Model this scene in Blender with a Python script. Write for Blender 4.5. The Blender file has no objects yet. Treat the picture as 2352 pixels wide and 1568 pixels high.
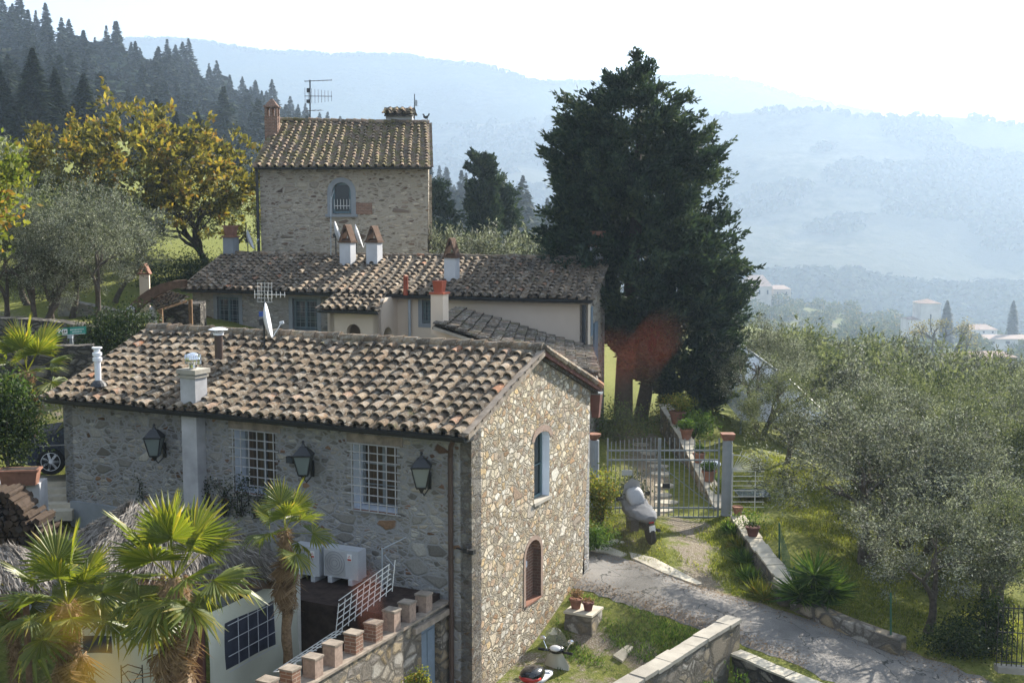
import bpy, math, random
import numpy as np
from mathutils import Vector, Matrix
from mathutils.geometry import tessellate_polygon
R = math.radians
rnd = random.Random(7)
sc = bpy.context.scene
# ---------------------------------------------------------------- camera, world, sun, exposure
CZ = 11.0
FPX = 2750.0
PITCH = math.atan(299.0 / FPX)
cam_data = bpy.data.cameras.new("camera")
cam = bpy.data.objects.new("camera", cam_data)
sc.collection.objects.link(cam)
cam.location = (0, 0, CZ)
cam.rotation_euler = (R(90) - PITCH, 0, 0)
cam_data.sensor_width = 36.0
cam_data.lens = FPX / 2352.0 * 36.0
cam_data.clip_end = 20000
cam_data.clip_start = 0.05
cam_data.dof.use_dof = True
cam_data.dof.focus_distance = 30.0
cam_data.dof.aperture_fstop = 3.2
sc.camera = cam
SUN_AZ, SUN_EL = R(42), R(30)
world = bpy.data.worlds.new("World"); sc.world = world
world.use_nodes = True
wn = world.node_tree; wn.nodes.clear()
sky = wn.nodes.new("ShaderNodeTexSky"); sky.sky_type = 'NISHITA'; sky.sun_disc = False
sky.sun_elevation = SUN_EL; sky.sun_rotation = SUN_AZ
sky.air_density = 1.0; sky.dust_density = 4.0; sky.ozone_density = 1.0
bg = wn.nodes.new("ShaderNodeBackground"); bg.inputs[1].default_value = 0.041
veil = wn.nodes.new("ShaderNodeMix"); veil.data_type = 'RGBA'; veil.inputs[0].default_value = 0.55
wn.links.new(sky.outputs[0], veil.inputs[6])
veil.inputs[7].default_value = (7.3, 8.6, 10.6, 1)
tcw = wn.nodes.new("ShaderNodeTexCoord"); mpw = wn.nodes.new("ShaderNodeMapping"); mpw.inputs[3].default_value = (1, 1, 6)
nzw = wn.nodes.new("ShaderNodeTexNoise"); nzw.inputs['Scale'].default_value = 1.6; nzw.inputs['Detail'].default_value = 4
wn.links.new(tcw.outputs[0], mpw.inputs[0]); wn.links.new(mpw.outputs[0], nzw.inputs[0])
mrw = wn.nodes.new("ShaderNodeMapRange"); mrw.inputs[1].default_value = .35; mrw.inputs[2].default_value = .7
mrw.inputs[3].default_value = .60; mrw.inputs[4].default_value = .85
wn.links.new(nzw.outputs[0], mrw.inputs[0]); wn.links.new(mrw.outputs[0], veil.inputs[0])
wn.links.new(veil.outputs[2], bg.inputs[0])
wo = wn.nodes.new("ShaderNodeOutputWorld"); wn.links.new(bg.outputs[0], wo.inputs[0])
sd = bpy.data.lights.new("sun", 'SUN'); sd.energy = 5.0; sd.angle = R(0.6); sd.color = (1.0, 0.93, 0.82)
sun = bpy.data.objects.new("sun", sd); sc.collection.objects.link(sun)
SUNV = Vector((math.sin(SUN_AZ) * math.cos(SUN_EL), math.cos(SUN_AZ) * math.cos(SUN_EL), math.sin(SUN_EL)))
sun.rotation_euler = (-SUNV).to_track_quat('-Z', 'Y').to_euler()
sun.location = (30, 30, 60)
sc.view_settings.view_transform = 'Standard'; sc.view_settings.look = 'None'
sc.view_settings.gamma = 1.0; sc.view_settings.exposure = 1.58
HAZE = 0.00027
sc.cycles.volume_bounces = 1
# ---------------------------------------------------------------- pixel -> place helpers (coordinates measured on a 2352 px wide view of the photo)
CP, SP_ = math.cos(PITCH), math.sin(PITCH)
def ray(u, v):
    a = (784 - v) / FPX
    return Vector(((u - 1176) / FPX, CP + a * SP_, -SP_ + a * CP))
CAM = Vector((0, 0, CZ))
def P(u, v, Y):
    d = ray(u, v); return CAM + d * (Y / d.y)
def Pz(u, v, z):
    d = ray(u, v); return CAM + d * ((z - CZ) / d.z)
class Plane:
    def __init__(s, O, ex):
        s.O = Vector(O); s.ex = Vector(ex).normalized(); s.n = Vector((-s.ex.y, s.ex.x, 0))
        if s.n.y < 0: s.n = -s.n
    def sp(s, u, v):
        d = ray(u, v); t = (s.O - CAM).dot(s.n) / d.dot(s.n); p = CAM + d * t
        return ((p - s.O).dot(s.ex), p.z)
    def pt(s, a, z, d=0):
        p = s.O + s.ex * a + s.n * d; return Vector((p.x, p.y, z))
# ---------------------------------------------------------------- mesh builder
COL = sc.collection
WL = {}
def tag(o, label=None, cat=None, group=None, kind=None):
    if label: o['label'] = label
    if cat: o['category'] = cat
    if group: o['group'] = group
    if kind: o['kind'] = kind
    return o
def thing(name, label, cat, loc=(0, 0, 0), group=None):
    o = bpy.data.objects.new(name, None); COL.objects.link(o); o.location = loc
    o.empty_display_size = .2
    WL[o.name] = Vector(loc); return tag(o, label, cat, group)
class MB:
    def __init__(s): s.V = []; s.F = []; s.M = []; s.T = []
    def add(s, vs, fs, m=0, t=None):
        b = len(s.V); s.V.extend([tuple(v) for v in vs])
        if t is None: t = rnd.random()
        for f in fs: s.F.append([i + b for i in f]); s.M.append(m); s.T.append(t)
    def obox(s, c, ax, ay, az, m=0, t=None):
        c, ax, ay, az = Vector(c), Vector(ax), Vector(ay), Vector(az)
        vs = [c + ax * i + ay * j + az * k for k in (-1, 1) for j in (-1, 1) for i in (-1, 1)]
        f = [(0, 2, 3, 1), (4, 5, 7, 6), (0, 1, 5, 4), (2, 6, 7, 3), (0, 4, 6, 2), (1, 3, 7, 5)]
        if ax.cross(ay).dot(az) < 0: f = [x[::-1] for x in f]
        s.add(vs, f, m, t); return s
    def box(s, c, size, rz=0, m=0, t=None):
        cr, sr = math.cos(rz), math.sin(rz); x, y, z = [k / 2 for k in size]
        return s.obox(c, (cr * x, sr * x, 0), (-sr * y, cr * y, 0), (0, 0, z), m, t)
    def taper(s, c, s0, s1, h, rz=0, m=0, t=None):      # frustum, base centre c
        cr, sr = math.cos(rz), math.sin(rz); vs = []
        for (w, d), z in ((s0, 0), (s1, h)):
            for i, j in ((-1, -1), (1, -1), (1, 1), (-1, 1)):
                x, y = i * w / 2, j * d / 2; vs.append((c[0] + x * cr - y * sr, c[1] + x * sr + y * cr, c[2] + z))
        s.add(vs, [(3, 2, 1, 0), (4, 5, 6, 7), (0, 1, 5, 4), (1, 2, 6, 5), (2, 3, 7, 6), (3, 0, 4, 7)], m, t); return s
    def tube(s, pts, rads, n=8, m=0, t=None, cap=True):
        pts = [Vector(p) for p in pts]; k = len(pts)
        if not hasattr(rads, '__len__'): rads = [rads] * k
        vs = []; prev = None
        for i in range(k):
            d = (pts[min(i + 1, k - 1)] - pts[max(i - 1, 0)]).normalized()
            if prev is None: a = d.orthogonal().normalized()
            else: a = (prev - d * prev.dot(d)); a = a.normalized() if a.length > 1e-6 else d.orthogonal().normalized()
            prev = a; b = d.cross(a)
            for j in range(n):
                q = 2 * math.pi * j / n; vs.append(pts[i] + (a * math.cos(q) + b * math.sin(q)) * rads[i])
        fs = [(i * n + j, i * n + (j + 1) % n, (i + 1) * n + (j + 1) % n, (i + 1) * n + j) for i in range(k - 1) for j in range(n)]
        if cap: fs += [tuple(range(n))[::-1], tuple(range((k - 1) * n, k * n))]
        s.add(vs, fs, m, t); return s
    def lathe(s, c, prof, n=16, m=0, t=None, M=None):
        vs = []; c = Vector(c)
        for r, z in prof:
            for j in range(n):
                q = 2 * math.pi * j / n; p = Vector((r * math.cos(q), r * math.sin(q), z))
                if M is not None: p = M @ p
                vs.append(c + p)
        k = len(prof)
        fs = [(i * n + j, i * n + (j + 1) % n, (i + 1) * n + (j + 1) % n, (i + 1) * n + j) for i in range(k - 1) for j in range(n)]
        fs += [tuple(range(n))[::-1], tuple(range((k - 1) * n, k * n))]
        s.add(vs, fs, m, t); return s
    def ball(s, c, r, n=12, k=8, m=0, t=None, M=None):
        r = Vector(r) if hasattr(r, '__len__') else Vector((r, r, r)); c = Vector(c)
        prof = [(math.sin(math.pi * i / k), -math.cos(math.pi * i / k)) for i in range(k + 1)]
        S = Matrix.Diagonal(r); S = (M.to_3x3() @ S) if M is not None else S
        prof[0] = (.02, -1); prof[-1] = (.02, 1)
        return s.lathe(c, prof, n, m, t, S)
    def prism(s, poly, vec, m=0, t=None):
        poly = [Vector(p) for p in poly]; vec = Vector(vec); n = len(poly)
        nrm = Vector((0, 0, 0))
        for i in range(n): nrm += poly[i].cross(poly[(i + 1) % n])
        if nrm.dot(vec) > 0: poly = poly[::-1]
        vs = poly + [p + vec for p in poly]
        fs = [tuple(range(n)), tuple(range(n, 2 * n))[::-1]] + [(i, i + n, (i + 1) % n + n, (i + 1) % n) for i in range(n)]
        s.add(vs, fs, m, t); return s
    def build(s, name, mats, parent=None, loc=None, smooth=False, label=None):
        if not s.V: return None
        if not isinstance(mats, (list, tuple)): mats = [mats]
        V = np.array(s.V, dtype=np.float64)
        if parent is not None: off = WL[parent.name]; o_loc = (0, 0, 0)
        else:
            if loc is None: loc = ((V[:, 0].min() + V[:, 0].max()) / 2, (V[:, 1].min() + V[:, 1].max()) / 2, V[:, 2].min())
            off = Vector(loc); o_loc = loc
        V = V - np.array(off)
        me = bpy.data.meshes.new(name); me.from_pydata(V.tolist(), [], s.F)
        for m in mats: me.materials.append(M_[m] if isinstance(m, str) else m)
        me.polygons.foreach_set('material_index', s.M)
        a = me.attributes.new('tint', 'FLOAT', 'FACE'); a.data.foreach_set('value', s.T)
        if smooth: me.polygons.foreach_set('use_smooth', [True] * len(s.F))
        me.update()
        o = bpy.data.objects.new(name, me); COL.objects.link(o); o.location = o_loc
        if parent is not None: o.parent = parent
        WL[o.name] = Vector(off) if parent is not None else Vector(o_loc)
        if label: o['label'] = label
        return o
def cards(name, C, U, W, T, mat_, parent=None, loc=(0, 0, 0), off=(0, 0, 0)):
    n = len(C); V = np.empty((n, 4, 3), dtype=np.float32)
    C = C - np.array(off)
    V[:, 0] = C - U; V[:, 1] = C + W; V[:, 2] = C + U; V[:, 3] = C - W
    me = bpy.data.meshes.new(name)
    me.vertices.add(4 * n); me.vertices.foreach_set('co', V.ravel())
    me.loops.add(4 * n); me.loops.foreach_set('vertex_index', np.arange(4 * n, dtype=np.int32))
    me.polygons.add(n); me.polygons.foreach_set('loop_start', np.arange(0, 4 * n, 4, dtype=np.int32))
    me.polygons.foreach_set('loop_total', np.full(n, 4, dtype=np.int32))
    me.materials.append(M_[mat_] if isinstance(mat_, str) else mat_)
    a = me.attributes.new('tint', 'FLOAT', 'FACE'); a.data.foreach_set('value', np.asarray(T, dtype=np.float32))
    me.update(); me.validate()
    o = bpy.data.objects.new(name, me); COL.objects.link(o); o.location = loc
    if parent is not None: o.parent = parent
    return o
def children(o): return [c for c in list(COL.objects) if c.parent is o]
KIDS = {}
def dup(root, loc, rz=0, scale=1, label=None, group=None):
    if root.name not in KIDS: KIDS[root.name] = [(c, children(c)) for c in children(root)]
    r = root.copy(); COL.objects.link(r); r.location = loc; r.rotation_euler = (0, 0, rz)
    r.scale = scale if hasattr(scale, '__len__') else (scale,) * 3
    if label: r['label'] = label
    if group: r['group'] = group
    for c, g in KIDS[root.name]:
        c2 = c.copy(); COL.objects.link(c2); c2.parent = r
        for d in g: d2 = d.copy(); COL.objects.link(d2); d2.parent = c2
    return r
def struct(o): o['kind'] = 'structure'; return o
# ---------------------------------------------------------------- materials
M_ = {}
class NT:
    def __init__(s, name):
        s.m = bpy.data.materials.new(name); s.m.use_nodes = True; s.t = s.m.node_tree; s.t.nodes.clear()
        s.out = s.t.nodes.new("ShaderNodeOutputMaterial"); M_[name] = s.m
    def n(s, typ, **kw):
        x = s.t.nodes.new("ShaderNode" + typ)
        for k, v in kw.items():
            if k[0] == 'i' and k[1:].isdigit(): s.set(x.inputs[int(k[1:])], v)
            elif k in x.inputs.keys() or k.replace('_', ' ') in x.inputs.keys():
                s.set(x.inputs[k if k in x.inputs.keys() else k.replace('_', ' ')], v)
            else: setattr(x, k, v)
        return x
    def set(s, sock, v):
        if isinstance(v, bpy.types.NodeSocket): s.t.links.new(v, sock)
        elif isinstance(v, bpy.types.Node): s.t.links.new(v.outputs[0], sock)
        else: sock.default_value = v
    def ramp(s, fac, stops, interp='LINEAR'):
        r = s.t.nodes.new("ShaderNodeValToRGB"); r.color_ramp.interpolation = interp
        e = r.color_ramp.elements
        while len(e) < len(stops): e.new(0.5)
        for i, (p, c) in enumerate(stops): e[i].position = p; e[i].color = (*c, 1) if len(c) == 3 else c
        s.set(r.inputs[0], fac); return r.outputs[0]
    def mix(s, f, a, b, mode='MIX'):
        x = s.t.nodes.new("ShaderNodeMix"); x.data_type = 'RGBA'; x.blend_type = mode
        s.set(x.inputs[0], f)
        for i, q in ((6, a), (7, b)): s.set(x.inputs[i], (*q, 1) if isinstance(q, tuple) and len(q) == 3 else q)
        return x.outputs[2]
    def math(s, op, a, b=0.0, clamp=False):
        x = s.t.nodes.new("ShaderNodeMath"); x.operation = op; x.use_clamp = clamp
        s.set(x.inputs[0], a); s.set(x.inputs[1], b); return x.outputs[0]
    def mr(s, v, a, b, c=0.0, d=1.0):
        x = s.t.nodes.new("ShaderNodeMapRange"); s.set(x.inputs[0], v)
        for i, q in enumerate((a, b, c, d)): x.inputs[i + 1].default_value = q
        return x.outputs[0]
    def pos(s, rot=0, scale=(1, 1, 1)):
        g = s.t.nodes.new("ShaderNodeNewGeometry"); m = s.t.nodes.new("ShaderNodeMapping")
        # rotate first (vector type TEXTURE rotates by the inverse), then scale
        m.vector_type = 'POINT'; m.inputs['Rotation'].default_value = (0, 0, rot); s.t.links.new(g.outputs[0], m.inputs[0])
        m2 = s.t.nodes.new("ShaderNodeVectorMath"); m2.operation = 'MULTIPLY'; s.t.links.new(m.outputs[0], m2.inputs[0]); m2.inputs[1].default_value = scale
        return m2.outputs[0]
    def noise(s, vec, scale, detail=4, rough=.55):
        x = s.n("TexNoise", Scale=scale, Detail=detail, Roughness=rough)
        if vec is not None: s.set(x.inputs['Vector'], vec)
        return x.outputs[0]
    def tint(s):
        a = s.t.nodes.new("ShaderNodeAttribute"); a.attribute_name = 'tint'; return a.outputs['Fac']
    def bsdf(s, col, rough=.8, spec=.3, metal=0.0, bump=None, bs=.5, bd=.02, **kw):
        b = s.t.nodes.new("ShaderNodeBsdfPrincipled")
        s.set(b.inputs['Base Color'], (*col, 1) if isinstance(col, tuple) and len(col) == 3 else col)
        s.set(b.inputs['Roughness'], rough); b.inputs['Specular IOR Level'].default_value = spec; b.inputs['Metallic'].default_value = metal
        if bump is not None:
            bb = s.t.nodes.new("ShaderNodeBump"); bb.inputs['Strength'].default_value = bs; bb.inputs['Distance'].default_value = bd
            s.set(bb.inputs['Height'], bump); s.t.links.new(bb.outputs[0], b.inputs['Normal'])
        for k, v in kw.items(): b.inputs[k.replace('_', ' ')].default_value = v
        return b.outputs[0]
    def done(s, sh): s.t.links.new(sh, s.out.inputs['Surface']); return s.m
def stone(name, ang, scl, cols, mortar, mw=.10, bs=.9, bd=.05, dist=.35, big=.86, vr=(.52, 1.32)):
    t = NT(name); p = t.pos(ang, scl)
    nz = t.n("TexNoise", Vector=p, Scale=.9, Detail=3)
    off = t.n("VectorMath", operation='MULTIPLY_ADD', i0=nz.outputs[1], i1=(dist, dist, dist), i2=p)
    def vor(s_):
        v1 = t.n("TexVoronoi", Vector=off.outputs[0], Scale=s_); v1.inputs['Randomness'].default_value = .95
        ve = t.n("TexVoronoi", Vector=off.outputs[0], Scale=s_, feature='DISTANCE_TO_EDGE'); ve.inputs['Randomness'].default_value = .95
        return t.n("SeparateColor", Color=v1.outputs['Color']), v1, ve
    sb, vb_, eb = vor(.52); ss, vs_, es = vor(1.15)
    big = t.mr(sb.outputs[2], big, big + .01)
    ebs = t.math('MULTIPLY', eb.outputs['Distance'], 1.5)
    e_s = t.math('MINIMUM', t.math('ADD', ebs, .012), es.outputs['Distance'])
    edge0 = t.math('ADD', t.math('MULTIPLY', ebs, big), t.math('MULTIPLY', e_s, t.math('SUBTRACT', 1.0, big)))
    colm = t.mix(big, vs_.outputs['Color'], vb_.outputs['Color']); sep = t.n("SeparateColor", Color=colm)
    c = t.ramp(sep.outputs[0], cols)
    val = t.mr(sep.outputs[1], 0, 1, *vr)
    c = t.mix(1.0, c, t.n("CombineColor", Red=val, Green=val, Blue=val).outputs[0], 'MULTIPLY')
    fine = t.noise(t.pos(ang), 28, 5, .7)
    c = t.mix(.55, c, t.ramp(fine, [(.3, (.55, .55, .55)), (.7, (1.25, 1.25, 1.25))]), 'MULTIPLY')
    large = t.noise(t.pos(0), .5, 3)
    c = t.mix(.6, c, t.ramp(large, [(.35, (.72, .72, .74)), (.65, (1.08, 1.05, 1.0))]), 'MULTIPLY')
    edge = t.math('ADD', edge0, t.mr(fine, .3, .7, -.05, .05))
    mk = t.mr(edge, mw * .5, mw * 1.3)
    c = t.mix(mk, t.mix(.5, (*mortar, 1), t.ramp(fine, [(.3, (.6, .6, .6)), (.7, (1, 1, 1))]), 'MULTIPLY'), c)
    h = t.math('ADD', t.math('MULTIPLY', t.mr(edge, 0, mw * 2.2), t.mr(sep.outputs[2], 0, 1, .5, 1)), t.math('MULTIPLY', fine, .35))
    return t.done(t.bsdf(c, .9, .2, bump=h, bs=bs, bd=bd))
TH = R(26); TM = R(21.8)
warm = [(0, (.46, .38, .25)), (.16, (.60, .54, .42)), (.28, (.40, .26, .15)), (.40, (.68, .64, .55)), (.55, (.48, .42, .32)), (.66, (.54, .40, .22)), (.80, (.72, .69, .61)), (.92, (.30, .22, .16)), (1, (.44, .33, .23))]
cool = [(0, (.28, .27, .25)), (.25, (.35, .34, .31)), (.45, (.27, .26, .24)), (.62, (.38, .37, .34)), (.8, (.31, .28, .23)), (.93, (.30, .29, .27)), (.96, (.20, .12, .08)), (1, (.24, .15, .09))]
stone('stone_front', TH, (4.4, 4.4, 9.0), cool, (.34, .345, .35), mw=.10, bs=.7)  # same stones as the gable; shade is put into these cooler, darker colours
stone('stone_gable', TH, (4.9, 4.9, 6.6), [(p_, tuple(min(.8, x * 1.12) for x in c_)) for p_, c_ in warm], (.42, .37, .29), mw=.06, bs=1.0, bd=.08, dist=.7, big=.95, vr=(.62, 1.2))  # stone colours raised to stand in for stronger sun on this wall
stone('stone_tower', 0, (3.2, 3.2, 8.5), [(0, (.34, .29, .22)), (.3, (.44, .38, .30)), (.55, (.50, .45, .37)), (.75, (.38, .33, .27)), (.9, (.17, .12, .09)), (1, (.30, .22, .16))], (.46, .41, .34), mw=.12)
stone('stone_mid', TM, (4, 4, 9), cool, (.32, .30, .27), mw=.13, bs=.6)
stone('stone_wall', TH, (2.3, 2.3, 3.2), [(0, (.42, .33, .20)), (.2, (.36, .34, .30)), (.4, (.46, .43, .38)), (.6, (.30, .27, .23)), (.8, (.44, .36, .24)), (1, (.24, .22, .20))], (.20, .18, .15), mw=.09, bd=.09)
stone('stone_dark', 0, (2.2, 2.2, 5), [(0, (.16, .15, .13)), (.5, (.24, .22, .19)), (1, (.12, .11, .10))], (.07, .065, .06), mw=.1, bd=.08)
def plain(name, col, rough=.7, spec=.3, metal=0.0, var=.15, sc_=3.0, bump=0, **kw):
    t = NT(name); n = t.noise(t.pos(), sc_, 5, .6)
    a = tuple(x * (1 - var) for x in col); b = tuple(min(1, x * (1 + var)) for x in col)
    return t.done(t.bsdf(t.ramp(n, [(.3, a), (.7, b)]), rough, spec, metal, bump=(t.noise(t.pos(), sc_ * 8, 4) if bump else None), bs=bump or .1, bd=.01, **kw))
plain('plaster_cream', (.62, .52, .42), .9, .1, var=.08, sc_=.6, bump=.15)
plain('plaster_white', (.50, .51, .53), .9, .1, var=.12, sc_=1.5, bump=.15)
plain('plaster_grey', (.40, .40, .41), .9, .1, var=.22, sc_=2, bump=.4)
plain('plaster_blue', (.68, .74, .84), .9, .1, var=.08, sc_=2)
plain('grey_stone', (.25, .27, .29), .9, .1, var=.1, sc_=3, bump=.3)
plain('dark_metal', (.022, .024, .028), .45, .5, 0, sc_=4)
plain('pipe_brown', (.07, .045, .035), .55, .4, sc_=4)
plain('pipe_zinc', (.38, .42, .46), .45, .5, .3, sc_=4)
plain('white_enamel', (.74, .76, .80), .3, .5, 0, var=.05)
plain('chrome', (.75, .76, .78), .15, .5, 1.0, var=.05)
plain('black_iron', (.012, .013, .014), .55, .5)
plain('grey_paint', (.20, .225, .24), .5, .4, var=.1)
plain('blue_grey_wood', (.17, .22, .27), .6, .3, var=.15, sc_=6, bump=.1)
plain('teal_paint', (.11, .17, .19), .5, .4, var=.12, sc_=4)
plain('wood', (.16, .10, .06), .85, .1, var=.4, sc_=6, bump=.5)
plain('wood_grey', (.26, .22, .18), .9, .1, var=.35, sc_=5, bump=.5)
plain('grille_paint', (.42, .42, .43), .5, .3)
plain('white_paint', (.60, .60, .58), .5, .4, var=.12, sc_=6)
plain('terracotta', (.22, .11, .075), .85, .2, var=.25, sc_=5, bump=.2)
plain('cap_brown', (.11, .07, .05), .9, .1, var=.3, sc_=6)
plain('shed_roof', (.05, .035, .03), .9, .1, var=.4, sc_=5, bump=.4)
plain('dark_red', (.12, .055, .045), .8, .2, var=.3, sc_=3, bump=.2)
plain('rust_red', (.30, .07, .035), .7, .3, var=.35, sc_=1.2, bump=.2)
plain('rubber', (.018, .018, .019), .8, .2)
plain('cloth_grey', (.17, .175, .185), .9, .1, var=.15, sc_=4, bump=.3)
plain('vinyl_grey', (.36, .37, .39), .5, .4, var=.1)
plain('vinyl_white', (.48, .50, .53), .5, .4, var=.08)
plain('car_paint', (.025, .032, .05), .22, .6, var=.05, Coat_Weight=.6)
plain('scooter_cream', (.55, .54, .48), .3, .5, var=.04, Coat_Weight=.5)
plain('scooter_red', (.42, .02, .015), .2, .5, var=.05, Coat_Weight=.5)
plain('black_gloss', (.015, .015, .016), .2, .5, Coat_Weight=.5)
plain('dash_white', (.7, .7, .7), .4, .4)
plain('paper_white', (.8, .8, .78), .6, .3)
plain('sign_green', (.01, .17, .12), .4, .4, var=.05)
plain('sign_teal', (.06, .30, .25), .4, .4, var=.05)
plain('blue_plastic', (.03, .08, .32), .5, .4)
plain('mitsu_red', (.45, .05, .05), .5, .4)
plain('tarp', (.52, .53, .44), .6, .3, var=.07, sc_=1.2, bump=.3)
plain('log_end', (.055, .04, .03), .9, .1, var=.35, sc_=12, bump=.3)
plain('bark', (.10, .085, .07), .95, .1, var=.4, sc_=9, bump=.8)
plain('bark_dark', (.05, .042, .038), .95, .1, var=.4, sc_=9, bump=.8)
plain('palm_fiber', (.22, .15, .09), .95, .1, var=.45, sc_=20, bump=.9)
plain('concrete', (.34, .315, .27), .95, .1, var=.22, sc_=1.5, bump=.5)
plain('slab', (.46, .42, .34), .95, .1, var=.25, sc_=2.5, bump=.5)
plain('far_wall', (.45, .40, .36), .9, .1, sc_=.2)
plain('far_white', (.62, .60, .58), .9, .1, sc_=.2)
plain('far_dark', (.06, .06, .07), .5, .3)
plain('green_wire', (.03, .10, .06), .5, .4)
plain('solar_dark', (.035, .04, .06), .3, .5, var=.3, sc_=5)
t = NT('brick'); p = t.pos(TH, (1, 1, 1)); sp = t.n("SeparateXYZ", Vector=p)
xy = t.math('ADD', sp.outputs[0], sp.outputs[1]); cv = t.n("CombineXYZ", X=xy, Y=sp.outputs[2])
bk = t.n("TexBrick", Vector=cv.outputs[0]); bk.inputs['Scale'].default_value = 1; bk.inputs['Brick Width'].default_value = .24; bk.inputs['Row Height'].default_value = .07
bk.inputs['Mortar Size'].default_value = .008; bk.inputs['Color1'].default_value = (.24, .13, .09, 1); bk.inputs['Color2'].default_value = (.17, .10, .075, 1); bk.inputs['Mortar'].default_value = (.32, .27, .22, 1)
t.done(t.bsdf(t.mix(.5, bk.outputs[0], t.ramp(t.noise(t.pos(), 9), [(.3, (.6, .6, .6)), (.7, (1.2, 1.15, 1.1))]), 'MULTIPLY'), .9, .1, bump=bk.outputs['Fac'], bs=-.5, bd=.01))
plain('brick_pink', (.31, .23, .185), .9, .1, var=.25, sc_=14, bump=.3)
def tilemat(name, stops, moss, mossamt, mcol):
    t = NT(name); c = t.ramp(t.tint(), stops)
    fine = t.noise(t.pos(), 22, 5, .7)
    c = t.mix(.75, c, t.ramp(t.noise(t.pos(0, (1, 1, .35)), 1.7, 5, .7), [(.36, (.50, .50, .52)), (.64, (1.25, 1.22, 1.18))]), 'MULTIPLY')
    c = t.mix(.7, c, t.ramp(fine, [(.3, (.38, .37, .36)), (.7, (1.3, 1.28, 1.25))]), 'MULTIPLY')
    lich = t.mr(t.noise(t.pos(), 9, 5, .7), .52, .62)
    c = t.mix(t.math('MULTIPLY', lich, .55), c, (.34, .33, .29))
    ms = t.math('MULTIPLY', t.mr(t.noise(t.pos(), 2.2, 5, .65), .60 - mossamt, .70 - mossamt), t.mr(t.noise(t.pos(), 14, 3), .35, .6))
    c = t.mix(ms, c, mcol)
    return t.done(t.bsdf(c, .9, .15, bump=fine, bs=.6, bd=.02))
tl = [(0, (.13, .10, .07)), (.2, (.22, .17, .12)), (.38, (.085, .072, .058)), (.55, (.29, .23, .165)), (.7, (.15, .125, .10)), (.84, (.27, .19, .125)), (.92, (.33, .29, .235)), (.97, (.33, .17, .10)), (1, (.38, .20, .12))]
tilemat('tile_warm', tl, 0, 0.0, (.10, .10, .05))
tilemat('tile_dark', [(0, (.10, .085, .07)), (.5, (.17, .145, .12)), (.8, (.22, .17, .13)), (1, (.26, .15, .10))], 0, .08, (.11, .10, .05))
tilemat('tile_moss', [(0, (.13, .10, .07)), (.5, (.24, .17, .12)), (.8, (.30, .21, .15)), (1, (.36, .28, .21))], 0, .14, (.13, .12, .035))
tilemat('tile_shadow', [(0, (.06, .05, .045)), (1, (.13, .11, .09))], 0, .08, (.07, .07, .04))
def leafmat(name, stops, transl=.45, tcol=None, rough=.6, spec=.12):
    t = NT(name); c = t.ramp(t.tint(), stops)
    b = t.bsdf(c, rough, spec); tr = t.n("BsdfTranslucent"); t.set(tr.inputs[0], t.mix(1.0, c, tcol or (1.3, 1.35, .7), 'MULTIPLY'))
    mx = t.n("MixShader", i0=transl); t.t.links.new(b, mx.inputs[1]); t.t.links.new(tr.outputs[0], mx.inputs[2]); return t.done(mx.outputs[0])
leafmat('leaf_olive', [(0, (.028, .032, .022)), (.4, (.072, .078, .055)), (.75, (.15, .155, .12)), (1, (.34, .35, .29))], .3, (1.1, 1.2, .8), .65, .15)
leafmat('leaf_olive_green', [(0, (.03, .042, .022)), (.5, (.075, .092, .052)), (1, (.20, .215, .14))], .35, None, .65, .15)
leafmat('leaf_conifer', [(0, (.016, .030, .022)), (.6, (.036, .060, .040)), (1, (.078, .105, .055))], .2, None, .7, .15)
leafmat('leaf_far', [(0, (.008, .015, .012)), (.6, (.018, .029, .018)), (1, (.042, .055, .024))], .08)
leafmat('leaf_autumn', [(0, (.04, .045, .02)), (.3, (.10, .10, .03)), (.5, (.24, .21, .045)), (.68, (.10, .12, .04)), (.88, (.34, .29, .07)), (1, (.22, .14, .04))], .45, (1.3, 1.2, .6))
leafmat('leaf_yellowgreen', [(0, (.055, .075, .022)), (.5, (.13, .155, .035)), (.85, (.24, .225, .05)), (1, (.26, .14, .04))], .45)
leafmat('leaf_green', [(0, (.03, .06, .018)), (.6, (.07, .13, .03)), (1, (.16, .22, .05))], .4)
leafmat('leaf_dark', [(0, (.012, .022, .010)), (.6, (.03, .05, .02)), (1, (.07, .09, .03))], .25)
leafmat('leaf_palm', [(0, (.045, .07, .013)), (.6, (.12, .155, .028)), (.9, (.23, .22, .045)), (1, (.36, .27, .055))], .46, (1.45, 1.4, .55), .42, .4)
leafmat('leaf_dry', [(0, (.12, .08, .045)), (.6, (.24, .16, .09)), (1, (.36, .27, .17))], .25, (1.2, 1.0, .7))
leafmat('leaf_thatch', [(0, (.09, .08, .07)), (.5, (.18, .16, .14)), (1, (.34, .31, .28))], .1, (1, 1, 1))
leafmat('leaf_grass', [(0, (.08, .10, .02)), (.6, (.18, .21, .035)), (1, (.34, .31, .09))], .45)
leafmat('leaf_red', [(0, (.55, .24, .20)), (1, (.6, .3, .24))], .5, (1.3, .9, .7))
leafmat('leaf_yellow', [(0, (.32, .22, .03)), (1, (.4, .28, .05))], .5, (1.2, 1.1, .6))
leafmat('leaf_wood', [(0, (.016, .026, .018)), (.6, (.03, .042, .024)), (1, (.06, .065, .03))], 0, None, 1.0, 0)
leafmat('leaf_farolive', [(0, (.07, .09, .06)), (.6, (.12, .15, .09)), (1, (.24, .20, .10))], .1, None, 1.0, 0)
def glass(name, col, rough=.05, alpha=None):
    t = NT(name); return t.done(t.bsdf(col, rough, .6))
glass('glass_dark', (.015, .022, .02)); glass('glass_blue', (.04, .055, .065)); glass('car_glass', (.01, .012, .016))
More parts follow.
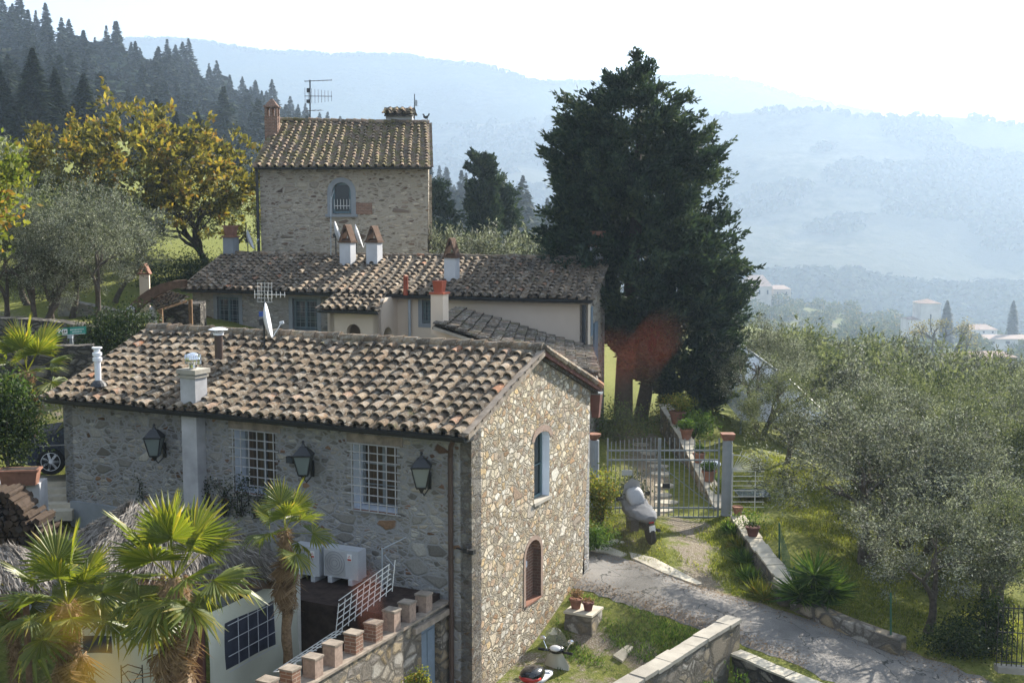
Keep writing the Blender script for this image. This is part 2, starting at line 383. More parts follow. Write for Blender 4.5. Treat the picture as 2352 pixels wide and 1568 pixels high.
t = NT('curtain'); sp = t.n("SeparateXYZ", Vector=t.pos(TH)); w = t.n("TexNoise"); w.inputs['Scale'].default_value = 1
cv = t.n("CombineXYZ", X=t.math('MULTIPLY', sp.outputs[0], 18), Y=t.math('MULTIPLY', sp.outputs[2], .6)); t.t.links.new(cv.outputs[0], w.inputs[0])
t.done(t.bsdf(t.ramp(w.outputs[0], [(.3, (.025, .018, .012)), (.7, (.11, .075, .045))]), .3, .5))
t = NT('clear_glass'); g = t.n("BsdfGlass", Roughness=.05, IOR=1.1); t.set(g.inputs[0], (.85, .9, .95, 1)); tr = t.n("BsdfTransparent"); gl = t.n("BsdfGlossy", Roughness=.1)
df = t.n("BsdfDiffuse"); m0 = t.n("MixShader", i0=.5); t.t.links.new(gl.outputs[0], m0.inputs[1]); t.t.links.new(df.outputs[0], m0.inputs[2]); mx = t.n("MixShader", i0=.38); t.t.links.new(tr.outputs[0], mx.inputs[1]); t.t.links.new(m0.outputs[0], mx.inputs[2]); t.done(mx.outputs[0])
t = NT('milk_glass'); t.done(t.bsdf((.16, .19, .18), .25, .5))
# ground materials
t = NT('ground'); g = t.noise(t.pos(), 1.1, 6, .65); g2 = t.noise(t.pos(), 7, 5, .7); g3 = t.noise(t.pos(), 30, 4, .7)
at = t.t.nodes.new("ShaderNodeAttribute"); at.attribute_name = 'bare'
grass = t.ramp(g2, [(.3, (.075, .09, .025)), (.55, (.16, .175, .04)), (.75, (.25, .22, .08))])
dirt = t.ramp(g3, [(.3, (.11, .085, .06)), (.5, (.20, .165, .12)), (.7, (.40, .37, .31))])
mk = t.math('ADD', at.outputs['Fac'], t.math('MULTIPLY', t.math('SUBTRACT', g, .5), 1.6)); mk = t.math('ADD', mk, t.math('MULTIPLY', t.math('SUBTRACT', g2, .5), 1.2))
c = t.mix(t.mr(mk, .35, .6), grass, dirt)
t.done(t.bsdf(c, .95, .1, bump=t.math('ADD', g3, g2), bs=.8, bd=.05))
t = NT('asphalt'); n1 = t.noise(t.pos(), 60, 4, .7); n2 = t.noise(t.pos(), .9, 5)
c = t.mix(.8, t.ramp(n1, [(.3, (.12, .115, .108)), (.55, (.19, .182, .172)), (.72, (.30, .288, .268))]), t.ramp(n2, [(.35, (.62, .62, .62)), (.5, (1.0, .98, .96)), (.65, (1.2, 1.16, 1.1))]), 'MULTIPLY')
vc = t.n("TexVoronoi", Vector=t.n("VectorMath", operation='MULTIPLY_ADD', i0=t.n("TexNoise", Vector=t.pos(), Scale=1.3, Detail=4).outputs[1], i1=(1.2, 1.2, 1.2), i2=t.pos()).outputs[0], Scale=.8, feature='DISTANCE_TO_EDGE')
c = t.mix(t.mr(vc.outputs['Distance'], .004, .014), (.05, .05, .045), c); gr = t.mr(t.noise(t.pos(), 3.1, 5, .7), .6, .7); c = t.mix(t.math('MULTIPLY', gr, .3), c, (.20, .185, .15))
t.done(t.bsdf(c, .9, .2, bump=n1, bs=.6, bd=.012))
def hillmat(name, a, b, c_, s1=.012, s2=.06):
    t = NT(name); p = t.pos(0, (1, 1, 1.5)); n1 = t.noise(p, s1, 6, .6); n2 = t.noise(p, s2, 5, .7)
    c = t.mix(t.mr(n1, .45, .56), a, t.ramp(n2, [(.35, b), (.65, c_)]))
    return t.done(t.bsdf(c, .95, 0, bump=n2, bs=1.0, bd=6))
hillmat('hill_wood', (.03, .042, .025), (.02, .03, .018), (.055, .062, .03))
hillmat('hill_mixed', (.075, .078, .06), (.035, .042, .028), (.10, .098, .075), .008, .035)
hillmat('hill_field', (.17, .18, .08), (.12, .13, .08), (.26, .23, .16), .03, .15)
# ---------------------------------------------------------------- ground
GP = [(-14, 12, .6), (-6, 10, .4), (0, 10, .2), (7, 12, -.4), (16, 14, -1.2), (-3, 20, .9), (-6, 21, 1.2), (-9, 22, 1.8), (-12, 23, 2.6), (-4, 16, .7),
      (-11.6, 27.6, 3.2), (-12.5, 29.4, 4.05), (-14, 30, 4.15), (-12.8, 31.2, 4.2), (-15, 28.5, 4.1), (-18, 26, 4.3), (-22, 22, 4.0), (-15, 31, 4.4), (-19, 31, 4.7), (-11, 32, 4.6),
      (.9, 25.3, .9), (2.2, 26.5, 1.2), (1.6, 27, 1.3), (0, 24, .8), (1.0, 22, .7), (1.9, 31.9, 1.9), (4.6, 29.7, 1.6), (6.1, 28.85, 1.4), (8.8, 27.1, 1.0), (9.7, 25.96, .85),
      (1.7, 28.5, 1.8), (3.06, 27.65, 1.7), (4.0, 26.8, 1.55), (4.9, 26.3, 1.4), (6.1, 24.9, 1.2), (12, 24, .4), (16, 21, -.3), (8, 22, .7),
      (4.1, 35, 2.0), (2.6, 35, 2.05), (6.0, 35, 1.9), (4.5, 32, 2.0), (5.9, 31.4, 1.5), (6.1, 33, 1.7), (6.4, 30, 1.4), (7.4, 31.4, 1.85), (7.2, 33.5, 2.1), (4.2, 38, 2.05), (5.4, 38, 1.85), (5, 42, 2.15), (4.6, 48, 2.5), (8, 48, 3.0), (5.0, 45, 2.4), (7.4, 40, 2.6), (7.2, 37, 2.3),
      (8.5, 35, 2.1), (7.6, 31, 1.7), (9, 29, 1.25), (9.5, 32, 1.6), (12, 30, .8), (14, 34, .8), (20, 32, -.3), (10.5, 27.5, 1.0), (14, 26, .4), (25, 28, -1.2),
      (12, 50, .6), (25, 50, -1.5), (12, 75, -.8), (25, 75, -2.4), (40, 75, -4.5), (30, 130, -9), (60, 130, -12), (10, 130, -5), (40, 200, -17), (80, 200, -22), (10, 200, -12),
      (-14, 36, 6.4), (-19, 36, 6.4), (-13, 33, 5.2), (-18, 33, 5.4), (-20, 48, 6.9), (-26, 48, 7.1), (-14, 45, 6.8), (-13, 52, 7.3), (-24, 60, 8.2), (-18, 62, 8.3), (-14, 62, 8.0), (-30, 90, 11), (-10, 90, 8), (-50, 90, 14),
      (-2, 44, 4.5), (-9, 47, 6.3), (3, 41, 2.6), (-7, 55, 7.0), (-1, 56, 5.5), (2, 60, 3.6), (6, 62, 1.8), (-5, 80, 6), (5, 80, 1.0), (-8, 35, 4.2), (-3, 35, 3.0), (-8, 30, 2.8),
      (0, 140, -2), (-20, 150, 9), (-60, 150, 20), (-90, 120, 25), (0, 220, -12), (-60, 230, 22), (60, 280, -26), (120, 280, -34), (-10, 300, -10), (160, 200, -35), (90, 100, -16), (60, 40, -8), (-45, 40, 10), (-70, 60, 18), (-40, 15, 5), (40, 12, -4), (0, -5, 0)]
_g = np.array(GP, dtype=float)
_Pn = len(_g)
def _phi(r): return np.sqrt(r * r + 1.0)
_A = np.zeros((_Pn + 3, _Pn + 3)); _D = np.hypot(_g[:, None, 0] - _g[None, :, 0], _g[:, None, 1] - _g[None, :, 1])
_A[:_Pn, :_Pn] = _phi(_D) - np.eye(_Pn) * .05; _A[:_Pn, _Pn:] = np.c_[np.ones(_Pn), _g[:, :2]]; _A[_Pn:, :_Pn] = _A[:_Pn, _Pn:].T
_w = np.linalg.solve(_A, np.r_[_g[:, 2], 0, 0, 0])
def ground_np(x, y):
    x = np.asarray(x, float).ravel(); y = np.asarray(y, float).ravel()
    r = np.hypot(x[:, None] - _g[None, :, 0], y[:, None] - _g[None, :, 1])
    return _phi(r) @ _w[:_Pn] + _w[_Pn] + _w[_Pn + 1] * x + _w[_Pn + 2] * y
def G(x, y): return float(ground_np([x], [y])[0])
def lines(lo, hi, step, far0, far1):
    a = list(np.arange(lo, hi + 1e-6, step)); s = step; x = hi
    while x < far1: s *= 1.18; x += s; a.append(x)
    s = step; x = lo
    while x > far0: s *= 1.18; x -= s; a.insert(0, x)
    return np.array(a)
gx = lines(-20, 24, .35, -4800, 4800); gy = lines(9, 52, .35, -60, 5200)
XX, YY = np.meshgrid(gx, gy)
far = np.hypot(XX, YY - 20); blend = np.clip((far - 420) / 220, 0, 1); blend = blend * blend * (3 - 2 * blend)
ZZ = ground_np(np.clip(XX, -160, 200), np.clip(YY, -30, 320)).reshape(XX.shape) * (1 - blend) + (-150) * blend
pit = (XX > np.interp(YY, [18, 21, 22.2, 25.9], [-.5, 1.3, 2.2, 4.95])) & (YY < np.interp(XX, [4.8, 5.5, 6.15, 6.9, 9, 13], [25.5, 24.5, 23.8, 22.7, 20, 15]))
ZZ[pit] -= 2.4
def seg_d(x, y, pts):
    d = np.full(x.shape, 1e9)
    for (ax, ay), (bx, by) in zip(pts[:-1], pts[1:]):
        vx, vy = bx - ax, by - ay; t = np.clip(((x - ax) * vx + (y - ay) * vy) / (vx * vx + vy * vy), 0, 1)
        d = np.minimum(d, np.hypot(x - ax - t * vx, y - ay - t * vy))
    return d
bare = np.full(XX.shape, .12)
bare = np.maximum(bare, .75 * np.exp(-(seg_d(XX, YY, [(5.1, 34.5), (4.9, 31), (5.0, 29)]) / .7) ** 2))      # gravel track through the forecourt
bare = np.maximum(bare, .45 * np.exp(-(seg_d(XX, YY, [(3.2, 34), (2.8, 32)]) / .8) ** 2))
bare = np.maximum(bare, .72 * np.exp(-(seg_d(XX, YY, [(1.6, 26.8), (2.6, 26.0), (3.2, 25.2)]) / .5) ** 2))
bare = np.maximum(bare, .8 * np.exp(-(seg_d(XX, YY, [(4.3, 35.5), (4.6, 39), (5.0, 45)]) / .7) ** 2))
bare = np.maximum(bare, .9 * np.exp(-(seg_d(XX, YY, [(-22, 46), (-16, 41), (-13, 36)]) / 3.0) ** 2))
bare = np.maximum(bare, .9 * np.exp(-(seg_d(XX, YY, [(-10, 18), (-2, 17), (0, 22)]) / 4.0) ** 2))
bare = np.maximum(bare, .9 * np.exp(-(seg_d(XX, YY, [(-17, 27), (-13, 28)]) / 1.6) ** 2))
def grid_mesh(name, X, Y, Z, mat_, attr=None, loc=(0, 0, 0)):
    ny, nx = X.shape; V = np.stack([X, Y, Z], -1).reshape(-1, 3) - np.array(loc)
    i = np.arange(ny * nx).reshape(ny, nx); F = np.stack([i[:-1, :-1], i[:-1, 1:], i[1:, 1:], i[1:, :-1]], -1).reshape(-1, 4)
    me = bpy.data.meshes.new(name); me.vertices.add(len(V)); me.vertices.foreach_set('co', V.astype(np.float32).ravel())
    me.loops.add(F.size); me.loops.foreach_set('vertex_index', F.astype(np.int32).ravel())
    me.polygons.add(len(F)); me.polygons.foreach_set('loop_start', np.arange(0, F.size, 4, dtype=np.int32)); me.polygons.foreach_set('loop_total', np.full(len(F), 4, dtype=np.int32))
    me.polygons.foreach_set('use_smooth', np.ones(len(F), dtype=bool))
    me.materials.append(M_[mat_])
    if attr is not None:
        a = me.attributes.new('bare', 'FLOAT', 'POINT'); a.data.foreach_set('value', attr.astype(np.float32).ravel())
    me.update(); me.validate(); o = bpy.data.objects.new(name, me); COL.objects.link(o); o.location = loc; return o
struct(grid_mesh('ground', XX, YY, ZZ, 'ground', bare))
# lane
def strip(name, A, B, mat_, lift, na=40, nb=6, wob=0.0):
    def along(pl, n):
        pl = [Vector((p[0], p[1], 0)) for p in pl]; L = [0]
        for a, b in zip(pl[:-1], pl[1:]): L.append(L[-1] + (b - a).length)
        out = []
        for k in range(n + 1):
            s = L[-1] * k / n; j = max(i for i in range(len(L)) if L[i] <= s + 1e-9); j = min(j, len(pl) - 2)
            out.append(pl[j].lerp(pl[j + 1], (s - L[j]) / (L[j + 1] - L[j])))
        return out
    a, b = along(A, na), along(B, na); X = np.zeros((na + 1, nb + 1)); Y = X.copy()
    for i in range(na + 1):
        e0, e1 = rnd.uniform(-wob, wob), rnd.uniform(-wob, wob)
        for j in range(nb + 1):
            q = a[i].lerp(b[i], j / nb + (e0 if j == 0 else e1 if j == nb else 0)); X[i, j], Y[i, j] = q.x, q.y
    Z = ground_np(X, Y).reshape(X.shape) + lift
    if wob:
        Z[:, 0] -= .04; Z[:, -1] -= .04
    return struct(grid_mesh(name, X, Y, Z, mat_))
strip('road', [(-3, 36.5), (-.2, 33.0), (1.9, 31.7), (4.5, 29.5), (6.1, 28.6), (8.8, 26.9), (10.5, 25.4), (13, 22.6), (17, 18)],
      [(-5.5, 33.2), (-1.0, 30.2), (1.4, 28.7), (3.06, 27.5), (4.0, 26.7), (5.0, 26.15), (6.3, 24.9), (8.5, 22.6), (11, 19), (12.5, 15)][:9] + [(13.5, 15)], 'asphalt', .045, 120, 10, .03)
# ---------------------------------------------------------------- hills
def hill(name, crest, foot, mat_, nu=180, nt=40, amp=3.0, seed=1, back=250, ease=1.0, zback=-160, skirt=40):
    us = np.linspace(crest[0][0], crest[-1][0], nu); c = np.array(crest, float); f = np.array(foot, float)
    cv, cy = np.interp(us, c[:, 0], c[:, 1]), np.interp(us, c[:, 0], c[:, 2])
    fv, fy = np.interp(us, f[:, 0], f[:, 1]), np.interp(us, f[:, 0], f[:, 2])
    for arr in (cv, cy, fv, fy): arr[:] = np.convolve(np.pad(arr, 4, mode='edge'), np.ones(9) / 9, 'valid')
    X = np.zeros((nt + 3, nu)); Y = X.copy(); Z = X.copy(); rs = np.random.RandomState(seed)
    ph = rs.uniform(0, 6.28, (6, 2)); fr = rs.uniform(.4, 1.6, (6, 2))
    for i in range(nt + 1):
        t = i / nt
        for j in range(nu):
            p = P(us[j], fv[j] + (cv[j] - fv[j]) * t ** ease, fy[j] + (cy[j] - fy[j]) * t)
            nz = sum(math.sin(p.x * fr[k, 0] * .02 + ph[k, 0]) * math.sin(p.y * fr[k, 1] * .02 + ph[k, 1]) for k in range(6)) * amp * .35
            X[i, j], Y[i, j], Z[i, j] = p.x, p.y, p.z + nz * min(1, (1 - t) * 4 + .25)
    for i, (dy, zz) in enumerate(((back * .4, .55), (back, 0))):
        r = nt + 1 + i; X[r] = X[nt] * (1 + dy / Y[nt]); Y[r] = Y[nt] + dy; Z[r] = Z[nt] * zz + zback * (1 - zz)
    k = 1 - skirt / Y[0]; X2 = np.vstack([X[0:1] * k, X]); Y2 = np.vstack([Y[0:1] * k, Y]); Z2 = np.vstack([np.full((1, nu), -155.0), Z])
    o = struct(grid_mesh(name, X2, Y2, Z2, mat_)); return (us, X, Y, Z, nt, o)
def on_hill(H, u, t):
    us, X, Y, Z, nt, o = H; fj = np.interp(u, us, np.arange(len(us))); j = min(int(fj), len(us) - 2); a = fj - j; fi = t * nt; i = min(int(fi), nt - 1); b = fi - i
    g = lambda A: (A[i, j] * (1 - a) + A[i, j + 1] * a) * (1 - b) + (A[i + 1, j] * (1 - a) + A[i + 1, j + 1] * a) * b
    return Vector((g(X), g(Y), g(Z)))
H_FAR = hill('far_ridge', [(-900, 120, 2760), (0, 110, 2760), (250, 100, 2700), (320, 80, 2640), (450, 97, 2640), (600, 121, 2580), (700, 119, 2580), (800, 130, 2520), (960, 129, 2520), (1060, 142, 2460), (1130, 155, 2400), (1230, 186, 2340), (1300, 192, 2400), (1400, 188, 2640), (1540, 174, 2760), (1620, 173, 2760), (1750, 195, 2760), (1880, 236, 2700), (2000, 262, 2640), (2200, 300, 2520), (3300, 330, 2520)],
             [(-900, 560, 1680), (3300, 560, 1680)], 'hill_wood', 260, 40, 16, 3, back=700)
H_MID = hill('hill', [(-700, 330, 2193), (700, 330, 2193), (985, 292, 2193), (1200, 280, 2108), (1400, 262, 2108), (1560, 285, 2025), (1640, 262, 1939), (1800, 256, 1856), (1900, 250, 1856), (2050, 270, 1856), (2200, 272, 1856), (2352, 285, 1856), (3300, 300, 1856)],
             [(-700, 760, 1170), (1200, 750, 1170), (3300, 790, 1080)], 'hill_mixed', 260, 90, 16, 5, back=500)
H_SPUR = hill('hill_spur', [(1000, 700, 924), (1500, 690, 880), (1700, 692, 858), (1800, 697, 847), (1900, 714, 814), (2050, 745, 770), (2200, 786, 704), (2352, 806, 660), (2800, 840, 616)],
              [(1000, 860, 330), (1700, 850, 374), (2000, 850, 374), (2352, 880, 374), (2800, 900, 374)], 'hill_field', 140, 40, 2.5, 9, back=150)
H_WOOD = hill('conifer_hill', [(-900, -260, 420), (-300, -20, 434), (0, 98, 461), (200, 155, 475), (420, 205, 503), (570, 268, 532), (700, 335, 560), (850, 405, 588), (1000, 470, 616), (1240, 545, 630), (1420, 620, 644)],
              [(-900, 430, 182), (0, 440, 182), (600, 480, 210), (1000, 570, 251), (1420, 660, 280)], 'hill_wood', 160, 40, 1.5, 11, back=120, zback=-80)
# ---------------------------------------------------------------- architecture helpers
def rect(a0, a1, z0, z1): return [(a0, z0), (a1, z0), (a1, z1), (a0, z1)]
def arch(a0, a1, z0, zs, rise, n=8):
    c = (a0 + a1) / 2; w = (a1 - a0) / 2
    return [(a0, z0), (a1, z0)] + [(c + w * math.cos(math.pi * k / n), zs + rise * math.sin(math.pi * k / n)) for k in range(n + 1)]
def panel(mb, pl, outline, holes=(), thick=.45, m=0, mr=1, edge=None):
    vl = [[Vector((a, z, 0)) for a, z in outline]] + [[Vector((a, z, 0)) for a, z in h] for h in holes]
    flat = [v for l in vl for v in l]; tris = tessellate_polygon(vl)
    vs = [pl.pt(v.x, v.y) for v in flat]; fs = []
    for a, b, c in tris:
        nrm = (vs[b] - vs[a]).cross(vs[c] - vs[a]); fs.append((a, b, c) if nrm.dot(pl.n) < 0 else (a, c, b))
    mb.add(vs, fs, m)
    for hi_, h in enumerate(holes):
        d = h if isinstance(h, list) else list(h); k = len(d)
        vs = [pl.pt(a, z) for a, z in d] + [pl.pt(a, z, thick) for a, z in d]
        mb.add(vs, [(i, (i + 1) % k, (i + 1) % k + k, i + k) for i in range(k)], mr[hi_] if isinstance(mr, (list, tuple)) else mr)
    k = len(outline); vs = [pl.pt(a, z) for a, z in outline] + [pl.pt(a, z, thick) for a, z in outline]
    mb.add(vs, [(i, i + k, (i + 1) % k + k, (i + 1) % k) for i in range(k)], m if edge is None else edge)
def bil(q, a, b): return (q[0] * (1 - a) + q[1] * a) * (1 - b) + (q[2] * (1 - a) + q[3] * a) * b
def sag(a, b, L, S, seed):
    return .03 * math.sin(a * L * .9 + seed) * math.sin(b * math.pi) + .018 * math.sin(a * L * 2.3 + b * S * 1.7 + seed * 2) - .03 * math.sin(b * math.pi)
def tiles(mb, q, pitch=.37, course=.37, r0=.105, r1=.08, m=0, mdark=1, rim=True, jit=1.0, slab=.10, seed=3, segs=6, tshift=0.0, pan=True):
    """q = eave left, eave right, ridge left, ridge right"""
    q = [Vector(x) for x in q]; L = ((q[1] - q[0]).length + (q[3] - q[2]).length) / 2; S = ((q[2] - q[0]).length + (q[3] - q[1]).length) / 2
    nc, nr = max(2, round(L / pitch)), max(2, round(S / course)); rr = random.Random(seed)
    N = (q[1] - q[0]).cross(q[2] - q[0]).normalized()
    if N.z < 0: N = -N
    mb.add([x - N * .08 for x in q] + [x - N * (slab + .06) for x in q], [(0, 1, 3, 2), (4, 6, 7, 5), (0, 4, 5, 1), (2, 3, 7, 6), (0, 2, 6, 4), (1, 5, 7, 3)], mdark, .2)
    def tt(): return min(1, max(0, rr.random() * .98 + tshift))
    wa_ = [rr.uniform(-.5, .5) for _ in range(nc + 2)]
    for j in range(nr):
        for i in range(nc):
            a = (i + .5) / nc; b0 = j / nr - (.015 if j else .02); b1 = (j + 1.25) / nr if j < nr - 1 else 1.0
            a += (rr.uniform(-.07, .07) + .13 * math.sin(wa_[i] * 6 + b0 * 5)) / nc * jit; sg0, sg1 = N * sag(a, b0, L, S, seed), N * sag(a, b1, L, S, seed); slip = rr.uniform(-.04, .0) / nr * 3 if rr.random() < .12 and j else 0; b0 += slip
            p0, p1 = bil(q, a, b0) + sg0, bil(q, a + rr.uniform(-.06, .06) / nc * jit, min(b1, 1.0)) + sg1; s = (p1 - p0).normalized(); side = s.cross(N).normalized()
            lift = .062 + rr.uniform(0, .03) * jit; t = tt(); vs = []
            for p, r, lf in ((p0, r0 * rr.uniform(.92, 1.08), lift), (p1, r1, .0)):
                for k in range(segs + 1):
                    th = math.pi * k / segs; vs.append(p + side * (math.cos(th) * r) + N * (math.sin(th) * r * .95 + lf))
            n1 = segs + 1
            mb.add(vs, [(k, k + 1, k + 1 + n1, k + n1) for k in range(segs)], m, t)
            mb.add(vs[:n1], [tuple(range(n1))[::-1]], mdark, .05) if not rim else None
            if rim:
                inn = [p0 + side * (math.cos(math.pi * k / segs) * r0 * .78) + N * (math.sin(math.pi * k / segs) * r0 * .72 + lift) for k in range(n1)]
                mb.add(vs[:n1] + inn, [(k, k + n1, k + 1 + n1, k + 1) for k in range(segs)], m, t * .6)
                mb.add([v + s * .03 for v in inn], [tuple(range(n1))[::-1]], mdark, .02)  # dark fan paints the shade inside the open tile end
            if pan:
                a2 = (i + 1.0) / nc if i < nc - 1 else None
                for aa in ([0.02 / nc * 1, ] if i == 0 else []) + ([a2] if a2 else [1 - .02 / nc]):
                    c0, c1 = bil(q, aa, b0) + sg0, bil(q, aa, min(b1, 1.0)) + sg1; s2 = (c1 - c0).normalized(); sd = s2.cross(N).normalized() * (L / nc * .36)
                    l0, l1 = N * .04, N * .004; t2 = tt() * .42
                    mb.add([c0 - sd + l0 * .7 + N * .03, c0 + l0 * .5, c0 + sd + l0 * .7 + N * .03, c1 + sd + l1 + N * .03, c1 + l1, c1 - sd + l1 + N * .03, c0 - sd, c0 + sd],
                           [(0, 1, 4, 5), (1, 2, 3, 4), (0, 6, 7, 2, 1)], m, t2)
def ridgecaps(mb, a, b, r=.13, n=None, m=0, seed=5, mort=None):
    a, b = Vector(a), Vector(b); L = (b - a).length; n = n or round(L / .36); rr = random.Random(seed); d = (b - a).normalized(); side = d.cross(Vector((0, 0, 1))).normalized(); up = side.cross(d)
    for i in range(n):
        p0 = a.lerp(b, i / n) + up * rr.uniform(-.015, .03); p1 = a.lerp(b, min(1, (i + 1.18) / n)) + up * rr.uniform(-.03, .01); vs = []
        for p, k_ in ((p0, 1.08), (p1, .92)):
            for k in range(9): th = math.pi * (k / 8) * 1.1 - .05 * math.pi; vs.append(p + side * math.cos(th) * r * k_ + up * math.sin(th) * r * k_)
        mb.add(vs, [(k, k + 1, k + 10, k + 9) for k in range(8)], m)
        mb.add([v * 1 for v in vs[:9]], [tuple(range(9))], m, .3)
    if mort is not None: mb.tube([a - up * .05, b - up * .05], r * .95, 8, mort, .3)
def gutter(name, a, b, parent, r=.075, mat_='dark_metal'):
    a, b = Vector(a), Vector(b); d = (b - a).normalized(); side = Vector((d.y, -d.x, 0)).normalized(); mb = MB(); vs = []
    for p in (a, b):
        for k in range(9): th = math.pi + math.pi * k / 8; vs.append(p + side * math.cos(th) * r + Vector((0, 0, 1)) * math.sin(th) * r)
        for k in range(9): th = 2 * math.pi - math.pi * k / 8; vs.append(p + side * math.cos(th) * r * .85 + Vector((0, 0, 1)) * math.sin(th) * r * .85)
    mb.add(vs, [(k, k + 1, k + 19, k + 18) for k in range(17)] + [tuple(range(18)), tuple(range(18, 36))], 0)
    return mb.build(name, [mat_], parent)
def win_part(pl, a0, a1, z0, z1, rec, parent, nu=2, nv=3, fr='teal_paint', pane='glass_blue', fw=.06, curtain=True, arched=0, name='window'):
    mb = MB(); pt = pl.pt; ez = Vector((0, 0, 1))
    def bar(x0, x1, y0, y1, d=.04, dd=0.0, m=0): mb.obox(pt((x0 + x1) / 2, (y0 + y1) / 2, rec + dd), pl.ex * (x1 - x0) / 2, pl.n * d / 2, ez * (y1 - y0) / 2, m)
    bar(a0, a0 + fw, z0, z1); bar(a1 - fw, a1, z0, z1); bar(a0 + fw, a1 - fw, z0, z0 + fw); bar(a0 + fw, a1 - fw, z1 - fw, z1)
    if nu == 2:
        c = (a0 + a1) / 2; bar(c - fw * .7, c + fw * .7, z0 + fw, z1 - fw, .05, -.004)
    for k in range(1, nv):
        z = z0 + (z1 - z0) * k / nv; bar(a0 + fw, a1 - fw, z - .012, z + .012, .03, -.002)
    w = mb.build(name, [fr], parent)
    g = MB(); g.obox(pt((a0 + a1) / 2, (z0 + z1) / 2, rec + .03), pl.ex * (a1 - a0) / 2, pl.n * .006, ez * (z1 - z0) / 2, 0); g.build('pane', [pane], w)
    return w
def arch_trim(mb, pl, a0, a1, z0, zs, rise, wd, d=.03, m=0, n=12, legs=True, proud=.012):
    c = (a0 + a1) / 2; w = (a1 - a0) / 2; pin = []; pout = []
    for k in range(n + 1):
        th = math.pi * k / n; pin.append((c + w * math.cos(th), zs + rise * math.sin(th))); pout.append((c + (w + wd) * math.cos(th), zs + (rise + wd) * math.sin(th)))
    if legs: pin = [(a1, z0)] + pin + [(a0, z0)]; pout = [(a1 + wd, z0)] + pout + [(a0 - wd, z0)]
    k = len(pin); vs = [pl.pt(a, z, -proud) for a, z in pin] + [pl.pt(a, z, -proud) for a, z in pout] + [pl.pt(a, z, d) for a, z in pin] + [pl.pt(a, z, d) for a, z in pout]
    fs = []
    for i in range(k - 1): fs += [(i, i + 1, i + 1 + k, i + k), (i, i + 2 * k, i + 1 + 2 * k, i + 1), (i + k, i + k + 1, i + 3 * k + 1, i + 3 * k)]
    mb.add(vs, fs, m)
# ================================================================ FRONT HOUSE
th = TH; e1 = Vector((-math.cos(th), math.sin(th), 0)); e2 = Vector((math.sin(th), math.cos(th), 0))
ZE, ZR = 6.57, 7.86
FA = Vector((-.89, 23.5, 0)); FL, FW, FWR = 11.5, 7.1, 3.65
def FP(a, w, z): p = FA + e1 * a + e2 * w; return Vector((p.x, p.y, z))
house = thing('stone_house', 'nearest stone house with mossy terracotta roof and sunlit rubble gable', 'house', FP(5.5, 3.5, .8))
FAC = Plane(FP(.10, .36, 0), e1)                       # facade plane; s grows to the left
GAB = Plane(FP(.10, .36, 0), e2)                       # gable plane; s grows to the back
GAB.n = e1.copy()
def rectpx(pl, u0, u1, v0, v1):
    s0, _ = pl.sp(u0, (v0 + v1) / 2); s1, _ = pl.sp(u1, (v0 + v1) / 2); a, zt = pl.sp((u0 + u1) / 2, v0); a, zb = pl.sp((u0 + u1) / 2, v1)
    return min(s0, s1), max(s0, s1), zb, zt
W1 = rectpx(FAC, 540, 633, 992, 1132); W2 = rectpx(FAC, 812, 912, 1024, 1172)
GW = rectpx(GAB, 1227, 1262, 996, 1146); _, gz0 = GAB.sp(1244, 1147); gzs = GAB.sp(1246, 1007)[1]
NI = rectpx(GAB, 1207, 1242, 1240, 1380); nzs = GAB.sp(1226, 1272)[1]
fac_len = FL - .25
mb = MB()
zt = ZE + .02
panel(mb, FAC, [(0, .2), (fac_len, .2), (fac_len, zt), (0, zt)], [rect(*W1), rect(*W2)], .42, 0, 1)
slope = (ZR - ZE) / FWR
def roofz(w): return ZE + slope * w if w < FWR else ZR - (ZR - ZE) / (FW - FWR) * (w - FWR)
gw_end = GAB.sp(1357, 900)[0]; gw_bot = GAB.sp(1338, 1335)[0]
gh = arch(GW[0], GW[1], gz0, gzs, .16); nh = arch(NI[0], NI[1], NI[2], nzs, NI[3] - nzs)
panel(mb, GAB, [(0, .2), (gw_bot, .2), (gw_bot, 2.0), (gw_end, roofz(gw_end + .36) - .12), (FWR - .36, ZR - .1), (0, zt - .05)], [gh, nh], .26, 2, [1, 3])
# far side walls
LEF = Plane(FP(FL - .15, .36, 0), e2); LEF.n = -e1
panel(mb, LEF, [(0, .2), (gw_end, .2), (gw_end, roofz(gw_end) - .1), (FWR - .36, ZR - .1), (0, zt - .05)], [], .3, 0, 1)
BAC = Plane(FP(.1, .36 + gw_end, 0), e1); BAC.n = -BAC.n
panel(mb, BAC, [(0.02, .2), (fac_len, .2), (fac_len, roofz(gw_end) - .1), (0.02, roofz(gw_end) - .1)], [], .3, 0, 1)
# quoins up the corner
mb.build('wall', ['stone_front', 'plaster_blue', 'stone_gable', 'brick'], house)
mb = MB()
tiles(mb, [FP(FL, -.02, ZE), FP(.04, -.02, ZE), FP(FL + .1, FWR, ZR), FP(.04, FWR, ZR)], .305, .355, r0=.098, r1=.074, seed=11, tshift=.0)
tiles(mb, [FP(.04, FW, ZE), FP(FL, FW, ZE), FP(.04, FWR, ZR), FP(FL + .1, FWR, ZR)], .305, .355, r0=.098, r1=.074, seed=12)
ridgecaps(mb, FP(.0, FWR, ZR + .05), FP(FL + .1, FWR, ZR + .05), .13, m=0, mort=2)
roof = mb.build('roof', ['tile_warm', 'tile_shadow', 'concrete'], house)
mb = MB()   # verge: mortared edge up the rake on the near slope, row of cover tiles down the far one
vp = [FP(.03, w, roofz(w) + .05) for w in np.linspace(-.02, FWR, 12)]
for a, b in zip(vp[:-1], vp[1:]): mb.obox((a + b) / 2 - Vector((0, 0, .07)), (b - a) / 2, e1 * .075, Vector((0, 0, .07)), 0)
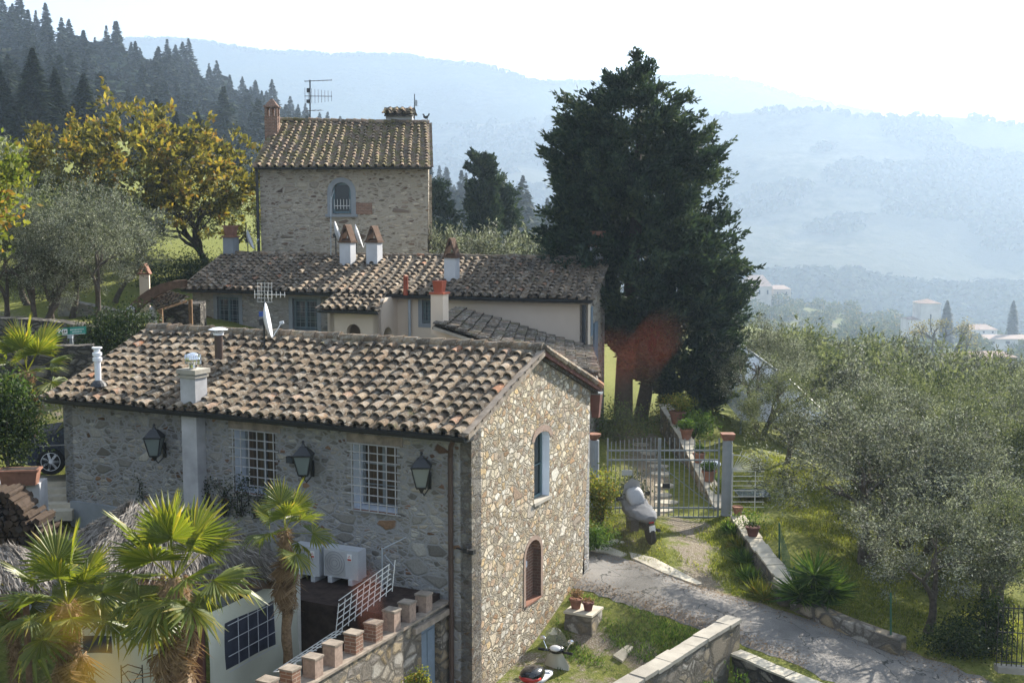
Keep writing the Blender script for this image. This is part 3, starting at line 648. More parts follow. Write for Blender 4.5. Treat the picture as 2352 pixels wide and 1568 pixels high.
for k in range(9):
    a = FP(.0, FWR + (FW - FWR) * k / 9, roofz(FWR + (FW - FWR) * k / 9) + .10); b = FP(.0, FWR + (FW - FWR) * (k + 1.1) / 9, roofz(FWR + (FW - FWR) * (k + 1.1) / 9 - .001) + .07)
    mb.tube([a, b], [.085, .1], 8, 1)
for w0, w1 in ((FWR, FW),):
    a, b = FP(.02, w0, roofz(w0) - .04), FP(.02, w1, roofz(w1) - .04); mb.obox((a + b) / 2, (b - a) / 2, e1 * .06, Vector((0, 0, .05)), 2)
mb.build('verge', ['wood_grey', 'tile_warm', 'dark_red'], house)
gutter('gutter', FP(-.02, -.10, ZE - .03), FP(FL + .05, -.10, ZE - .03), house, .085)
mb = MB(); mb.obox(FP(FL / 2, .12, ZE - .1), e1 * (FL / 2 - .02), e2 * .2, Vector((0, 0, .05)), 0); mb.build('eave_board', ['black_iron'], house)
# downpipe
s, _ = FAC.sp(1040, 1200); mb = MB(); mb.tube([FAC.pt(s - .25, ZE - .12, -.42), FAC.pt(s - .1, ZE - .3, -.25), FAC.pt(s, ZE - .55, -.09), FAC.pt(s, .4, -.09)], .055, 10, 0)
for z in (5.2, 3.9, 2.6): mb.tube([FAC.pt(s, z, -.09), FAC.pt(s, z + .05, -.09)], .07, 10, 0)
mb.build('downpipe', ['pipe_brown'], house)
# windows with white iron grilles
for (a0, a1, z0, z1), nb in ((W1, 7), (W2, 8)):
    w = win_part(FAC, a0 + .02, a1 - .02, z0 + .02, z1 - .02, .38, house, 2, 3, 'grey_paint', 'curtain', .045)
    g = MB(); ez = Vector((0, 0, 1)); L0, L1 = a0 - .1, a1 + .12
    for k in range(6): x = a0 + (a1 - a0) * k / 5.0; g.obox(FAC.pt(x, (z0 + z1) / 2, -.07), FAC.ex * .009, FAC.n * .009, ez * ((z1 - z0) / 2 + .03), 0)
    for k in range(nb + 1): z = z0 - .03 + (z1 - z0 + .06) * k / nb; g.obox(FAC.pt((L0 + L1) / 2, z, -.05), FAC.ex * ((L1 - L0) / 2), FAC.n * .009, ez * .010, 0)
    g.build('grille', ['grille_paint'], w)
    g = MB(); g.obox(FAC.pt((a0 + a1) / 2, z0 - .03, .14), FAC.ex * ((a1 - a0) / 2 - .01), FAC.n * .17, ez * .02, 0); g.build('sill', ['terracotta'], w)
    g = MB(); g.obox(FAC.pt((a0 + a1) / 2, z1 + .13, .05), FAC.ex * ((a1 - a0) / 2 + .15), FAC.n * .07, ez * .10, 0); g.build('lintel', ['wood_grey'], w)
# gable window and brick niche
w = win_part(GAB, GW[0] + .01, GW[1] - .01, gz0 + .02, gzs + .12, .20, house, 1, 2, 'teal_paint', 'glass_dark', .05); w['label'] = 'tall narrow arched window with open sash'
g = MB(); arch_trim(g, GAB, GW[0], GW[1], gz0, gzs, .17, .14, .05, 0, legs=False, proud=.015); g.build('brick_arch', ['brick_pink'], w)
g = MB(); g.obox(GAB.pt((GW[0] + GW[1]) / 2, gz0 - .03, .1), GAB.ex * ((GW[1] - GW[0]) / 2 + .04), GAB.n * .14, Vector((0, 0, .035)), 0); g.build('sill', ['concrete'], w)
mb = MB(); vs = [GAB.pt(a, z, .2) for a, z in nh]; mb.add(vs, [tuple(range(len(vs)))], 0)
o_n = mb.build('niche', ['brick'], house)
g = MB(); arch_trim(g, GAB, NI[0], NI[1], NI[2], nzs, NI[3] - nzs, .10, .3, 0, proud=.012); g.build('niche_trim', ['brick_pink'], o_n)
g = MB(); g.obox(GAB.pt((NI[0] + NI[1]) / 2, NI[2] - .005, .085), GAB.ex * ((NI[1] - NI[0]) / 2 - .002), GAB.n * .11, Vector((0, 0, .02)), 0); g.build('sill', ['terracotta'], o_n)
g = MB(); g.obox(GAB.pt((NI[0] + NI[1]) / 2, nzs - .25, .19), GAB.ex * .04, GAB.n * .02, Vector((0, 0, .07)), 0); g.build('niche_fitting', ['white_enamel'], o_n)
# external chimney breast with capped stack and turbine cowl
CHP = Plane(FAC.pt(0, 0, -.30), FAC.ex); s0, _ = CHP.sp(419, 1050); s1, _ = CHP.sp(453, 1050); sm = (s0 + s1) / 2; sw = abs(s0 - s1) / 2
ctop = P(444, 852, 27.2).z; cb = MB()
base = FAC.pt(sm, 0, -.10); cb.obox((base.x, base.y, (3.2 + ctop) / 2), FAC.ex * sw, FAC.n * .20, Vector((0, 0, (ctop - 3.2) / 2)), 0)
ch = cb.build('chimney', ['plaster_grey'], house)
cb = MB(); cb.obox((base.x, base.y, ctop + .05), FAC.ex * (sw + .06), FAC.n * .26, Vector((0, 0, .05)), 0); cb.obox((base.x, base.y, ctop - .06), FAC.ex * (sw + .03), FAC.n * .23, Vector((0, 0, .03)), 0); cb.build('cap', ['concrete'], ch)
cb = MB(); cb.lathe((base.x, base.y, ctop + .1), [(.09, 0), (.09, .12)], 14, 0); cb.ball((base.x, base.y, ctop + .32), (.18, .18, .15), 20, 10, 0)
for k in range(20): q = 2 * math.pi * k / 20; cb.obox((base.x + .165 * math.cos(q), base.y + .165 * math.sin(q), ctop + .32), (.02 * math.cos(q + .5), .02 * math.sin(q + .5), 0), (.003 * -math.sin(q), .003 * math.cos(q), 0), (0, 0, .11), 0)
cb.build('turbine_cowl', ['chrome'], ch)
# white flue
f0 = FP(9.9, .95, 0); zf = roofz(.95); f0 = P(225, 862, 28.3); top = P(225, 797, 28.3).z
cb = MB(); cb.lathe((f0.x, f0.y, zf - .05), [(.075, 0), (.075, top - zf - .28)], 14, 0)
h = top - zf - .28 + zf - .05; cb.lathe((f0.x, f0.y, h), [(.11, 0), (.11, .08), (.08, .09), (.08, .12), (.11, .13), (.11, .2), (.07, .21), (.07, .28), (.12, .3), (.12, .33)], 14, 0)
fl = cb.build('flue', ['white_enamel'], house, smooth=False); cb = MB(); cb.lathe((f0.x, f0.y, zf - .05), [(.2, 0), (.17, .07), (.09, .14)], 14, 0); cb.build('flashing', ['dark_metal'], fl)
# metal flue with rain cap
f0 = P(503, 820, 29.0); top = P(503, 756, 29.0).z; zf = f0.z - .25
cb = MB(); cb.lathe((f0.x, f0.y, zf), [(.10, 0), (.10, top - zf - .1)], 14, 0); fl = cb.build('flue', ['pipe_brown'], house)
cb = MB(); cb.lathe((f0.x, f0.y, top - .14), [(.13, 0), (.13, .05), (.15, .06)], 14, 0)
for k in range(3): q = 2.1 * k; cb.box((f0.x + .11 * math.cos(q), f0.y + .11 * math.sin(q), top - .04), (.015, .015, .12))
cb.lathe((f0.x, f0.y, top), [(.02, .05), (.14, .035), (.235, 0), (.235, -.012)][::-1], 18, 0); cb.build('rain_cap', ['white_enamel'], fl)
# lantern builder
def lantern(label, pos, rz, h=.7, group='wall lanterns along the front of the stone house'):
    t = thing('wall_lantern', label, 'lantern', pos, group); k = h / .7; x, y, z = pos
    b = MB(); w0, w1 = .10 * k, .19 * k
    for i, j in ((-1, -1), (1, -1), (1, 1), (-1, 1)):
        b.tube([(x + i * w0, y + j * w0, z - .42 * k), (x + i * w1, y + j * w1, z)], .014, 5, 0)
    b.taper((x, y, z - .45 * k), (w0 * 2, w0 * 2), (w0 * 2.2, w0 * 2.2), .04 * k, 0, 0); b.taper((x, y, z - .55 * k), (.03, .03), (.12 * k, .12 * k), .10 * k, 0, 0)
    b.taper((x, y, z - .01), (w1 * 2.2, w1 * 2.2), (w1 * 2.2, w1 * 2.2), .025 * k, 0, 0)
    b.build('frame', ['black_iron'], t)
    b = MB(); b.taper((x, y, z - .41 * k), (w0 * 1.85, w0 * 1.85), (w1 * 1.9, w1 * 1.9), .40 * k, 0, 0); b.build('glass', ['milk_glass'], t)
    b = MB(); b.taper((x, y, z + .02), (w1 * 2.1, w1 * 2.1), (.14 * k, .14 * k), .16 * k, 0, 0); b.taper((x, y, z + .18 * k), (.09 * k, .09 * k), (.05, .05), .06 * k); b.ball((x, y, z + .28 * k), .035 * k, 8, 6); b.build('roof_cap', ['dark_metal'], t)
    b = MB(); p = Vector(pos); q = p + FAC.n * .32; b.tube([p + Vector((0, 0, -.5 * k)), p + Vector((0, 0, -.62 * k)) + FAC.n * .1, q + Vector((0, 0, -.5 * k)), q + Vector((0, 0, -.2 * k)) + FAC.n * -.05], .014, 5, 0); b.obox(q + Vector((0, 0, -.35 * k)), FAC.ex * .04, FAC.n * .02, Vector((0, 0, .18 * k)), 0); b.build('bracket', ['black_iron'], t)
    return t
for u, v, lab in ((378, 998, 'dark iron lantern left of the grey chimney breast'), (718, 1038, 'dark iron lantern between the two grilled windows'), (987, 1064, 'dark iron lantern beside the brown downpipe near the corner')):
    s, z = FAC.sp(u, v); p = FAC.pt(s, z, -.34); lantern(lab, (p.x, p.y, p.z), th)
s, z = FAC.sp(676, 1053); p = FAC.pt(s, z, -.12); b = MB(); b.obox(p, FAC.ex * .10, FAC.n * .05, Vector((0, 0, .07)), 0); b.obox(p - FAC.n * .055, FAC.ex * .08, FAC.n * .006, Vector((0, 0, .05)), 1); b.tube([p, p + FAC.n * .12], .03, 6, 0)
tag(b.build('floodlight', ['black_iron', 'glass_blue'], None), 'small black floodlight between left grilled window and middle lantern', 'floodlight')
s, z = FAC.sp(1078, 1262); p = FAC.pt(s - .0, z, -.1); b = MB(); b.tube([p + FAC.n * .1 + FAC.ex * .3, p], .015, 6, 0); b.obox(p, e2 * -.10 + Vector((0, 0, .03)), e1 * .05, Vector((0, 0, .05)), 0); b.obox(p - e1 * .12, e2 * .06, e1 * .05, Vector((0, 0, .045)), 0)
tag(b.build('security_camera', ['black_iron'], None), 'small dark camera on a bracket at the house corner by the downpipe', 'camera')
# ================================================================ MIDDLE HOUSE
ML, MR = P(420, 660, 47.9), P(1360, 686, 41.5); ZM = (ML.z + MR.z) / 2; ML = Pz(420, 661, ZM); MR = Pz(1360, 686, ZM)
RR, RL = P(1396, 596, 45.9), P(515, 584, 51.5)
m1 = (ML - MR).normalized(); mid = thing('long_house', 'long low house with a shaded terracotta roof, part stone part cream plaster', 'house', (MR + ML) / 2 - Vector((0, 0, 4)))
m2 = Vector((-m1.y, m1.x, 0)); m2 = m2 if m2.y > 0 else -m2
MF = Plane(MR + m2 * .35 + m1 * .25 - Vector((0, 0, ZM)), m1)
sMid, _ = MF.sp(752, 720); Lm = (ML - MR).length - .45
def hole(u0, u1, v0, v1): return rect(*rectpx(MF, u0, u1, v0, v1))
Wm = [rectpx(MF, 499, 549, 682, 754), rectpx(MF, 672, 729, 686, 757), rectpx(MF, 970, 995, 688, 742)]
mb = MB(); panel(mb, MF, [(sMid, 2), (Lm, 2), (Lm, ZM - .1), (sMid, ZM - .1)], [rect(*Wm[0]), rect(*Wm[1])], .3, 0, 1)
mb2 = MF; panel(mb, MF, [(0, 2), (sMid, 2), (sMid, ZM - .1), (0, ZM - .1)], [rect(*Wm[2])], .3, 2, 1)
rd = Vector((RR.x - MR.x, RR.y - MR.y, 0)); MG = Plane(MF.pt(0, 0), rd); MG.n = m1.copy(); dl = rd.length
panel(mb, MG, [(0, 1.5), (dl - .4, 1.5), (dl - .4, RR.z - .15), (0, ZM - .0)], [], .3, 3, 1)
a, b_ = MF.pt(Lm, 0), RL; mb.add([(a.x, a.y, 3), (RL.x, RL.y, 3), (RL.x, RL.y, RL.z - .15), (a.x, a.y, ZM - .1)], [(0, 1, 2, 3)], 0)
mb.add([(RR.x - .1, RR.y, 1.5), (RL.x, RL.y, 3), (RL.x, RL.y, RL.z - .15), (RR.x - .1, RR.y, RR.z - .15)], [(0, 1, 2, 3)], 0)
b = mb.build('wall', ['stone_mid', 'grey_stone', 'plaster_cream', 'stone_tower'], mid)
mb = MB(); tiles(mb, [ML, MR, RL, RR], .36, .36, seed=21, r0=.095, r1=.075, pan=True); ridgecaps(mb, RL + Vector((0, 0, .03)), RR + Vector((0, 0, .03)), .11, m=0, mort=2)
mb.build('roof', ['tile_warm', 'tile_shadow', 'concrete'], mid)
gutter('gutter', MR - m2 * .07 + Vector((0, 0, -.06)), ML - m2 * .07 + Vector((0, 0, -.06)), mid, .10)
mb = MB(); mb.obox((ML + MR) / 2 + m2 * .16 - Vector((0, 0, .16)), (ML - MR) / 2 * .985, m2 * .16, Vector((0, 0, .05)), 0); mb.build('eave_board', ['wood_grey'], mid)
for k, (a0, a1, z0, z1) in enumerate(Wm):
    w = win_part(MF, a0 + .02, a1 - .02, z0 + .02, z1 - .02, .12, mid, 2, 3, 'teal_paint', 'glass_blue', .08)
    g = MB(); ez = Vector((0, 0, 1)); tw = .16
    for x0, x1, y0, y1 in ((a0 - tw, a0, z0 - tw, z1 + tw), (a1, a1 + tw, z0 - tw, z1 + tw), (a0, a1, z1, z1 + tw), (a0, a1, z0 - tw, z0)):
        g.obox(MF.pt((x0 + x1) / 2, (y0 + y1) / 2, .02), MF.ex * (x1 - x0) / 2, MF.n * .04, ez * (y1 - y0) / 2, 0)
    g.build('surround', ['grey_stone'], w)
    g = MB()
    for k2 in range(5): x = a0 + (a1 - a0) * (k2 + .5) / 5; g.obox(MF.pt(x, (z0 + z1) / 2, .02), MF.ex * .008, MF.n * .008, ez * (z1 - z0) / 2, 0)
    for k2 in range(6): z = z0 + (z1 - z0) * (k2 + .5) / 6; g.obox(MF.pt((a0 + a1) / 2, z, .0), MF.ex * (a1 - a0) / 2, MF.n * .008, ez * .008, 0)
    g.build('grille', ['grey_paint'], w)
# right gable shutters
for u0, u1, v0, v1 in ((1362, 1366, 705, 770),):
    s0, zt_ = MG.sp(u0, v0); s1, zb_ = MG.sp(u1, v1); g = MB(); g.obox(MG.pt((s0 + s1) / 2, (zt_ + zb_) / 2, -.02), MG.ex * max(.25, abs(s1 - s0) / 2), MG.n * .03, Vector((0, 0, abs(zt_ - zb_) / 2)), 0); g.build('shutter', ['blue_grey_wood'], mid)
s0, zt_ = MG.sp(1384, 700); g = MB(); g.obox(MG.pt(s0, 6.2, -.03), MG.ex * .45, MG.n * .04, Vector((0, 0, .75)), 0); g.build('shutter', ['blue_grey_wood'], mid)
sd_, _ = MF.sp(1343, 740); mb = MB(); mb.tube([MF.pt(sd_, ZM - .25, -.1), MF.pt(sd_, 5.6, -.1)], .07, 10, 0); mb.build('downpipe', ['dark_metal'], mid)
sd_, _ = MF.sp(944, 740); mb = MB(); mb.tube([MF.pt(sd_, ZM - .2, -.12), MF.pt(sd_, 4.6, -.12)], .055, 10, 0); mb.build('vent_pipe', ['pipe_zinc'], mid)
mb = MB(); mb.tube([MF.pt(sd_, ZM - .05, -.42), MF.pt(sd_, ZM + .65, -.42)], .09, 10, 0); mb.build('vent_pipe', ['rust_red'], mid, label='red upper end of the vent pipe')
# porch with arches
pL, pR = MF.sp(757, 740)[0], MF.sp(868, 740)[0]; pd = 1.6
PF = Plane(MF.pt(0, 0, -pd), m1); q0 = PF.sp(757, 740)[0]; q1 = PF.sp(868, 740)[0]; zpt = PF.sp(810, 712)[1]
ar = rectpx(PF, 796, 828, 744, 790); mb = MB()
panel(mb, PF, [(q1, 3), (q0, 3), (q0, zpt), (q1, zpt)], [arch(ar[0], ar[1], 3.05, ar[3] - .3, .3)], .25, 0, 0)
PS = Plane(PF.pt(q1, 0), m2); PS.n = m1.copy(); panel(mb, PS, [(0, 3), (pd, 3), (pd, ZM - .1), (0.6, ZM - .15), (0, zpt)], [arch(.45, 1.15, 3.05, zpt - 1.0, .35)], .2, 0, 0)
PSl = Plane(PF.pt(q0, 0), m2); PSl.n = -m1; panel(mb, PSl, [(0, 3), (pd, 3), (pd, ZM - .15), (0, zpt)], [], .2, 0, 0)
pc = MB(); 
po = mb.build('porch', ['plaster_cream'], mid)
mb = MB(); A_ = PF.pt(q0 + .3, zpt + .04, -.3); B_ = PF.pt(q1 - .15, zpt + .04, -.3); C_ = P(775, 676, A_.y + 1.4); D_ = P(880, 680, B_.y + 1.35); C_.z = D_.z = ZM - .08
tiles(mb, [A_, B_, C_, D_], .34, .34, seed=31, tshift=-.15); mb.build('porch_roof', ['tile_warm', 'tile_shadow'], po)
gutter('porch_gutter', A_ + Vector((0, 0, -.07)) - m2 * .05, B_ + Vector((0, 0, -.07)) - m2 * .05, po, .06)
# chimneys along the ridge
def gchim(parent, u, v0, v1, Y, w, top=True, m='plaster_white', capv=None, style='A'):
    b0 = P(u, v1, Y); t0 = P(u, v0, Y); c = MB(); c.box((b0.x, b0.y, (b0.z + t0.z) / 2 - .15), (w, w * .9, t0.z - b0.z + .3), -TM, 0); ch = c.build('chimney', [m], parent)
    k = MB(); ct = P(u, capv, Y).z; hh = ct - t0.z
    k.box((b0.x, b0.y, t0.z + .03), (w * 1.22, w * 1.1, .07), -TM, 0)
    if style == 'A':        # two leaning tiles over an open gap on each face
        ex_ = Vector((math.cos(-TM), math.sin(-TM), 0)); ey_ = Vector((-ex_.y, ex_.x, 0)); c0 = Vector((b0.x, b0.y, t0.z + .06))
        for sgn in (-1, 1):
            a = c0 + ex_ * sgn * w * .5; b = c0 + Vector((0, 0, hh - .06)) + ex_ * sgn * .04; k.obox((a + b) / 2, (b - a) / 2, ey_ * w * .46, (ex_ * sgn + Vector((0, 0, .4))).normalized() * .03, 0)
        k.tube([c0 + Vector((0, 0, hh - .05)) - ey_ * w * .5, c0 + Vector((0, 0, hh - .05)) + ey_ * w * .5], .07, 8, 0)
        k.box((b0.x, b0.y, t0.z + .12), (w * .9, w * .1, .1), -TM, 0)
    else:
        k.taper((b0.x, b0.y, t0.z + .06), (w * .72, w * .66), (w * .95, w * .9), hh * .85, -TM, 0); k.box((b0.x, b0.y, t0.z + hh * .9), (w * 1.1, w, .06), -TM, 0)
    k.build('cap', ['cap_brown' if style == 'A' else 'terracotta'], ch); return ch
gchim(mid, 799, 557, 597, 48.5, .50, capv=520); gchim(mid, 860, 557, 597, 48.2, .50, capv=523); gchim(mid, 1038, 592, 628, 45.2, .46, capv=551)
gchim(mid, 1372, 566, 590, 45.9, .46, capv=529, style='B'); gchim(mid, 531, 545, 580, 51.4, .50, m='grey_stone', capv=517, style='B')
# ================================================================ ANNEX (mono-pitch wing)
A0, A1, A2, A3 = P(995, 744, 36.7), P(1369, 864, 34.6), P(1046, 706, 43.0), P(1352, 797, 41.7)
A2.z = A0.z; A3.z = A1.z
annex = thing('plastered_wing', 'low wing with a mono-pitch tiled roof running down to the right', 'building', (A0 + A1) / 2 - Vector((0, 0, 3)))
mb = MB(); tiles(mb, [A1, A3, A0, A2], .36, .36, seed=41, tshift=-.1, r0=.10); mb.build('roof', ['tile_dark', 'tile_shadow'], annex)
AN = Plane(Vector((A0.x, A0.y, 0)) + Vector((0, .35, 0)), Vector((A1.x - A0.x, A1.y - A0.y, 0))); La = Vector((A1.x - A0.x, A1.y - A0.y)).length
mb = MB(); panel(mb, AN, [(.1, 2), (La - .4, 2), (La - .4, A1.z - .15), (.1, A0.z - .12)], [], .3, 0, 0)
for pa, pb, za, zb in ((A0, A2, A0.z, A2.z), (A1, A3, A1.z, A3.z)):
    q = .12 if pa is A0 else -.4; dx = Vector((A1.x - A0.x, A1.y - A0.y, 0)).normalized() * q
    mb.add([(pa.x + dx.x, pa.y + .4, 2), (pb.x + dx.x, pb.y, 2), (pb.x + dx.x, pb.y, zb - .12), (pa.x + dx.x, pa.y + .4, za - .12)], [(0, 1, 2, 3)], 0)
mb.build('wall', ['plaster_cream'], annex)
mb = MB(); mb.obox((A0 + A1) / 2 - Vector((0, 0, .12)), (A1 - A0) / 2, Vector((0, .05, 0)), Vector((0, 0, .05)), 0); mb.build('verge', ['concrete'], annex)
gutter('gutter', A1 + Vector((.08, -.1, -.03)), A3 + Vector((.08, 0, -.03)), annex, .08)
c = P(1010, 735, 37.6); t0 = P(1010, 675, 37.6); mb = MB(); mb.box((c.x, c.y, (c.z + t0.z) / 2 - .2), (.42, .42, t0.z - c.z + .5), -TM, 0); ch = mb.build('chimney', ['plaster_cream'], annex)
mb = MB(); mb.box((c.x, c.y, t0.z + .03), (.5, .5, .06), -TM, 0); mb.taper((c.x, c.y, t0.z + .06), (.26, .26), (.34, .34), .36, -TM, 0); mb.build('cap', ['rust_red'], ch)
# ================================================================ TOWER
TL, TR = P(586, 380, 53.4), P(989, 384, 53.0); TRL, TRR = P(640, 278, 58.0), P(986, 284, 57.6); TL.z = TR.z = (TL.z + TR.z) / 2
tower = thing('stone_tower', 'square rubble stone tower with a mossy tiled roof and one arched window', 'tower', (TL + TR) / 2 + Vector((0, 2, -7)))
TF = Plane(Vector((TL.x, TL.y, 0)) + Vector((.12, .35, 0)), TR - TL); Lt = (TR - TL).length - .25
wa = rectpx(TF, 763, 806, 419, 491); zs = TF.sp(785, 441)[1]
mb = MB(); panel(mb, TF, [(0, 4), (Lt - .12, 4), (Lt, TL.z - .1), (0, TL.z - .1)], [arch(wa[0], wa[1], wa[2], zs, wa[3] - zs)], .35, 0, 1)
tb = 8.6
for x0 in (0, Lt):
    a = TF.pt(x0, 0, 0); nn = -1 if x0 == 0 else 1
    k_ = -.10; mb.add([(a.x, a.y, 4), (a.x + k_ * tb, a.y + tb, 4), (a.x + k_ * tb, a.y + tb, TL.z - .1), (a.x + k_ * tb * .48, a.y + tb * .48, TRL.z - .15), (a.x, a.y, TL.z - .1)], [(0, 1, 2, 3, 4)], 0)
a, b_ = TF.pt(0, 0, tb), TF.pt(Lt, 0, tb); mb.add([(a.x - .86, a.y, 4), (b_.x - .86, b_.y, 4), (b_.x - .86, b_.y, TL.z - .1), (a.x - .86, a.y, TL.z - .1)], [(0, 1, 2, 3)], 0)
mb.build('wall', ['stone_tower', 'grey_stone'], tower)
mb = MB(); tiles(mb, [TL, TR, TRL, TRR], .365, .33, seed=51, r0=.085, r1=.07, jit=.7)
bk1, bk2 = TL + Vector((-.5, 9.3, 0)), TR + Vector((-.9, 9.3, 0)); tiles(mb, [bk2, bk1, TRR, TRL], .365, .36, seed=52)
ridgecaps(mb, TRL + Vector((0, 0, .03)), TRR + Vector((0, 0, .03)), .13, m=0, mort=1); mb.build('roof', ['tile_moss', 'tile_shadow'], tower)
gutter('gutter', TR + Vector((0.05, -.1, -.05)), TL + Vector((0, -.1, -.05)), tower, .10)
mb = MB(); p0 = TL + Vector((.02, .2, -.1)); mb.tube([p0, p0 + Vector((0, .1, -5.5))], .07, 8, 0); mb.build('downpipe', ['dark_metal'], tower)
w = win_part(TF, wa[0] + .01, wa[1] - .01, wa[2] + .02, wa[3] - .02, .16, tower, 1, 1, 'teal_paint', 'glass_dark', .09); w['label'] = 'arched window with a green frame and pale grille'
g = MB(); arch_trim(g, TF, wa[0], wa[1], wa[2] - .1, zs, wa[3] - zs, .22, .05, 0); g.obox(TF.pt((wa[0] + wa[1]) / 2, wa[2] - .08, .0), TF.ex * ((wa[1] - wa[0]) / 2 + .3), TF.n * .1, Vector((0, 0, .06)), 0); g.build('surround', ['grey_stone'], w)
g = MB()
for k in range(6): x = wa[0] + (wa[1] - wa[0]) * (k + .5) / 6; g.obox(TF.pt(x, wa[2] + .42, .12), TF.ex * .012, TF.n * .01, Vector((0, 0, .22)), 0)
g.obox(TF.pt((wa[0] + wa[1]) / 2, wa[2] + .35, .11), TF.ex * ((wa[1] - wa[0]) / 2 - .05), TF.n * .01, Vector((0, 0, .015)), 0); g.build('grille', ['white_paint'], w)
s0, s1, z0, z1 = rectpx(TF, 812, 855, 466, 492); g = MB(); g.obox(TF.pt((s0 + s1) / 2, (z0 + z1) / 2, .03), TF.ex * (s1 - s0) / 2, TF.n * .04, Vector((0, 0, (z1 - z0) / 2)), 0); g.build('brick_patch', ['brick'], tower)
# tower chimneys
c = P(626, 308, 56.7); zt_ = P(626, 268, 56.7).z; mb = MB(); mb.box((c.x, c.y, (c.z + zt_) / 2 - .3), (.60, .6, zt_ - c.z + .6), 0, 0); ch = mb.build('chimney', ['brick'], tower)
mb = MB()
for i in (-1, 0, 1):
    for j in (-1, 1): mb.box((c.x + i * .24, c.y + j * .24, zt_ + .2), (.1, .1, .42), 0, 0)
mb.box((c.x, c.y, zt_ + .44), (.7, .68, .06), 0, 0); mb.taper((c.x, c.y, zt_ + .47), (.6, .6), (.1, .1), .34, 0, 0); mb.build('cap', ['brick'], ch)
c = P(917, 283, 57.8); zt_ = P(917, 262, 57.8).z; mb = MB(); mb.box((c.x, c.y + .2, (c.z + zt_) / 2 - .3), (1.25, .7, zt_ - c.z + .6), 0, 0); ch = mb.build('chimney', ['plaster_grey'], tower)
mb = MB(); tiles(mb, [(c.x - .68, c.y - .35, zt_ - .0), (c.x + .68, c.y - .35, zt_ - .0), (c.x - .62, c.y + .3, zt_ + .3), (c.x + .62, c.y + .3, zt_ + .3)], .34, .3, seed=61); tiles(mb, [(c.x + .68, c.y + .95, zt_), (c.x - .68, c.y + .95, zt_), (c.x + .62, c.y + .3, zt_ + .3), (c.x - .62, c.y + .3, zt_ + .3)], .34, .3, seed=62)
mb.build('cap', ['tile_moss', 'tile_shadow'], ch)
# ================================================================ VEGETATION
rs = np.random.RandomState(42)
def unit(v): return v / np.maximum(np.linalg.norm(v, axis=-1, keepdims=True), 1e-9)
def leafset(C, L, Wd, out=None, bias=.5, rs_=None, tint=None, clump=None):
    r = rs_ or rs; n = len(C); D = unit(r.normal(size=(n, 3)))
    if out is not None: D = unit(D + out * bias)
    W = unit(np.cross(D, unit(r.normal(size=(n, 3)))))
    l = L * r.uniform(.6, 1.3, (n, 1)); w = Wd * r.uniform(.6, 1.3, (n, 1))
    return C, D * l / 2, W * w / 2, (tint if tint is not None else r.uniform(0, 1, n))
def grow(mb, p, d, L, r, lvl, tips, rg, spread=.7, up=.15, nseg=4, kids=(2, 3), shrink=.72, m=0, wig=.16):
    pts = [p]; rad = [r]; q = Vector(p); d = Vector(d).normalized()
    for i in range(nseg):
        d = (d + Vector((rg.gauss(0, wig), rg.gauss(0, wig), rg.gauss(0, wig) + up * .3))).normalized(); q = q + d * L / nseg; pts.append(q.copy()); rad.append(r * (1 - .38 * (i + 1) / nseg))
    mb.tube(pts, rad, 6 if lvl > 1 else 5, m, cap=False); tips.append((q.copy(), d.copy(), lvl))
    if lvl > 0:
        for k in range(rg.randint(*kids)):
            a = d.orthogonal().normalized(); a.rotate(Matrix.Rotation(rg.uniform(0, 6.28), 3, d)); nd = (d + a * rg.uniform(.5, 1.1) * spread + Vector((0, 0, up))).normalized()
            st = pts[-1] if k == 0 or rg.random() < .6 else pts[-2]
            grow(mb, st, nd, L * rg.uniform(.8, 1.0) * shrink, r * .6, lvl - 1, tips, rg, spread, up, nseg, kids, shrink, m, wig)
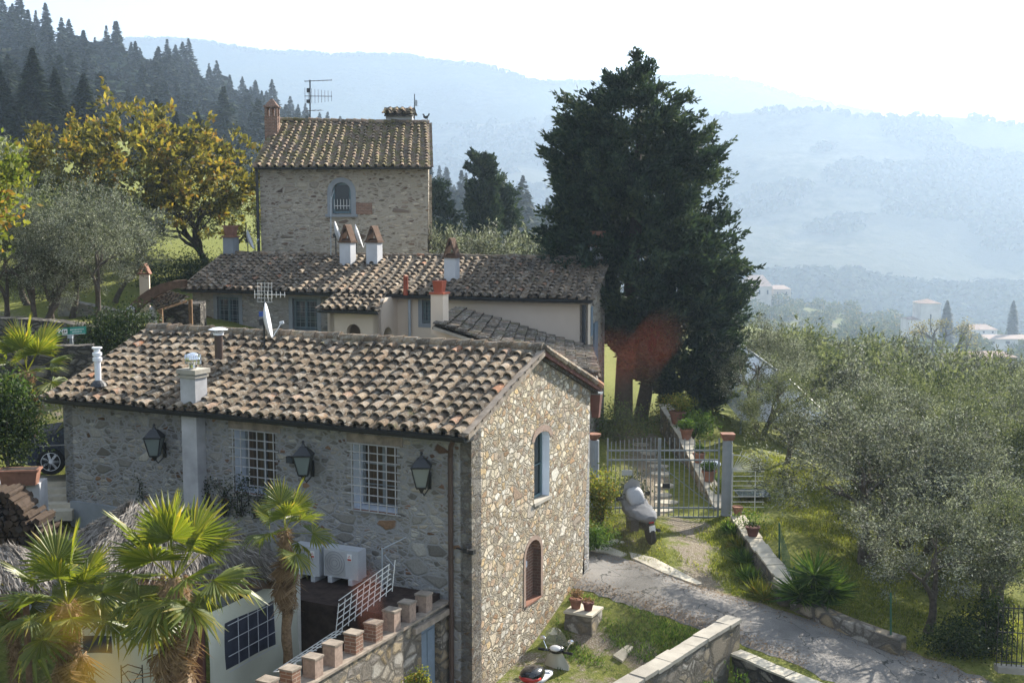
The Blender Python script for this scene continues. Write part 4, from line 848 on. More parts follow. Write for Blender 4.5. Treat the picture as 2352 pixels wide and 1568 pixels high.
def tree_proto(name, label, cat, seed, H, Rad, nclump, nleaf, leaf, lsize, trunk_h, mat_leaf, mat_bark='bark', group=None, lean=.1, cr=.45, rz=1.0, stems=1, lvl=3, tr=.13, flat=.85, shoots=0, low=0.0):
    rg = random.Random(seed); r = np.random.RandomState(seed); t = thing(name, label, cat, (0, 0, 0), group)
    mb = MB(); tips = []
    for k in range(stems):
        a = rg.uniform(0, 6.28) + k * 6.28 / stems; grow(mb, (rg.uniform(-.1, .1), rg.uniform(-.1, .1), -.3), (math.cos(a) * lean * (1 + stems * .6), math.sin(a) * lean * (1 + stems * .6), 1), trunk_h + .3, tr, lvl, tips, rg, .85, .10, 4, (2, 3), .74)
    mb.build('trunk', [mat_bark], t, smooth=True)
    # clumps spread through an uneven crown
    cz = trunk_h + (H - trunk_h) * .5; hz = (H - trunk_h) * .5 * rz + low
    cl = []
    ph = r.uniform(0, 6.28, 6)
    while len(cl) < nclump:
        v = unit(r.normal(size=3)); az = math.atan2(v[1], v[0]); k = r.uniform(.25, 1) ** .45
        lump = 1 + .16 * math.sin(2 * az + ph[0]) + .12 * math.sin(3 * az + ph[1]) + .14 * math.sin(4 * v[2] + ph[2] + az)
        p = np.array([v[0] * Rad * k * lump, v[1] * Rad * k * lump, cz + v[2] * hz * k * flat * lump])
        cl.append(p)
    cl = np.array(cl); cs = r.uniform(.6, 1.25, nclump) * cr; ct = r.uniform(-.32, .32, nclump)
    per = nleaf // nclump; C = []; T = []; O = []
    for p, s_, tt in zip(cl, cs, ct):
        n = int(per * (s_ / cr) ** 1.5); g = r.normal(size=(n, 3)) * s_ * .5 * np.array([1, 1, .8]); C.append(p + g); o = unit(p - np.array([0, 0, cz - hz * .5])); O.append(np.tile(o, (n, 1)) + unit(g) * .6); T.append(np.clip(r.uniform(.05, .95, n) + tt, 0, 1))
    for k in range(shoots):     # thin upright shoots that fray the outline
        p = cl[r.randint(len(cl))] ; d = unit(np.array([r.normal() * .25 + p[0] * .12, r.normal() * .25 + p[1] * .12, 1.0])); n = 14
        C.append(p + d * np.linspace(.1, r.uniform(.5, 1.0), n)[:, None] + r.normal(size=(n, 3)) * .04); O.append(np.tile(d, (n, 1)) * 1.5); T.append(r.uniform(.3, 1, n))
    C = np.vstack(C); O = np.vstack(O); T = np.concatenate(T)
    c, u, w, tt = leafset(C, leaf, lsize, O, .8, r, T)
    cards('crown', c, u, w, tt, mat_leaf, t); return t
def place(protos, i, x, y, s=1.0, rz=None, z=None, label=None, group=None, sz=None):
    pr = protos[i % len(protos)]; rz = rnd.uniform(0, 6.28) if rz is None else rz; zz = G(x, y) if z is None else z
    if not pr.get('_used'):
        pr['_used'] = 1; pr.location = (x, y, zz); pr.rotation_euler = (0, 0, rz); pr.scale = (s, s, sz or s)
        if label: pr['label'] = label
        if group: pr['group'] = group
        return pr
    return dup(pr, (x, y, zz), rz, (s, s, sz or s), label, group)
# ---- olives
OG = 'olive trees in the grove right of the lane'
olv = [tree_proto('olive_tree', 'olive', 'olive tree', 100 + i, 4.3, 2.1, 95, 22000, .085, .028, 1.0, 'leaf_olive' if i != 2 else 'leaf_olive_green', 'bark', OG, stems=2 if i % 2 else 1, shoots=120, low=.15, cr=.33) for i in range(4)]
olf = [tree_proto('olive_tree', 'olive', 'olive tree', 200 + i, 4.4, 2.2, 70, 4200, .20, .065, 1.0, 'leaf_olive' if i != 1 else 'leaf_olive_green', 'bark', OG, lvl=2, shoots=50) for i in range(3)]
def at(u, v, Y): p = P(u, v, Y); return p.x, p.y
near = [(2130, 1480, 27.6, .98, 'nearest silvery olive tree with a forked trunk behind the low roadside wall'),
        (1985, 1330, 31.5, 1.25, 'bushy olive tree behind the spiky yucca'),
        (2310, 1400, 28.6, 1.0, 'dark olive tree at the right edge above the iron fence'),
        (2280, 1330, 30.5, 1.0, 'dense olive between the forked one and the right edge'),
        (2200, 1230, 33.0, 1.05, 'olive behind the gap between the two nearest ones'),
        (2060, 1340, 33.5, 1.1, 'olive half hidden behind the crown of the forked one'),
        (1800, 1120, 40.5, .9, 'olive tree leaning over the small sunburst gate'),
        (1985, 1150, 38.5, 1.1, 'wide olive tree on the lawn behind the glass table'),
        (2130, 1250, 33.5, 1.15, 'pale olive tree directly behind the forked one')]
for i, (u, v, Y, s, lab) in enumerate(near):
    x, y = at(u, v, Y); place(olv, i, x, y, s, label=lab, sz=s * .84)
rg = random.Random(5); cnt = 0
pts = [(x, y) for x, y in (at(u, v, Y) for u, v, Y, _, _ in near)]
def far_ok(x, y, dmin): return all((x - a) ** 2 + (y - b) ** 2 > dmin * dmin for a, b in pts)
for k in range(4000):
    y = rg.uniform(31, 84); x = rg.uniform(7.6, 42)
    u = 1176 + x / y * 2700
    if u < 1700 or u > 2520 or (y < 40 and x < 9.5): continue
    if 10.0 < x < 16.5 and 41 < y < 52.5: continue
    if 1700 < u < 1915 and y < 50 and rg.random() < .8: continue
    if any(2.2 < x - .67 * s_ < 6.6 and 29 < y - .74 * s_ < 35.5 for s_ in (3, 4, 5, 6, 7)): continue
    if y < 38 and x < 10.6: continue
    if not far_ok(x, y, 2.7 + (y - 30) * .010): continue
    pts.append((x, y)); cnt += 1
    if y < 46: place(olv, cnt, x, y, rg.uniform(1.0, 1.25), label='silver green olive in the front rows of the crowded grove')
    else: place(olf, cnt, x, y, rg.uniform(1.0, 1.3), label='hazier olive crowded in the back rows of the grove')
    if cnt > 150: break
# olives behind the tower gap and on the left slope
for i, (u, v, Y, s) in enumerate(((1010, 640, 62, 1.0), (1080, 640, 64, 1.0), (1150, 640, 60, .95), (1215, 640, 62, .9), (960, 640, 68, 1.0))):
    x, y = at(u, v, Y); place(olf, (0, 2)[i % 2], x, y, s * 1.15, z=P(u, 545, Y).z - 4.4 * s, label=['leftmost','second','middle','fourth','rightmost'][int((u - 950) / 55) if u < 1200 else 4] + ' pale feathery olive behind the long house roof, right of the tower', group='olives right of the tower')
left = [(215, 690, 43, 1.15, 'grey green olive with a leaning trunk right of the green sign'), (60, 640, 50, 1.25, 'large silvery olive at the left edge under the firs'), (120, 700, 45, 1.0, 'olive with a bare pale stem above the stone bank'),
        (255, 660, 50, 1.05, 'olive beside the small outbuilding chimney'), (10, 720, 42, 1.0, 'olive at the far left behind the yellow green branches'), (150, 600, 60, 1.2, 'far olive on the bright grass at left'), (40, 560, 66, 1.3, 'hazy olive below the tall firs at left'), (540, 600, 66, 1.1, 'olive left of the tower behind the golden tree'), (165, 700, 46, 1.2, 'olive between the leaning one and the bare stemmed one'), (85, 720, 42, 1.05, 'olive straight above the stone terrace at left'), (225, 640, 55, 1.2, 'olive behind the leaning olive, near the bright grass')]
for i, (u, v, Y, s, lab) in enumerate(left):
    x, y = at(u, v, Y); place(olf if Y > 48 else olv, i, x, y, s, label=lab, group='olives on the slope at left')
# ---- golden autumn trees
aut = [tree_proto('walnut_tree', 'golden', 'autumn tree', 300 + i, 7.6, 3.4, 230, 6800, .29, .15, 1.3, 'leaf_autumn', 'bark_dark', 'golden autumn trees beside the tower', lvl=4, cr=.34, tr=.20, stems=1 + i, shoots=20) for i in range(2)]
for i, (u, v, Y, s, lab) in enumerate(((335, 606, 60, 1.18, 'tall golden leaved tree between the small chimney and the tower'), (480, 606, 63, 1.0, 'golden tree touching the left corner of the tower'), (165, 610, 58, .95, 'orange brown leaved tree left of the tall golden one'))):
    x, y = at(u, v, Y); place(aut, i, x, y, s, rz=1.3 * i, z=P(u, v, Y).z - .2, label=lab)
yg = tree_proto('maple_tree', 'yellow green leafy tree cut by the left edge of the picture', 'tree', 330, 6.2, 1.9, 70, 6500, .19, .13, 1.5, 'leaf_yellowgreen', 'bark', None, cr=.5, tr=.1, shoots=10)
p = P(-105, 720, 33.5); yg.location = (p.x, p.y, p.z - .7)
# ---- big cypress by the garden, measured outline
def profile_tree(name, label, cat, base, prof, cu, Y, mat_, nspray, per, llen, lw, seed, up=.9, depthk=.9, trunks=(), spray=.55, frill=1.0):
    r = np.random.RandomState(seed); t = thing(name, label, cat, base)
    pr = [(P(cu, v, Y).z, P(l, v, Y).x, P(r_, v, Y).x) for v, l, r_ in prof]; zs = np.array([p[0] for p in pr])[::-1]; xl = np.array([p[1] for p in pr])[::-1]; xr = np.array([p[2] for p in pr])[::-1]; xm_ = (xl + xr) / 2; xl = xm_ + (xl - xm_) * .94; xr = xm_ + (xr - xm_) * .94
    cx = P(cu, 600, Y).x; cy = base[1]; z0, z1 = zs[0], zs[-1]; C = []; O = []; T = []
    hw = np.maximum((xr - xl) / 2, .05); k = 0
    zc = np.linspace(z0, z1, 400); w = np.interp(zc, zs, hw); pw = (w + .25); pw = pw / pw.sum(); zz = r.choice(zc, nspray, p=pw)
    boughs = max(20, nspray // (9 if nspray > 2000 else 5)); zb_ = r.choice(zc, boughs, p=pw)
    for z in zb_:
        l, rr_ = np.interp(z, zs, xl), np.interp(z, zs, xr); c0, h = (l + rr_) / 2, max((rr_ - l) / 2, .06); az = r.uniform(0, 2 * math.pi); reach = r.uniform(.80, 1.04) if r.uniform() < .8 else r.uniform(1.0, 1.12); b = r.uniform(-.28, .28)
        ax, ay = math.cos(az), math.sin(az) * depthk; rise = up * .4 * min(h, 2.5) * r.uniform(.6, 1.2); k_ = int(nspray / boughs * (.5 + h / hw.max()))
        for _ in range(max(5, k_)):
            q = r.uniform(.25, 1) ** .6 * reach; sw = .10 + .30 * (1 - abs(2 * q / reach - 1.1)) * min(1.0, h * .5)
            p = np.array([c0 + ax * h * q - ay * r.normal() * sw, cy + ay * h * q + ax * r.normal() * sw, z - rise * (1 - q) + r.normal() * sw * .45])
            d = np.array([ax, ay, up * r.uniform(.4, 1.2)]) + r.normal(size=3) * .25; d /= np.linalg.norm(d); p = p - d * spray * .5
            L = spray * r.uniform(.6, 1.4) * frill; n = per; tt = r.uniform(0, 1, n); side = r.normal(size=(n, 3)) * (spray * .22) * (1 - .65 * tt[:, None])
            C.append(p + d * tt[:, None] * L * 1.2 + side); O.append(np.tile(d, (n, 1)) * 1.2 + unit(side) * .8); T.append(np.clip(r.uniform(.1, .9, n) + b, 0, 1))
    C = np.vstack(C); O = np.vstack(O); T = np.concatenate(T)
    c, u, w_, tt = leafset(C, llen, lw, O, 1.2, r, T); cards('crown', c, u, w_, tt, mat_, t, off=base)
    if trunks:
        mb = MB()
        for pts_, rad in trunks: mb.tube([Vector(p) for p in pts_], rad, 9, 0)
        mb.build('trunk', ['bark_dark'], t, smooth=True)
    return t
Yc = 48.0; bz = P(1450, 975, Yc)
pc_ = [(130, 1458, 1470), (158, 1425, 1500), (165, 1385, 1515), (200, 1375, 1560), (225, 1320, 1600), (260, 1275, 1600), (300, 1262, 1625), (350, 1258, 1655), (400, 1250, 1668), (450, 1240, 1672), (500, 1225, 1688), (550, 1215, 1695), (600, 1225, 1700), (650, 1250, 1712), (700, 1300, 1722), (750, 1340, 1728), (800, 1380, 1708), (850, 1440, 1700), (880, 1490, 1690), (910, 1510, 1670), (940, 1530, 1650), (955, 1560, 1620)]
ct_ = [([(bz.x - .35, Yc, bz.z - .5), (bz.x - .30, Yc, bz.z + 2.5), (bz.x + .1, Yc, bz.z + 8), (bz.x + .2, Yc, bz.z + 13)], [.42, .34, .24, .06]),
       ([(bz.x + .25, Yc, bz.z - .5), (bz.x + .75, Yc, bz.z + 2.4), (bz.x + 1.3, Yc, bz.z + 7)], [.32, .26, .1])]
profile_tree('cypress_tree', 'huge dark green cypress behind the garden gate, tallest tree in view', 'conifer', (bz.x, Yc, bz.z - .3), pc_, 1460, Yc, 'leaf_conifer', 3600, 42, .25, .095, 77, up=.75, trunks=ct_, spray=.66, frill=1.1)
# ---- columnar cypress and dark shrubs right of the tower
Y2 = 84.0; b2 = P(1120, 610, Y2)
profile_tree('cypress_tree', 'columnar dark cypress with a blunt top right of the tower', 'conifer', (b2.x, Y2, b2.z), [(350, 1085, 1125), (362, 1076, 1134), (400, 1072, 1140), (450, 1070, 1146), (500, 1070, 1150), (560, 1070, 1150), (600, 1075, 1145)], 1108, Y2, 'leaf_conifer', 900, 34, .30, .12, 78, up=1.1, spray=.45)
Y3 = 88.0; b2 = P(1165, 610, Y3)
profile_tree('cedar_tree', 'spreading dark conifer just right of the columnar cypress', 'conifer', (b2.x, Y3, b2.z), [(408, 1140, 1160), (450, 1135, 1180), (500, 1130, 1195), (550, 1130, 1210), (600, 1120, 1215)], 1160, Y3, 'leaf_conifer', 300, 30, .34, .11, 79, up=.35, spray=.8)
Y3 = 82.0; b2 = P(1015, 610, Y3)
profile_tree('cedar_tree', 'dark conifer against the right wall of the tower', 'conifer', (b2.x, Y3, b2.z), [(408, 985, 1005), (440, 975, 1025), (480, 970, 1040), (530, 965, 1065), (600, 960, 1080)], 1015, Y3, 'leaf_conifer', 330, 30, .34, .11, 80, up=.45, spray=.8)
# ---- conifers of the wooded hill
def fir(seed, n, H=15, Rb=3.0, mat_='leaf_far', shape=1.0, lw=.55):
    r = np.random.RandomState(seed); z = r.uniform(0.03, 1, n) ** 1.0; rad = Rb * (1 - z ** shape) * r.uniform(.65, 1.1, n) + .12; az = r.uniform(0, 6.283, n)
    rr_ = rad * r.uniform(.45, 1, n); C = np.stack([np.cos(az) * rr_, np.sin(az) * rr_, z * H], 1)
    d = unit(np.stack([np.cos(az), np.sin(az), r.uniform(-.55, .25, n)], 1)); L = (rad * .8 + .35)[:, None]; side = unit(np.cross(d, np.array([0, 0, 1.0])) + r.normal(size=(n, 3)) * .35)
    return C, d * L / 2, side * lw * r.uniform(.5, 1.2, (n, 1)) / 2 * (1.1 - z[:, None] * .5), r.uniform(0, 1, n)
def fir_proto(seed, n, H, Rb, shape, lw, lab='dark fir among hundreds on the hazy wooded hillside', grp='firs on the wooded hillside', mat_='leaf_far'):
    c, u, w, tt = fir(seed, n, H, Rb, shape=shape, lw=lw); o = cards('fir_tree', c, u, w, tt, mat_); return tag(o, lab, 'fir tree', grp)
firs = [fir_proto(400 + i, 900, 15, (3.8, 3.2, 4.4, 2.6)[i], (1.1, 1.5, 1.2, 1.9)[i], 1.25) for i in range(4)]
rg = random.Random(9); nfir = 0; grid_t = []
for k in range(3000):
    u = rg.uniform(-90, 1260); t_ = .12 + .88 * rg.random() ** .75
    if rg.random() > 1: continue
    p = on_hill(H_WOOD, u, t_); uu = u + rg.uniform(-6, 6); vv = t_
    ok = all(abs(u - a) > 13 or abs(t_ - b) > .06 for a, b in grid_t)
    if not ok: continue
    grid_t.append((u, t_)); nfir += 1; s = rg.uniform(.95, 1.6)
    q = firs[nfir % 4]
    if not q.get('_used'): q['_used'] = 1; q.location = (p.x, p.y, p.z - .5); q.scale = (s, s, s)
    else:
        c = q.copy(); COL.objects.link(c); c.location = (p.x, p.y, p.z - .5); c.scale = (s * rg.uniform(.85, 1.15), s * rg.uniform(.85, 1.15), s); c.rotation_euler = (0, 0, rg.uniform(0, 6.28))
    if nfir >= 292: break
pts_ = []
for k in range(1500):
    u = rg.uniform(-900, 1420); t_ = rg.random()
    if .2 < t_ < .97: p = on_hill(H_WOOD, u, t_); pts_.append((p.x, p.y, p.z + 1))
woodpts = pts_
# crest trees to break the skyline count among the same group; nearer tall firs
nf = [fir_proto(450 + i, 3600, 15, (4.3, 2.0, 5.0)[i], (1.25, 2.6, 1.05)[i], .75, 'x', 'tall firs in front of the wooded hill', 'leaf_far') for i in range(3)]
tall = [(85, 112, 380, 150, 0, 'tallest dark fir at left below the skyline'), (135, 160, 400, 152, 1, 'slim dark fir hugging the tallest one'), (200, 170, 400, 155, 2, 'broad layered fir right of the tallest one'), (8, 150, 400, 148, 0, 'dark fir cut by the left edge'), (50, 240, 420, 140, 2, 'low wide fir below the left edge one'),
        (365, 228, 400, 160, 0, 'fir rising behind the golden tree crown'), (408, 255, 400, 162, 1, 'small fir just right of the one behind the golden crown'), (458, 255, 400, 165, 0, 'lone pointed fir left of the brick chimney'), (550, 330, 430, 165, 1, 'small fir top beside the tower roof'), (255, 290, 420, 150, 2, 'low fir between the broad layered one and the golden tree'), (310, 330, 430, 150, 0, 'half hidden fir behind the golden tree'), (165, 260, 430, 135, 0, 'dark fir at the foot of the slim one'), (100, 300, 430, 135, 2, 'dark fir at the foot of the tallest one')]
for i, (u, vt, vb, Y, k, lab) in enumerate(tall):
    a, b = P(u, vt, Y), P(u, vb, Y); s = (a.z - b.z) / 15.0; q = nf[k]
    if not q.get('_used'): q['_used'] = 1; q.location = (b.x, Y, b.z); q.scale = (s,) * 3; q['label'] = lab
    else: c = q.copy(); COL.objects.link(c); c.location = (b.x, Y, b.z); c.scale = (s * .95, s * 1.05, s); c.rotation_euler = (0, 0, i * 1.1); c['label'] = lab
# ---- far woods as one mass
def mass(name, pts, rmin, rmax, per, mat_, lab, seed, squash=.8, cone=False):
    r = np.random.RandomState(seed); C = []; L = []; O = []
    for p in pts:
        s_ = r.uniform(rmin, rmax); g = unit(r.normal(size=(per, 3))); g[:, 2] = np.abs(g[:, 2]); k = np.array([s_ * (.45 if cone else 1), s_ * (.45 if cone else 1), s_ * (1.9 if cone else squash)]); C.append(np.array(p) + g * k); O.append(g); L.append(np.full((per, 1), s_))
    C = np.vstack(C); O = np.vstack(O); L = np.vstack(L); n = len(C); a = unit(np.cross(O, r.normal(size=(n, 3)))); b = unit(np.cross(O, a) + O * .3)
    o = cards(name, C, a * L * .45, b * L * .45, r.uniform(0, 1, n), mat_); return tag(o, lab, 'wood', kind='stuff')
rg = random.Random(21); pts_ = []
ph = [rg.uniform(0, 6.28) for _ in range(8)]
for k in range(16000):
    u = rg.uniform(900, 2450); t_ = rg.random() ** 1.3; p = on_hill(H_MID, u, t_)
    f = math.sin(p.x * .011 + ph[0]) + math.sin(p.y * .014 + ph[1]) + .7 * math.sin(p.x * .03 + p.y * .02 + ph[2]) + .6 * math.sin(p.y * .05 - p.x * .017 + ph[3])
    if f > .25 or (t_ < .24 and 1650 < u < 2352) or t_ > .985: pts_.append((p.x, p.y, p.z))
    if len(pts_) > 5200: break
mass('far_wood', pts_, 6, 12, 12, 'leaf_wood', 'patchy woods and groves over the hazy hillside beyond the valley', 1)
mass('hill_wood', woodpts, 4.0, 7.0, 70, 'leaf_wood', 'dense conifer wood filling the hillside between the nearer firs', 3, cone=True)
pts_ = [on_hill(H_FAR, rg.uniform(200, 2000), .99 + rg.random() * .01) for k in range(900)]
mass('ridge_wood', [tuple(p) for p in pts_], 5, 9, 7, 'leaf_wood', 'distant forest fringe along the palest blue ridge', 2)
# ---- olives on the spur, individually
so = [cards('olive_tree', *(lambda c: leafset(c, 1.1, .45, unit(c - np.array([0, 0, 2.0])), .5, np.random.RandomState(7 + i)))((lambda r: unit(r.normal(size=(260, 3))) * r.uniform(.5, 1, (260, 1)) * np.array([2.6, 2.6, 2.0]) + np.array([0, 0, 2.6]))(np.random.RandomState(5 + i))), 'leaf_farolive') for i in range(3)]
for o in so: tag(o, 'small distant olive on the hazy terraced spur in the valley', 'olive tree', 'distant olives on the terraced spur')
n = 0; rg = random.Random(33)
for k in range(170):
    u = rg.uniform(1560, 2420); t_ = rg.uniform(.12, .98); p = on_hill(H_SPUR, u, t_); q = so[n % 3]; s = rg.uniform(1.4, 2.6); n += 1
    if q.get('_used'): c = q.copy(); COL.objects.link(c)
    else: c = q; q['_used'] = 1
    c.location = p; c.scale = (s, s, s); c.rotation_euler = (0, 0, rg.uniform(0, 6))
# ---- bare spreading tree and two far conifers
t = thing('oak_tree', 'half bare spreading tree in front of the white tower house', 'tree', tuple(P(2160, 832, 300))); mb = MB(); tips = []; b0 = P(2160, 845, 300)
for a, d in ((-1.0, (-.9, 0, .75)), (0, (.15, .1, 1)), (1.0, (.8, .2, .8)), (.5, (.4, -.4, 1)), (-.4, (-.35, .3, 1))): grow(mb, b0, d, 5.2, .42, 4, tips, random.Random(int(a * 10) + 50), .8, .12, 4, (2, 3), .72)
mb.build('trunk', ['bark_dark'], t, smooth=True); r = np.random.RandomState(4); tp = np.array([tuple(x[0]) for x in tips if x[2] <= 1]); C = np.repeat(tp, 7, 0) + r.normal(size=(len(tp) * 7, 3)) * .6
c, u_, w_, tt = leafset(C, .45, .25, None, .5, r); cards('crown', c, u_, w_, tt, 'leaf_autumn', t, off=WL[t.name])
for u, vt, vb, Y, lab in ((2172, 690, 800, 560, 'pointed conifer beside the white tower house'), (2325, 690, 770, 620, 'tall narrow conifer near the right edge among far houses')):
    a, b = P(u, vt, Y), P(u, vb, Y); c = nf[1].copy(); COL.objects.link(c); s = (a.z - b.z) / 15.0; c.location = b; c.scale = (s, s, s); c['label'] = lab; c['group'] = 'far conifers near the valley houses'
mt = [(u, vv, Y, s) for u, vv, Y, s in ((1795, 690, 818, 3.4), (2045, 735, 760, 4.6), (1960, 725, 700, 3.0), (2260, 770, 680, 4.2), (1870, 705, 830, 2.8))]
for u, vv, Y, s in mt:
    c = so[0].copy(); COL.objects.link(c); p = P(u, vv, Y); c.location = (p.x, p.y, p.z - 3 * s); c.scale = (s, s, s); c['label'] = {1795: 'round dark tree beside the far villa', 2045: 'pale domed tree on the crest of the spur', 1960: 'orange tinged tree on the terraced spur', 2260: 'tree clump by the white farm at right', 1870: 'small tree right of the far villa'}[u]; c['group'] = 'larger trees around the far houses'
# ---- palms
def fan(seed, Rf=.62, n=26, spread=150, droop=.25, pet=.55):
    """one palmate leaf: petiole along +x, blade of pleated tapering fingers"""
    rg = random.Random(seed); V = []; F = []; T = []
    def quad(a, b, c, d, t):
        i = len(V); V.extend([a, b, c, d]); F.append((i, i + 1, i + 2, i + 3)); T.append(t)
    hub = Vector((pet, 0, pet * .02))
    for s in (-1, 1): quad(Vector((0, s * .012, 0)), Vector((0, -s * .012, .008)), hub + Vector((0, -s * .008, .006)), hub + Vector((0, s * .008, 0)), .75)
    for k in range(n):
        a = R(-spread + 2 * spread * k / (n - 1)); d = Vector((math.cos(a), math.sin(a), 0)); sd = Vector((-d.y, d.x, 0)); L = Rf * (1 - .22 * abs(a) / R(spread)) * rg.uniform(.92, 1.06)
        wmid = L * .55 * math.tan(R(spread) / (n - 1)) * 1.05; t = rg.uniform(.2, .85); fold = .35 * wmid; dr = droop * rg.uniform(.5, 1.6)
        m_ = hub + d * L * .6 + Vector((0, 0, -dr * L * .12)); e = hub + d * L * (1 if rg.random() < .8 else rg.uniform(.8, .95)) + Vector((rg.gauss(0, .012), rg.gauss(0, .012), -dr * L * rg.uniform(.35, .9))); 
        quad(hub, m_ + sd * wmid + Vector((0, 0, -fold)), m_ + Vector((0, 0, fold)), hub + Vector((0, 0, .004)), t); quad(hub, m_ + Vector((0, 0, fold)), m_ - sd * wmid + Vector((0, 0, -fold)), hub, t)
        quad(m_ + sd * wmid + Vector((0, 0, -fold)), e, e, m_ + Vector((0, 0, fold)), t + .12); quad(m_ + Vector((0, 0, fold)), e, e, m_ - sd * wmid + Vector((0, 0, -fold)), t + .12)
    return V, F, T
def fan_mesh(seed, mat_, **kw):
    V, F, T = fan(seed, **kw); F2 = []
    for f in F: F2.append(tuple(dict.fromkeys(f)))
    # degenerate tips: collapse repeated coordinates into triangles
    V2 = [tuple(v) for v in V]; F3 = []; T3 = []
    for f, t in zip(F2, T):
        g = []
        for i in f:
            if not g or V2[i] != V2[g[-1]]: g.append(i)
        if len(g) > 2: F3.append(g); T3.append(t)
    me = bpy.data.meshes.new('frond'); me.from_pydata(V2, [], F3); me.materials.append(M_[mat_]); a = me.attributes.new('tint', 'FLOAT', 'FACE'); a.data.foreach_set('value', [min(1, x) for x in T3]); me.update(); return me
fans = [fan_mesh(600 + i, 'leaf_palm', n=26, spread=(105, 95, 125, 110)[i], droop=(.12, .3, .75, .4)[i], Rf=.66, pet=.6) for i in range(4)]
dry = [fan_mesh(620 + i, 'leaf_dry', n=20, spread=(60, 90)[i], droop=1.6, Rf=.5) for i in range(2)]
def palm(label, crown, trunk_r, zbase, nf_, scale, seed, ndry=8, group='fan palms around the courtyard'):
    rg = random.Random(seed); cx, cy, cz = crown; t = thing('fan_palm', label, 'palm', (cx, cy, zbase), group); mb = MB(); k = 14
    mb.tube([(cx + rg.uniform(-.02, .02), cy, zbase + (cz - zbase) * i / k) for i in range(k + 1)], [trunk_r * (1.0 + .12 * (i % 2)) * (1 + .3 * i / k) for i in range(k)] + [trunk_r * .4], 12, 0)
    mb.build('trunk', ['palm_fiber'], t)
    r = np.random.RandomState(seed); n = 900; a = r.uniform(0, 6.28, n); z = r.uniform(max(zbase, cz - 1.6), cz, n); C = np.stack([cx + np.cos(a) * trunk_r * 1.35, cy + np.sin(a) * trunk_r * 1.35, z], 1); D = unit(np.stack([np.cos(a), np.sin(a), r.uniform(-1.5, .8, n)], 1))
    cards('trunk_fiber', C, D * .09, unit(np.cross(D, r.normal(size=(n, 3)))) * .008, r.uniform(0, 1, n), 'leaf_dry', t, off=WL[t.name])
    for i in range(nf_):
        q = (i + .5) / nf_; el = R(82 - 118 * q + rg.uniform(-8, 8)); az = i * 2.4 + rg.uniform(-.2, .2); o = bpy.data.objects.new('frond', fans[0 if q < .4 else 1 if q < .7 else 2 if i % 2 else 3]); COL.objects.link(o); o.parent = t
        s = scale * rg.uniform(.85, 1.12); M = Matrix.Rotation(az, 4, 'Z') @ Matrix.Rotation(-el, 4, 'Y') @ Matrix.Rotation(rg.uniform(-.5, .5), 4, 'X')
        o.matrix_local = Matrix.Translation((0, 0, cz - zbase - .12 * q)) @ M @ Matrix.Scale(s, 4)
        if rg.random() < .12: pass
    for i in range(ndry):
        az = i * 2.1 + rg.uniform(-.3, .3); el = R(-55 - rg.uniform(0, 25)); o = bpy.data.objects.new('dead_frond', dry[i % 2]); COL.objects.link(o); o.parent = t
        o.matrix_local = Matrix.Translation((0, 0, cz - zbase - .25 - .05 * i)) @ Matrix.Rotation(az, 4, 'Z') @ Matrix.Rotation(-el, 4, 'Y') @ Matrix.Rotation(rg.uniform(-.6, .6), 4, 'X') @ Matrix.Scale(scale * rg.uniform(.7, 1), 4)
    return t
palm('fan palm at lower left with one yellow frond over the cream awning', P(155, 1385, 18.6), .13, 1.6, 16, 1.05, 1, ndry=16)
palm('largest fan palm in front of the dark red post', P(400, 1325, 18.3), .17, 1.5, 21, 1.18, 2, ndry=16)
palm('small fan palm against the house wall with hanging brown fronds', P(655, 1215, 21.8), .08, 1.8, 12, .80, 3, ndry=16)
palm('fan palm beside the stone terrace above the parked car', P(62, 850, 30.5), .12, 4.6, 18, 1.15, 4, ndry=4)
palm('little fan palm at the lower left edge', P(28, 1385, 20.5), .07, 1.6, 12, .62, 5, ndry=2)
# ---- shrubs, hedges, climbers
def shrub(name, label, cat, u, v, Y, rad, hgt, mat_, n=2600, leaf=.09, lw=.045, seed=1, group=None, z=None):
    x, y = at(u, v, Y); zz = P(u, v, Y).z if z is None else z; r = np.random.RandomState(seed); t = thing(name, label, cat, (x, y, zz), group)
    k = 22; cl = unit(r.normal(size=(k, 3))) * r.uniform(.3, .9, (k, 1)) * np.array([rad, rad, hgt / 2]) + np.array([0, 0, hgt * .5]); C = np.repeat(cl, n // k, 0) + r.normal(size=((n // k) * k, 3)) * rad * .24; C[:, 2] = np.maximum(C[:, 2], .02)
    c, u_, w_, tt = leafset(C, leaf, lw, unit(C - np.array([0, 0, hgt * .3])), .7, r); cards('foliage', c, u_, w_, tt, mat_, t)
    mb = MB()
    for i in range(5): a = i * 1.3; mb.tube([(x, y, zz - .05), (x + math.cos(a) * rad * .4, y + math.sin(a) * rad * .4, zz + hgt * .6)], [.025, .012], 5, 0)
    mb.build('stem', ['bark'], t); return t
shrub('shrub', 'tall yellow green shrub between the house corner and the barred gate', 'shrub', 1378, 1225, 33.0, .62, 2.2, 'leaf_yellowgreen', 3400, .09, .05, 3)
shrub('shrub', 'dark shrub just inside the gate behind the covered motorcycle', 'shrub', 1440, 1185, 36.6, .7, 1.5, 'leaf_dark', 2600, .08, .04, 4)
shrub('shrub', 'green bush at the foot of the cypress trunks', 'shrub', 1430, 1020, 44, 1.1, 1.5, 'leaf_green', 3200, .11, .05, 5)
shrub('shrub', 'leafy bush behind the potted plants on the garden wall', 'shrub', 1590, 1010, 43, .9, 1.1, 'leaf_green', 2600, .11, .05, 6)
shrub('shrub', 'yellowish low bush under the cypress beside the terrace', 'shrub', 1545, 975, 47, 1.0, .8, 'leaf_yellowgreen', 1800, .1, .05, 7)
